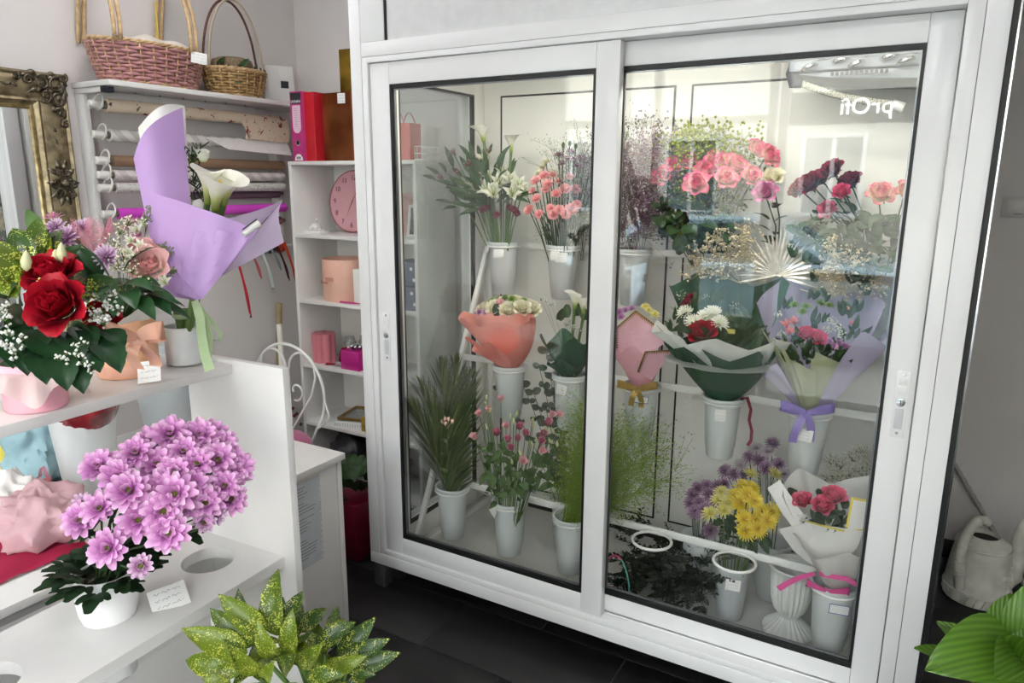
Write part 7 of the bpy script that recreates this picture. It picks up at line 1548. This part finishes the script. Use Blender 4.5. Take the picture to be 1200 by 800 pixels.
def purple_bouquet():
    base = Vector((-1.367, -1.053, 1.206))+Vector((-.022, .03, 0)); 
    tag(MB().lathe([(.036, 0), (.040, .003), (.0405, .082), (.0385, .084), (.037, .01)], 40, capt=True).build('flower_pot', mat('matte_white_pot', '#d8dad9', .5), None, loc=base), 'plain matte white cylinder pot under the purple wrapped bouquet', 'pot')
    b0 = base+Vector((0, 0, .03)); t = thing('purple_wrapped_bouquet', 'white calla bouquet in tall purple paper with pale lilac inner sheet', 'bouquet', b0); B = lambda p: Vector(p)-b0
    PU = mat('purple_paper', '#ba97cc', .5, var=.04, scale=5, trans=.2); LI = mat('pale_lilac_tissue', '#d3c2de', .5, trans=.4, var=.04, alpha=.92); WH = mat('white_paper', '', .5)
    def sheet(quad, nm, m, bulge, nu=14, nv=14, roll=0, crease=0):
        """curved sheet through corners: bottom-left, bottom-right, top-right, top-left"""
        a, b, c, d = [B(p) for p in quad]; n = (b-a).cross(d-a).normalized()
        if n.dot(CAMDIR) < 0: n = -n
        q = MB()
        def fn(u, v):
            p = (a*(1-u)+b*u)*(1-v)+(d*(1-u)+c*u)*v
            return p+n*(bulge*sin(pi*u)*(.35+.65*v)+roll*(u**3)*v+crease*abs(((u*3+v) % 1)-.5)*.5)
        q.grid(fn, nu, nv); return q.build(nm, m, t, angle=35)
    sheet(((-1.190, -1.199, 1.397), (-1.132, -1.169, 1.387), (-1.251, -1.077, 1.734), (-1.263, -1.179, 1.637)), 'tall_outer_sheet', PU, .035)
    sheet(((-1.221, -1.169, 1.399), (-1.185, -1.130, 1.380), (-1.285, -1.047, 1.741), (-1.320, -1.126, 1.696)), 'tall_inner_sheet', WH, .045)
    sheet(((-1.177, -1.222, 1.417), (-1.101, -1.185, 1.392), (-1.042, -1.097, 1.512), (-1.208, -1.187, 1.577)), 'front_fold', PU, .03, crease=.03)
    sheet(((-1.161, -1.211, 1.469), (-1.090, -1.190, 1.394), (-1.048, -1.108, 1.505), (-1.161, -1.190, 1.505)), 'front_lower_fold', PU, .018, crease=.03)
    sheet(((-1.156, -1.158, 1.390), (-1.170, -1.113, 1.412), (-1.113, -0.971, 1.563), (-1.172, -1.110, 1.521)), 'lilac_side_sheet', LI, .02)
    sheet(((-1.137, -1.157, 1.396), (-1.114, -1.124, 1.430), (-1.087, -1.000, 1.482), (-1.123, -0.966, 1.559)), 'lilac_outer_sheet', LI, .012)
    sheet(((-1.266, -1.099, 1.404), (-1.215, -1.070, 1.404), (-1.232, -1.017, 1.558), (-1.286, -1.047, 1.558)), 'white_inner_paper', WH, .02)
    q = MB(); q.tube([B((-1.050, -1.126, 1.506)), B((-1.045, -1.095, 1.524))], [.005, .008], 14); q.build('rolled_paper_edge', WH, t); q = MB(); q.tube([B((-1.048, -1.129, 1.515)), B((-1.044, -1.099, 1.532))], .0011, 5); q.build('black_edge_line', INKD, t)
    me = calla_mb(.095, .038).mesh('spathe', petal('calla_cream', [(0, '#7d962f'), (.3, '#cdd48f'), (.5, '#efeeda'), (1, '#f4f1e6')], .4, .35), angle=0)
    for h, d, az, s in (((-1.190, -1.087, 1.557), (.35, -.1, 1), 2.6, 1.0), ((-1.159, -1.095, 1.547), (.55, -.2, 1), 3.6, 1.05), ((-1.180, -1.059, 1.554), (.5, 0, 1), 2.8, .9)):
        o = link('calla', me, t, M=frame(B(h), d, az) @ Matrix.Scale(s, 4)); MB().tube([(0, 0, .012), (0, .004, .06)], [.004, .003], 6).build('spadix', mat('calla_spadix', '', .6), o)
        MB().tube([Vector((0, 0, 0)), B(h)*.5+Vector((0, 0, .01)), B(h)], .006, 8).build('stem', STEM, t)
    RZ_ = variants('white_bud_rose', lambda r: rose_mb(.018, r, .1, True), WHITEP, 1); put('white_bud', RZ_, t, B((-1.207, -1.075, 1.641)), (.3, -.2, 1), 1.0)
    q = MB(); rr = random.Random(3)
    for i in range(70):
        c = B((-1.225, -1.082, 1.609))+Vector((rr.gauss(0, .008), rr.gauss(0, .006), rr.uniform(-.05, .05))); q.tube([c, c+Vector((rr.gauss(0, .01), rr.gauss(0, .01), .012))], .0014, 3, cap=False)
    stuff(q.build('dark_greens', LEAFD, t, angle=0))
    # sage ribbon hanging over the pot
    SR = mat('sage_satin', '#a9bd94', .35, trans=.25)
    q = MB(); strip(q, [B(p) for p in ((-1.085, -1.210, 1.397), (-1.048, -1.230, 1.374), (-1.033, -1.241, 1.344), (-1.017, -1.250, 1.318), (-0.998, -1.257, 1.295))], [.012, .016, .017, .018, .018], (1, .3, 0)); q.build('ribbon_tail', SR, t, angle=0)
    q = MB(); strip(q, [B(p) for p in ((-1.091, -1.203, 1.390), (-1.055, -1.212, 1.366), (-1.038, -1.222, 1.335), (-1.029, -1.236, 1.307))], [.010, .014, .014, .015], (1, .3, .2)); q.build('ribbon_tail', SR, t, angle=0)
    q = MB(); strip(q, [B(p) for p in ((-1.088, -1.203, 1.384), (-1.070, -1.188, 1.356), (-1.056, -1.185, 1.335), (-1.050, -1.196, 1.326), (-1.053, -1.209, 1.331))], .007, (.5, 1, 0)); q.build('ribbon_loop', SR, t, angle=0)
    q = MB(); q.tube([(.014*cos(a), .014*sin(a), .075) for a in [i*pi/8 for i in range(16)]], .006, 6, closed=True); q.build('tie', SR, t)
    q = MB()
    for k in range(12): a = k*.52; q.tube([(.004*cos(a), .004*sin(a), -.02), (.008*cos(a), .008*sin(a), .03), (.014*cos(a), .014*sin(a), .09)], .0035, 6)
    stuff(q.build('stem_bundle', STEM, t, angle=0))
purple_bouquet()

# ---------------------------------------------------------------- clutter on the desk
def crumple(name, label, cat, loc, sx, sy, sz, m, f=14, amp=.25, seed=0, rz=0, n=56, k=36):
    q = MB(); q.ball((0, 0, 0), 1, n, k); vs = []
    for v in q.v:
        p = Vector(v); d = 1+amp*noise.noise(p*f*.12+Vector((seed, 0, 0)))-amp*.55*abs(noise.noise(p*f*.16+Vector((0, seed, 0))))+amp*.3*abs(noise.noise(p*f*.4+Vector((0, seed, 3))))
        p = p*d; p.z = max(-.55, p.z); vs.append((p.x*sx, p.y*sy, (p.z+.55)*sz))
    q.v = vs; return tag(q.build(name, m, None, loc=loc, angle=60), label, cat)
def desk_items():
    Z = .7005
    c = Vector((-1.973, -0.962, 0.700))+Vector((-.03, .03, 0)); c.z = Z
    t = thing('white_jug_bucket', 'tall white plastic bucket with looped film holding red wrapped package', 'bucket', c)
    MB().lathe([(.058, 0), (.062, .004), (.085, .255), (.089, .26), (.087, .265), (.081, .263), (.058, .008)], 40, capt=True).build('bucket_body', BUCKET, t)
    q = MB(); q.tube([(-.07-.028*sin(pi*s), -.03, .22-.17*s) for s in [i/14 for i in range(15)]], .006, 7); q.build('film_loop', mat('clear_film', '', .2), t)
    o = thing('red_wrapped_package', 'shiny dark red film package sitting in the white bucket', 'package', c+Vector((0, 0, .175)))
    q = MB(); q.ball((0, 0, 0), 1, 30, 14); vs = []
    for v in q.v:
        p = Vector(v); k = 1+.12*noise.noise(p*3); w = .06+.05*max(0, p.z*.5+.5); vs.append((p.x*w*k*1.3, p.y*w*k*1.1, (p.z+1)*.11*k))
    q.v = vs; q.build('red_film', mat('red_film', '#a50f22', .15, col2='#5e0712', scale=16, coat=.5), o, angle=0)
    c = Vector((-2.321, -0.459, 0.700)); c.z = Z
    GJ = glassy('frosted_plastic', (.86, .88, .89), 1.0, base=.05, haze=.35, hazecol=(.75, .78, .8))
    tag(MB().lathe([(.075, 0), (.078, .004), (.095, .13), (.098, .135), (.100, .30), (.094, .30), (.074, .008)], 36, capt=True).build('frosted_container', GJ, None, loc=c), 'frosted plastic container on the desk behind the chrysanthemums', 'container')
    crumple('blue_fabric_bundle', 'pale blue tied fabric bundle behind the tissue', 'bundle', tuple(Vector((-2.288, -0.971, 0.700))+Vector((-.03, .03, 0))), .14, .08, .13, mat('pale_blue_cloth', '#9dbcc4', .6, col2='#7f9fa8', scale=10), 16, .3, 2)
    b = MB(); b.tube([(.0+.03*cos(a), 0, .03*sin(a)) for a in [2*pi*i/20 for i in range(20)]], .006, 6, closed=True); o = b.build('blue_tie', mat('pale_blue_cloth', '', .5), None, M=at(*(Vector((-2.368, -0.854, 0.700))+Vector((-.02, .05, .06))))); tag(o, 'pale blue cord loop beside the blue bundle', 'cord')
    # yellow paper curl
    q = MB(); q.grid(lambda u, v: (.055*cos(2.6*u-1.0)*(1-.3*v), .05*sin(2.6*u-1.0), .14*v+.02*sin(3*u)), 16, 8); c = Vector((-2.351, -0.978, 0.700))+Vector((.0, .0, 0)); c.z = Z+.004
    tag(q.build('yellow_paper', mat('yellow_paper', '#e8d257', .5, trans=.2), None, loc=c, angle=0), 'curled bright yellow paper on the desk', 'paper')
    crumple('white_cloth', 'crumpled white cloth beside the pink tissue', 'cloth', tuple(Vector((-2.084, -1.108, 0.700))+Vector((-.02, .02, .0))), .075, .06, .075, mat('white_cotton', '#dedad6', .85, var=.06, scale=30), 22, .35, 5)
    crumple('pink_tissue_parcel', 'crumpled pale pink tissue parcel on the desk', 'parcel', tuple(Vector((-1.840, -1.156, 0.700))+Vector((-.03, .02, .006))), .115, .10, .085, mat('pale_pink_tissue', '#dcb3b8', .6, trans=.25, var=.08, scale=20), 20, .4, 9)
    PO = mat('pink_organza', '#d9808f', .5, trans=.4, alpha=.75); c = Vector((-2.039, -1.052, 0.700))+Vector((-.01, .02, .09))
    t = thing('organza_ribbon', 'sheer pink organza ribbon tied on the tissue parcel', 'ribbon', c)
    q = MB(); strip(q, [Vector((-.02, 0, 0))+Vector((.045*s, 0, .035*sin(pi*s))) for s in [i/12 for i in range(13)]], .010, (0, 1, .3)); q.build('ribbon_loop', PO, t, angle=0)
    q = MB(); q.grid(lambda u, v: (.07*v*(u-.2), .02*sin(6*u), -.02*v-.05*v*u+.01*sin(12*u)*v), 14, 6); q.build('ribbon_fan', PO, t, angle=0)
    q = MB(); strip(q, [(-.02-.09*s, -.02*s, -.07*s+.01*sin(5*s)) for s in [i/10 for i in range(11)]], .03, (.2, 1, .4)); q.build('ribbon_tail', PO, t, angle=0)
    # crimson cloth under the parcel, spilling over the desk edge
    q = MB(); c0 = Vector((-1.763, -1.215, 0.700)); 
    q.grid(lambda u, v: (c0.x-.22+.25*u, c0.y-.30+.42*v, Z+.003+.012*abs(noise.noise(Vector((u*5, v*6, 1))))+(.010 if u < .9 else 0)), 22, 26)
    tag(q.build('crimson_cloth', mat('crimson_felt', '#a3133f', .9, var=.1, scale=30), None, angle=0), 'crimson felt cloth spread under the tissue parcel', 'cloth')
    t = thing('scissors', 'grey handled scissors lying on the desk beside the bucket', 'scissors', tuple(Vector((-2.215, -0.905, 0.700))+Vector((0, 0, .002))), .8)
    for s in (-1, 1):
        MB().box(-.006, .006, 0, .09, 0, .003).build('blade', CHROME, t, M=rotm(0, 0, s*.12)); q = MB(); q.tube([(s*.02+.018*cos(a), -.03+.026*sin(a), .004) for a in [2*pi*i/18 for i in range(18)]], .004, 6, closed=True); q.build('handle', mat('dark_grey_rubber', '', .5), t)
desk_items()

# ---------------------------------------------------------------- speckled aucuba in front of the stand
def aucuba():
    base = Vector((-.98, -1.06, 0)); t = thing('aucuba_plant', 'speckled yellow-green aucuba plant in front of the display stand', 'potted plant', base)
    MB().lathe([(.085, 0), (.09, .004), (.115, .47), (.12, .475), (.12, .50), (.112, .50), (.108, .02)], 36, capt=True).build('pot', mat('anthracite_pot', '#3b3d40', .5), t)
    MB().lathe([(0, .485), (.108, .487)], 24, capb=False).build('soil', mat('dark_soil', '', .9), t)
    lv = [leaf_mb(.115, .046, bend=22+16*k, fold=.35, serr=5, nv=6, wav=.02, seed=k, th0=25).mesh('leaf', SPECK, angle=0) for k in range(4)]
    B = lambda p: Vector(p)-base
    tops = [(-0.992, -1.154, 0.762), (-1.015, -1.198, 0.734), (-0.946, -1.091, 0.721), (-0.943, -1.161, 0.719), (-1.055, -1.225, 0.718), (-0.909, -1.062, 0.659), (-1.027, -1.119, 0.795)]
    s = MB()
    for p in tops: q = B(p); s.tube([(q.x*.15, q.y*.15, .47), (q.x*.6, q.y*.6, .47+(q.z-.47)*.6), q], [.006, .005, .0035], 7)
    s.build('stems', STEM, t, angle=0)
    # leaves given by base and tip
    for a_, b_, s_ in (((-0.990, -1.167, 0.752), (-1.034, -1.128, 0.865), 1.0), ((-1.002, -1.183, 0.763), (-1.087, -1.213, 0.836), .95), ((-0.990, -1.158, 0.741), (-0.983, -1.110, 0.823), .95), ((-0.982, -1.135, 0.722), (-1.023, -1.075, 0.772), .9), ((-1.009, -1.202, 0.748), (-1.093, -1.234, 0.815), .85), ((-1.013, -1.219, 0.739), (-1.120, -1.270, 0.780), .95), ((-1.009, -1.235, 0.714), (-1.114, -1.290, 0.734), .95), ((-1.022, -1.244, 0.707), (-1.049, -1.252, 0.782), .9), ((-0.945, -1.115, 0.714), (-0.893, -1.053, 0.750), .85), ((-0.936, -1.114, 0.701), (-0.933, -1.042, 0.745), .75), ((-0.919, -1.086, 0.680), (-0.887, -1.006, 0.736), .85), ((-0.911, -1.083, 0.672), (-0.843, -1.012, 0.704), .85), ((-0.902, -1.082, 0.656), (-0.822, -1.007, 0.678), .9), ((-0.912, -1.128, 0.682), (-0.831, -1.096, 0.722), .85), ((-0.935, -1.170, 0.709), (-0.879, -1.144, 0.777), .85), ((-0.964, -1.203, 0.738), (-0.976, -1.225, 0.817), .8), ((-0.951, -1.173, 0.733), (-0.946, -1.171, 0.823), .95), ((-0.940, -1.205, 0.721), (-0.876, -1.200, 0.785), .8), ((-0.973, -1.236, 0.720), (-0.998, -1.256, 0.790), .85), ((-0.951, -1.236, 0.719), (-0.914, -1.235, 0.777), .7), ((-0.912, -1.171, 0.701), (-0.831, -1.165, 0.728), .8), ((-1.011, -1.262, 0.705), (-1.043, -1.299, 0.726), .8), ((-1.062, -1.178, 0.733), (-1.111, -1.141, 0.800), .85), ((-0.998, -1.119, 0.729), (-0.985, -1.037, 0.741), .8), ((-0.893, -1.080, 0.647), (-0.837, -1.068, 0.661), .8), ((-0.948, -1.068, 0.677), (-0.983, -1.014, 0.736), .7)):
        a, b = B(a_), B(b_); d = b-a; leaf_at(t, lv, a, d, CAMDIR+Vector((0, 0, .5))+jit(.25), d.length/.112)
    for i in range(34):
        a = i*GA; q = B(tops[i % 7]); leaf_at(t, lv, q-Vector((0, 0, rnd.uniform(.02, .16))), (cos(a), sin(a), rnd.uniform(-.1, .7)), (0, 0, 1), rnd.uniform(.6, .95))
aucuba()
# ---------------------------------------------------------------- right side: watering can, rod, hosta, switch
def watering_can():
    t = thing('watering_can', 'off-white embossed watering can on the dark floor beside the cabinet', 'watering can', (.325, 1.15, 0)); t.scale = (.88, .88, .92); CR = mat('aged_white_enamel', '#cfcdc3', .45, col2='#b5b3a8', scale=14, bump=.1)
    MB().lathe([(.118, 0), (.13, .006), (.132, .02), (.129, .06), (.122, .14), (.112, .21), (.104, .245), (.106, .25), (.106, .256), (.098, .262), (.085, .272), (.062, .285), (.058, .29), (.058, .284), (.06, .27)], 48, capb=True).build('can_body', CR, t, angle=35)
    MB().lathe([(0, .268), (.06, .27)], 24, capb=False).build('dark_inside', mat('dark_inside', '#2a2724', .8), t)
    for z, r in ((.052, .132), (.246, .107)): q = MB(); q.tube([(r*cos(a), r*sin(a), z) for a in [2*pi*i/48 for i in range(48)]], .004, 6, closed=True); q.build('band', CR, t)
    # handle from lower front-left over the top
    d = Vector((-.55, -.83, 0)).normalized(); pts = []
    for s in [i/24 for i in range(25)]:
        a = -.62+s*2.75; r_ = .135; pts.append(d*(.055+r_*.80*cos(a))+Vector((0, 0, .225+r_*1.05*sin(a))))
    pts = [d*.128+Vector((0, 0, .07))]+pts
    h = MB().tube(pts, [.02]*len(pts), 14).build('handle', CR, t)
    for k in range(10): q = MB(); p = pts[1+int(k*.55)]; f = (pts[2+int(k*.55)]-p).normalized(); q.M = frame(p+f*.003*(k % 2), f); q.tube([(.0215*cos(a), .0215*sin(a), 0) for a in [2*pi*i/14 for i in range(14)]], .003, 5, closed=True); q.build('rope_ridge', CR, h)
    for k in (1, 9, 19): q = MB(); q.M = frame(pts[k], pts[k+1]-pts[k]); q.tube([(.022*cos(a), .022*sin(a), 0) for a in [2*pi*i/16 for i in range(16)]], .0035, 5, closed=True); q.build('collar', CR, h)
    # spout towards the right
    e = Vector((.75, .25, 0)).normalized(); sp = [e*.07+Vector((0, 0, .06)), e*.13+Vector((0, 0, .12)), e*.138+Vector((0, 0, .22)), e*.142+Vector((0, 0, .31)), e*.155+Vector((0, 0, .37)), e*.162+Vector((0, 0, .385))]
    MB().tube(sp, [.05, .045, .036, .027, .02, .016], 16).build('spout', CR, t, angle=0)
    # embossed flowers
    rr = random.Random(6); q = MB()
    for (a0, z0) in ((-.75, .13), (-.45, .10), (-.35, .17), (-.6, .075), (-.2, .13)):
        for k in range(6):
            a = a0+.055*cos(k*1.05); z = z0+.016*sin(k*1.05); r_ = .127-.05*max(0, z-.06)*1.6; q.M = Matrix.Translation((r_*cos(a), r_*sin(a), z)); q.ball((0, 0, 0), .011, 8, 6)
        q.M = Matrix.Translation(((.129-.05*max(0, z0-.06)*1.6)*cos(a0), (.129-.05*max(0, z0-.06)*1.6)*sin(a0), z0)); q.ball((0, 0, 0), .008, 8, 6)
    q.M = None; stuff(q.build('embossed_flowers', CR, t, angle=0))
    q = MB()
    for k in range(26): a = 2*pi*k/26; q.tube([(.131*cos(a), .131*sin(a), .012), (.132*cos(a+.09), .132*sin(a+.09), .046)], .004, 5)
    stuff(q.build('embossed_fluting', CR, t, angle=0))
watering_can()
def rod():
    a, b = Vector((.30, 1.36, .30)), Vector((.13, 1.40, .55)); d = (b-a); a0 = a-d*(a.z/d.z); b0 = b+d*1.0
    t = thing('twisted_rod', 'grey twisted broom rod leaning behind the watering can', 'rod', a0+Vector((0, 0, .012)), ); L = (b0-a0).length; n = 160; q = MB()
    q.tube([Vector((0, 0, 0)).lerp(b0-a0, i/n) for i in range(n+1)], [.010+.0012*sin(i*1.1) for i in range(n+1)], 10); q.build('shaft', mat('grey_braid', '#8f8c86', .5, var=.15, scale=60), t, angle=0)
    q = MB(); q.ball((0, 0, .004), .014, 10, 8); q.build('rubber_tip', BLACK, t)
rod()
def switch():
    t = thing('light_switch', 'flat grey-white light switch on the rear wall', 'switch', (.285, 1.449, 1.515))
    MB().box(-.045, .045, -.008, 0, -.04, .04).build('switch_plate', mat('switch_plastic', '#b5b1ad', .35), t, bevel=.003); MB().box(-.029, .029, -.012, -.0085, -.026, .027).build('rocker', mat('switch_rocker', '#bdb9b5', .3), t, bevel=.002)
    MB().box(-.004, .027, -.0105, -.0087, -.0285, -.027).build('rocker_gap', BLACK, t, smooth=False)
    o = tag(MB().tube([(.20, 1.445, 2.24), (.195, 1.446, 2.15), (.19, 1.446, 2.08)], .003, 6).build('hanging_cable', mat('dark_grey_rubber', '', .5)), 'short dark cable hanging on the rear wall', 'cable')
switch()
def hosta():
    base = Vector((.22, -.64, 0)); t = thing('hosta_plant', 'broad glossy green leaf plant in a planter on the floor', 'potted plant', base)
    MB().lathe([(.10, 0), (.105, .004), (.13, .60), (.135, .605), (.135, .63), (.127, .63), (.12, .02)], 36, capt=True).build('pot', mat('anthracite_pot', '', .5), t)
    m, nt, b = _nt('veined_green_leaf'); N = nt.nodes.new; L = nt.links.new; tc = N('ShaderNodeTexCoord'); wv = N('ShaderNodeTexWave'); wv.bands_direction = 'X'; wv.inputs['Scale'].default_value = 40; wv.inputs['Distortion'].default_value = .4; L(tc.outputs['Object'], wv.inputs['Vector'])
    rp = N('ShaderNodeValToRGB'); rp.color_ramp.elements[0].color = srgb('#466a1c'); rp.color_ramp.elements[1].color = srgb('#587f25'); L(wv.outputs['Fac'], rp.inputs[0]); L(rp.outputs[0], b.inputs['Base Color']); b.inputs['Roughness'].default_value = .35
    bp = N('ShaderNodeBump'); bp.inputs['Strength'].default_value = .4; bp.inputs['Distance'].default_value = .003; L(wv.outputs['Fac'], bp.inputs['Height']); L(bp.outputs[0], b.inputs['Normal'])
    tr = N('ShaderNodeBsdfTranslucent'); L(rp.outputs[0], tr.inputs[0]); ms = N('ShaderNodeMixShader'); ms.inputs[0].default_value = .25; L(b.outputs[0], ms.inputs[1]); L(tr.outputs[0], ms.inputs[2]); L(ms.outputs[0], nt.nodes['Material Output'].inputs[0])
    def sh(v): return max(.02, sin(pi*min(1, v**.62))**.8) if v < .995 else .02
    lv = [leaf_mb(.16, .10, bend=45+15*k, fold=.25, shape=sh, nv=12, nu=9, wav=.02, seed=k, th0=28).mesh('leaf', m, angle=0) for k in range(3)]
    B = lambda p: Vector(p)-base; s = MB()
    for a_, b_, sc, up in (((0.213, -0.659, 0.828), (0.087, -0.794, 0.860), .75, (.3, -.5, 1)), ((0.210, -0.640, 0.816), (0.194, -0.558, 0.896), .7, (-.4, -.8, .5)), ((0.217, -0.680, 0.828), (0.160, -0.801, 0.854), .6, (.2, -.5, 1)), ((0.228, -0.628, 0.823), (0.231, -0.575, 0.932), .85, (-.3, -.8, .5)), ((0.227, -0.654, 0.815), (0.233, -0.745, 0.906), .9, (0, -.4, 1)), ((0.230, -0.602, 0.782), (0.169, -0.579, 0.779), .6, (.0, -.3, 1))):
        a, b = B(a_), B(b_); d = b-a; leaf_at(t, lv, a, d, up, d.length/.15); s.tube([(0, 0, .60), (a.x*.5, a.y*.5, a.z*.85), a], .004, 6)
    for i in range(8): a = i*GA; p = Vector((.05*cos(a), .05*sin(a), .72+.02*(i % 3))); leaf_at(t, lv, p, (cos(a), sin(a), .4), (0, 0, 1), .8); s.tube([(0, 0, .60), p], .004, 6)
    s.build('stems', STEM, t, angle=0)
hosta()

# ---------------------------------------------------------------- street outside the shop window (seen in the reflections)
def street():
    struct(MB().box(-14, 12, -16, -3.52, -.20, -.12).build('ground_street', mat('asphalt', '#5b5c5e', .9, var=.15, scale=3, bump=.2), smooth=False))
    struct(MB().box(-14, 12, -5.2, -3.52, -.119, -.05).build('ground_pavement', mat('pale_pavement', '#9b9892', .9, var=.1, scale=4), smooth=True, bevel=.01))
    # house front across the street
    t = thing('house_front', 'pale rendered house front with windows across the street', 'building', (-1, -12.5, -.12)); MB().box(-9, 9, -.5, 0, 0, 5.6).build('house_wall', mat('cream_render', '#c9c2b4', .9, var=.06, scale=2), t, smooth=False)
    for x in (-6.4, -3.8, -1.2, 1.4, 4.0):
        w = MB(); rect_frame(w, x, x+1.1, 1.1, 2.6, .08, .001, .08); w.box(x+.51, x+.59, .01, .07, 1.18, 2.52); f = w.build('window_frame', PVC, t, bevel=.01); MB().box(x+.08, x+1.02, .005, .02, 1.18, 2.52).build('pane', mat('dark_pane', '#4d5a63', .1), f, smooth=False)
    for k in range(1): MB().box(-9.1, 9.1, -.6, .15, 5.6, 5.8).build('eaves', mat('eaves_grey', '#8b8883', .8), t, bevel=.02)
    # parked light blue car: lofted body, glasshouse, wheels with alloy rims
    c = thing('parked_car', 'pale silver-blue car parked outside the shop window', 'car', (-2.1, -5.7, -.12), 0)
    prof = [(-2.05, .35), (-2.1, .60), (-1.95, .82), (-1.1, .95), (-.45, 1.38), (.75, 1.42), (1.5, 1.02), (2.0, .95), (2.1, .62), (2.02, .33)]
    body = [(-2.05, .28), (-2.1, .60), (-1.95, .84), (-1.05, .95), (1.45, 1.0), (2.02, .95), (2.1, .62), (2.02, .28)]
    q = MB(); q.prism(body, -.85, .85); q.build('car_body', mat('silver_blue_paint', '#a9c0cf', .2, metal=.3, coat=.6), c, bevel=.06, angle=45)
    gh = [(-1.05, .94), (-.45, 1.38), (.7, 1.41), (1.4, .98)]; q = MB(); q.prism(gh, -.72, .72); q.build('car_roof', mat('silver_blue_paint', '', .2), c, bevel=.04, angle=45)
    for sy in (-1, 1):
        for pol in ([(-.85, .99), (-.42, 1.31), (.08, 1.33), (.08, 1.0)], [(.14, 1.0), (.14, 1.33), (.66, 1.35), (1.2, 1.01)]): q = MB(); q.prism(pol, sy*.725, sy*.735); q.build('side_window', mat('dark_pane', '', .1), c, smooth=False)
        for x in (-1.3, 1.3):
            q = MB(); q.M = at(x, sy*.72, .32, rotm(pi/2, 0, 0)); q.lathe([(.22, -.1), (.31, -.1), (.32, -.06), (.32, .06), (.31, .1), (.22, .1)], 36, closed=True); w = q.build('wheel', BLACK, c)
            q = MB(); q.M = at(x, sy*.80, .32, rotm(pi/2, 0, 0)); q.tube([(.205*cos(a), .205*sin(a), 0) for a in [2*pi*i/32 for i in range(32)]], .015, 8, closed=True)
            for k in range(5):
                a = 2*pi*k/5
                for da in (-.12, .12): q.tube([(.04*cos(a), .04*sin(a), .0), (.2*cos(a+da), .2*sin(a+da), 0)], .016, 6)
            q.ball((0, 0, 0), .045, 10, 6); q.build('alloy_rim', CHROME, w)
    # sign mirrored in the cabinet glass; grey board added so its letters stand out
    sb = thing('shop_sign', 'white illuminated lettering on an added grey backing board above the shop door', 'sign', (-.45, -3.395, 2.1))
    MB().box(-.48, .48, -.004, .006, -.11, .11).build('added_backing_board', mat('sign_grey', '#a5a39f', .6), sb, bevel=.002)
    text_mesh('sign_lettering', 'prOfi', .15, emit('lit_letters', '#ffffff', 16.0), sb, at(0, .010, 0, rotm(pi/2, 0, pi)), .003)
street()
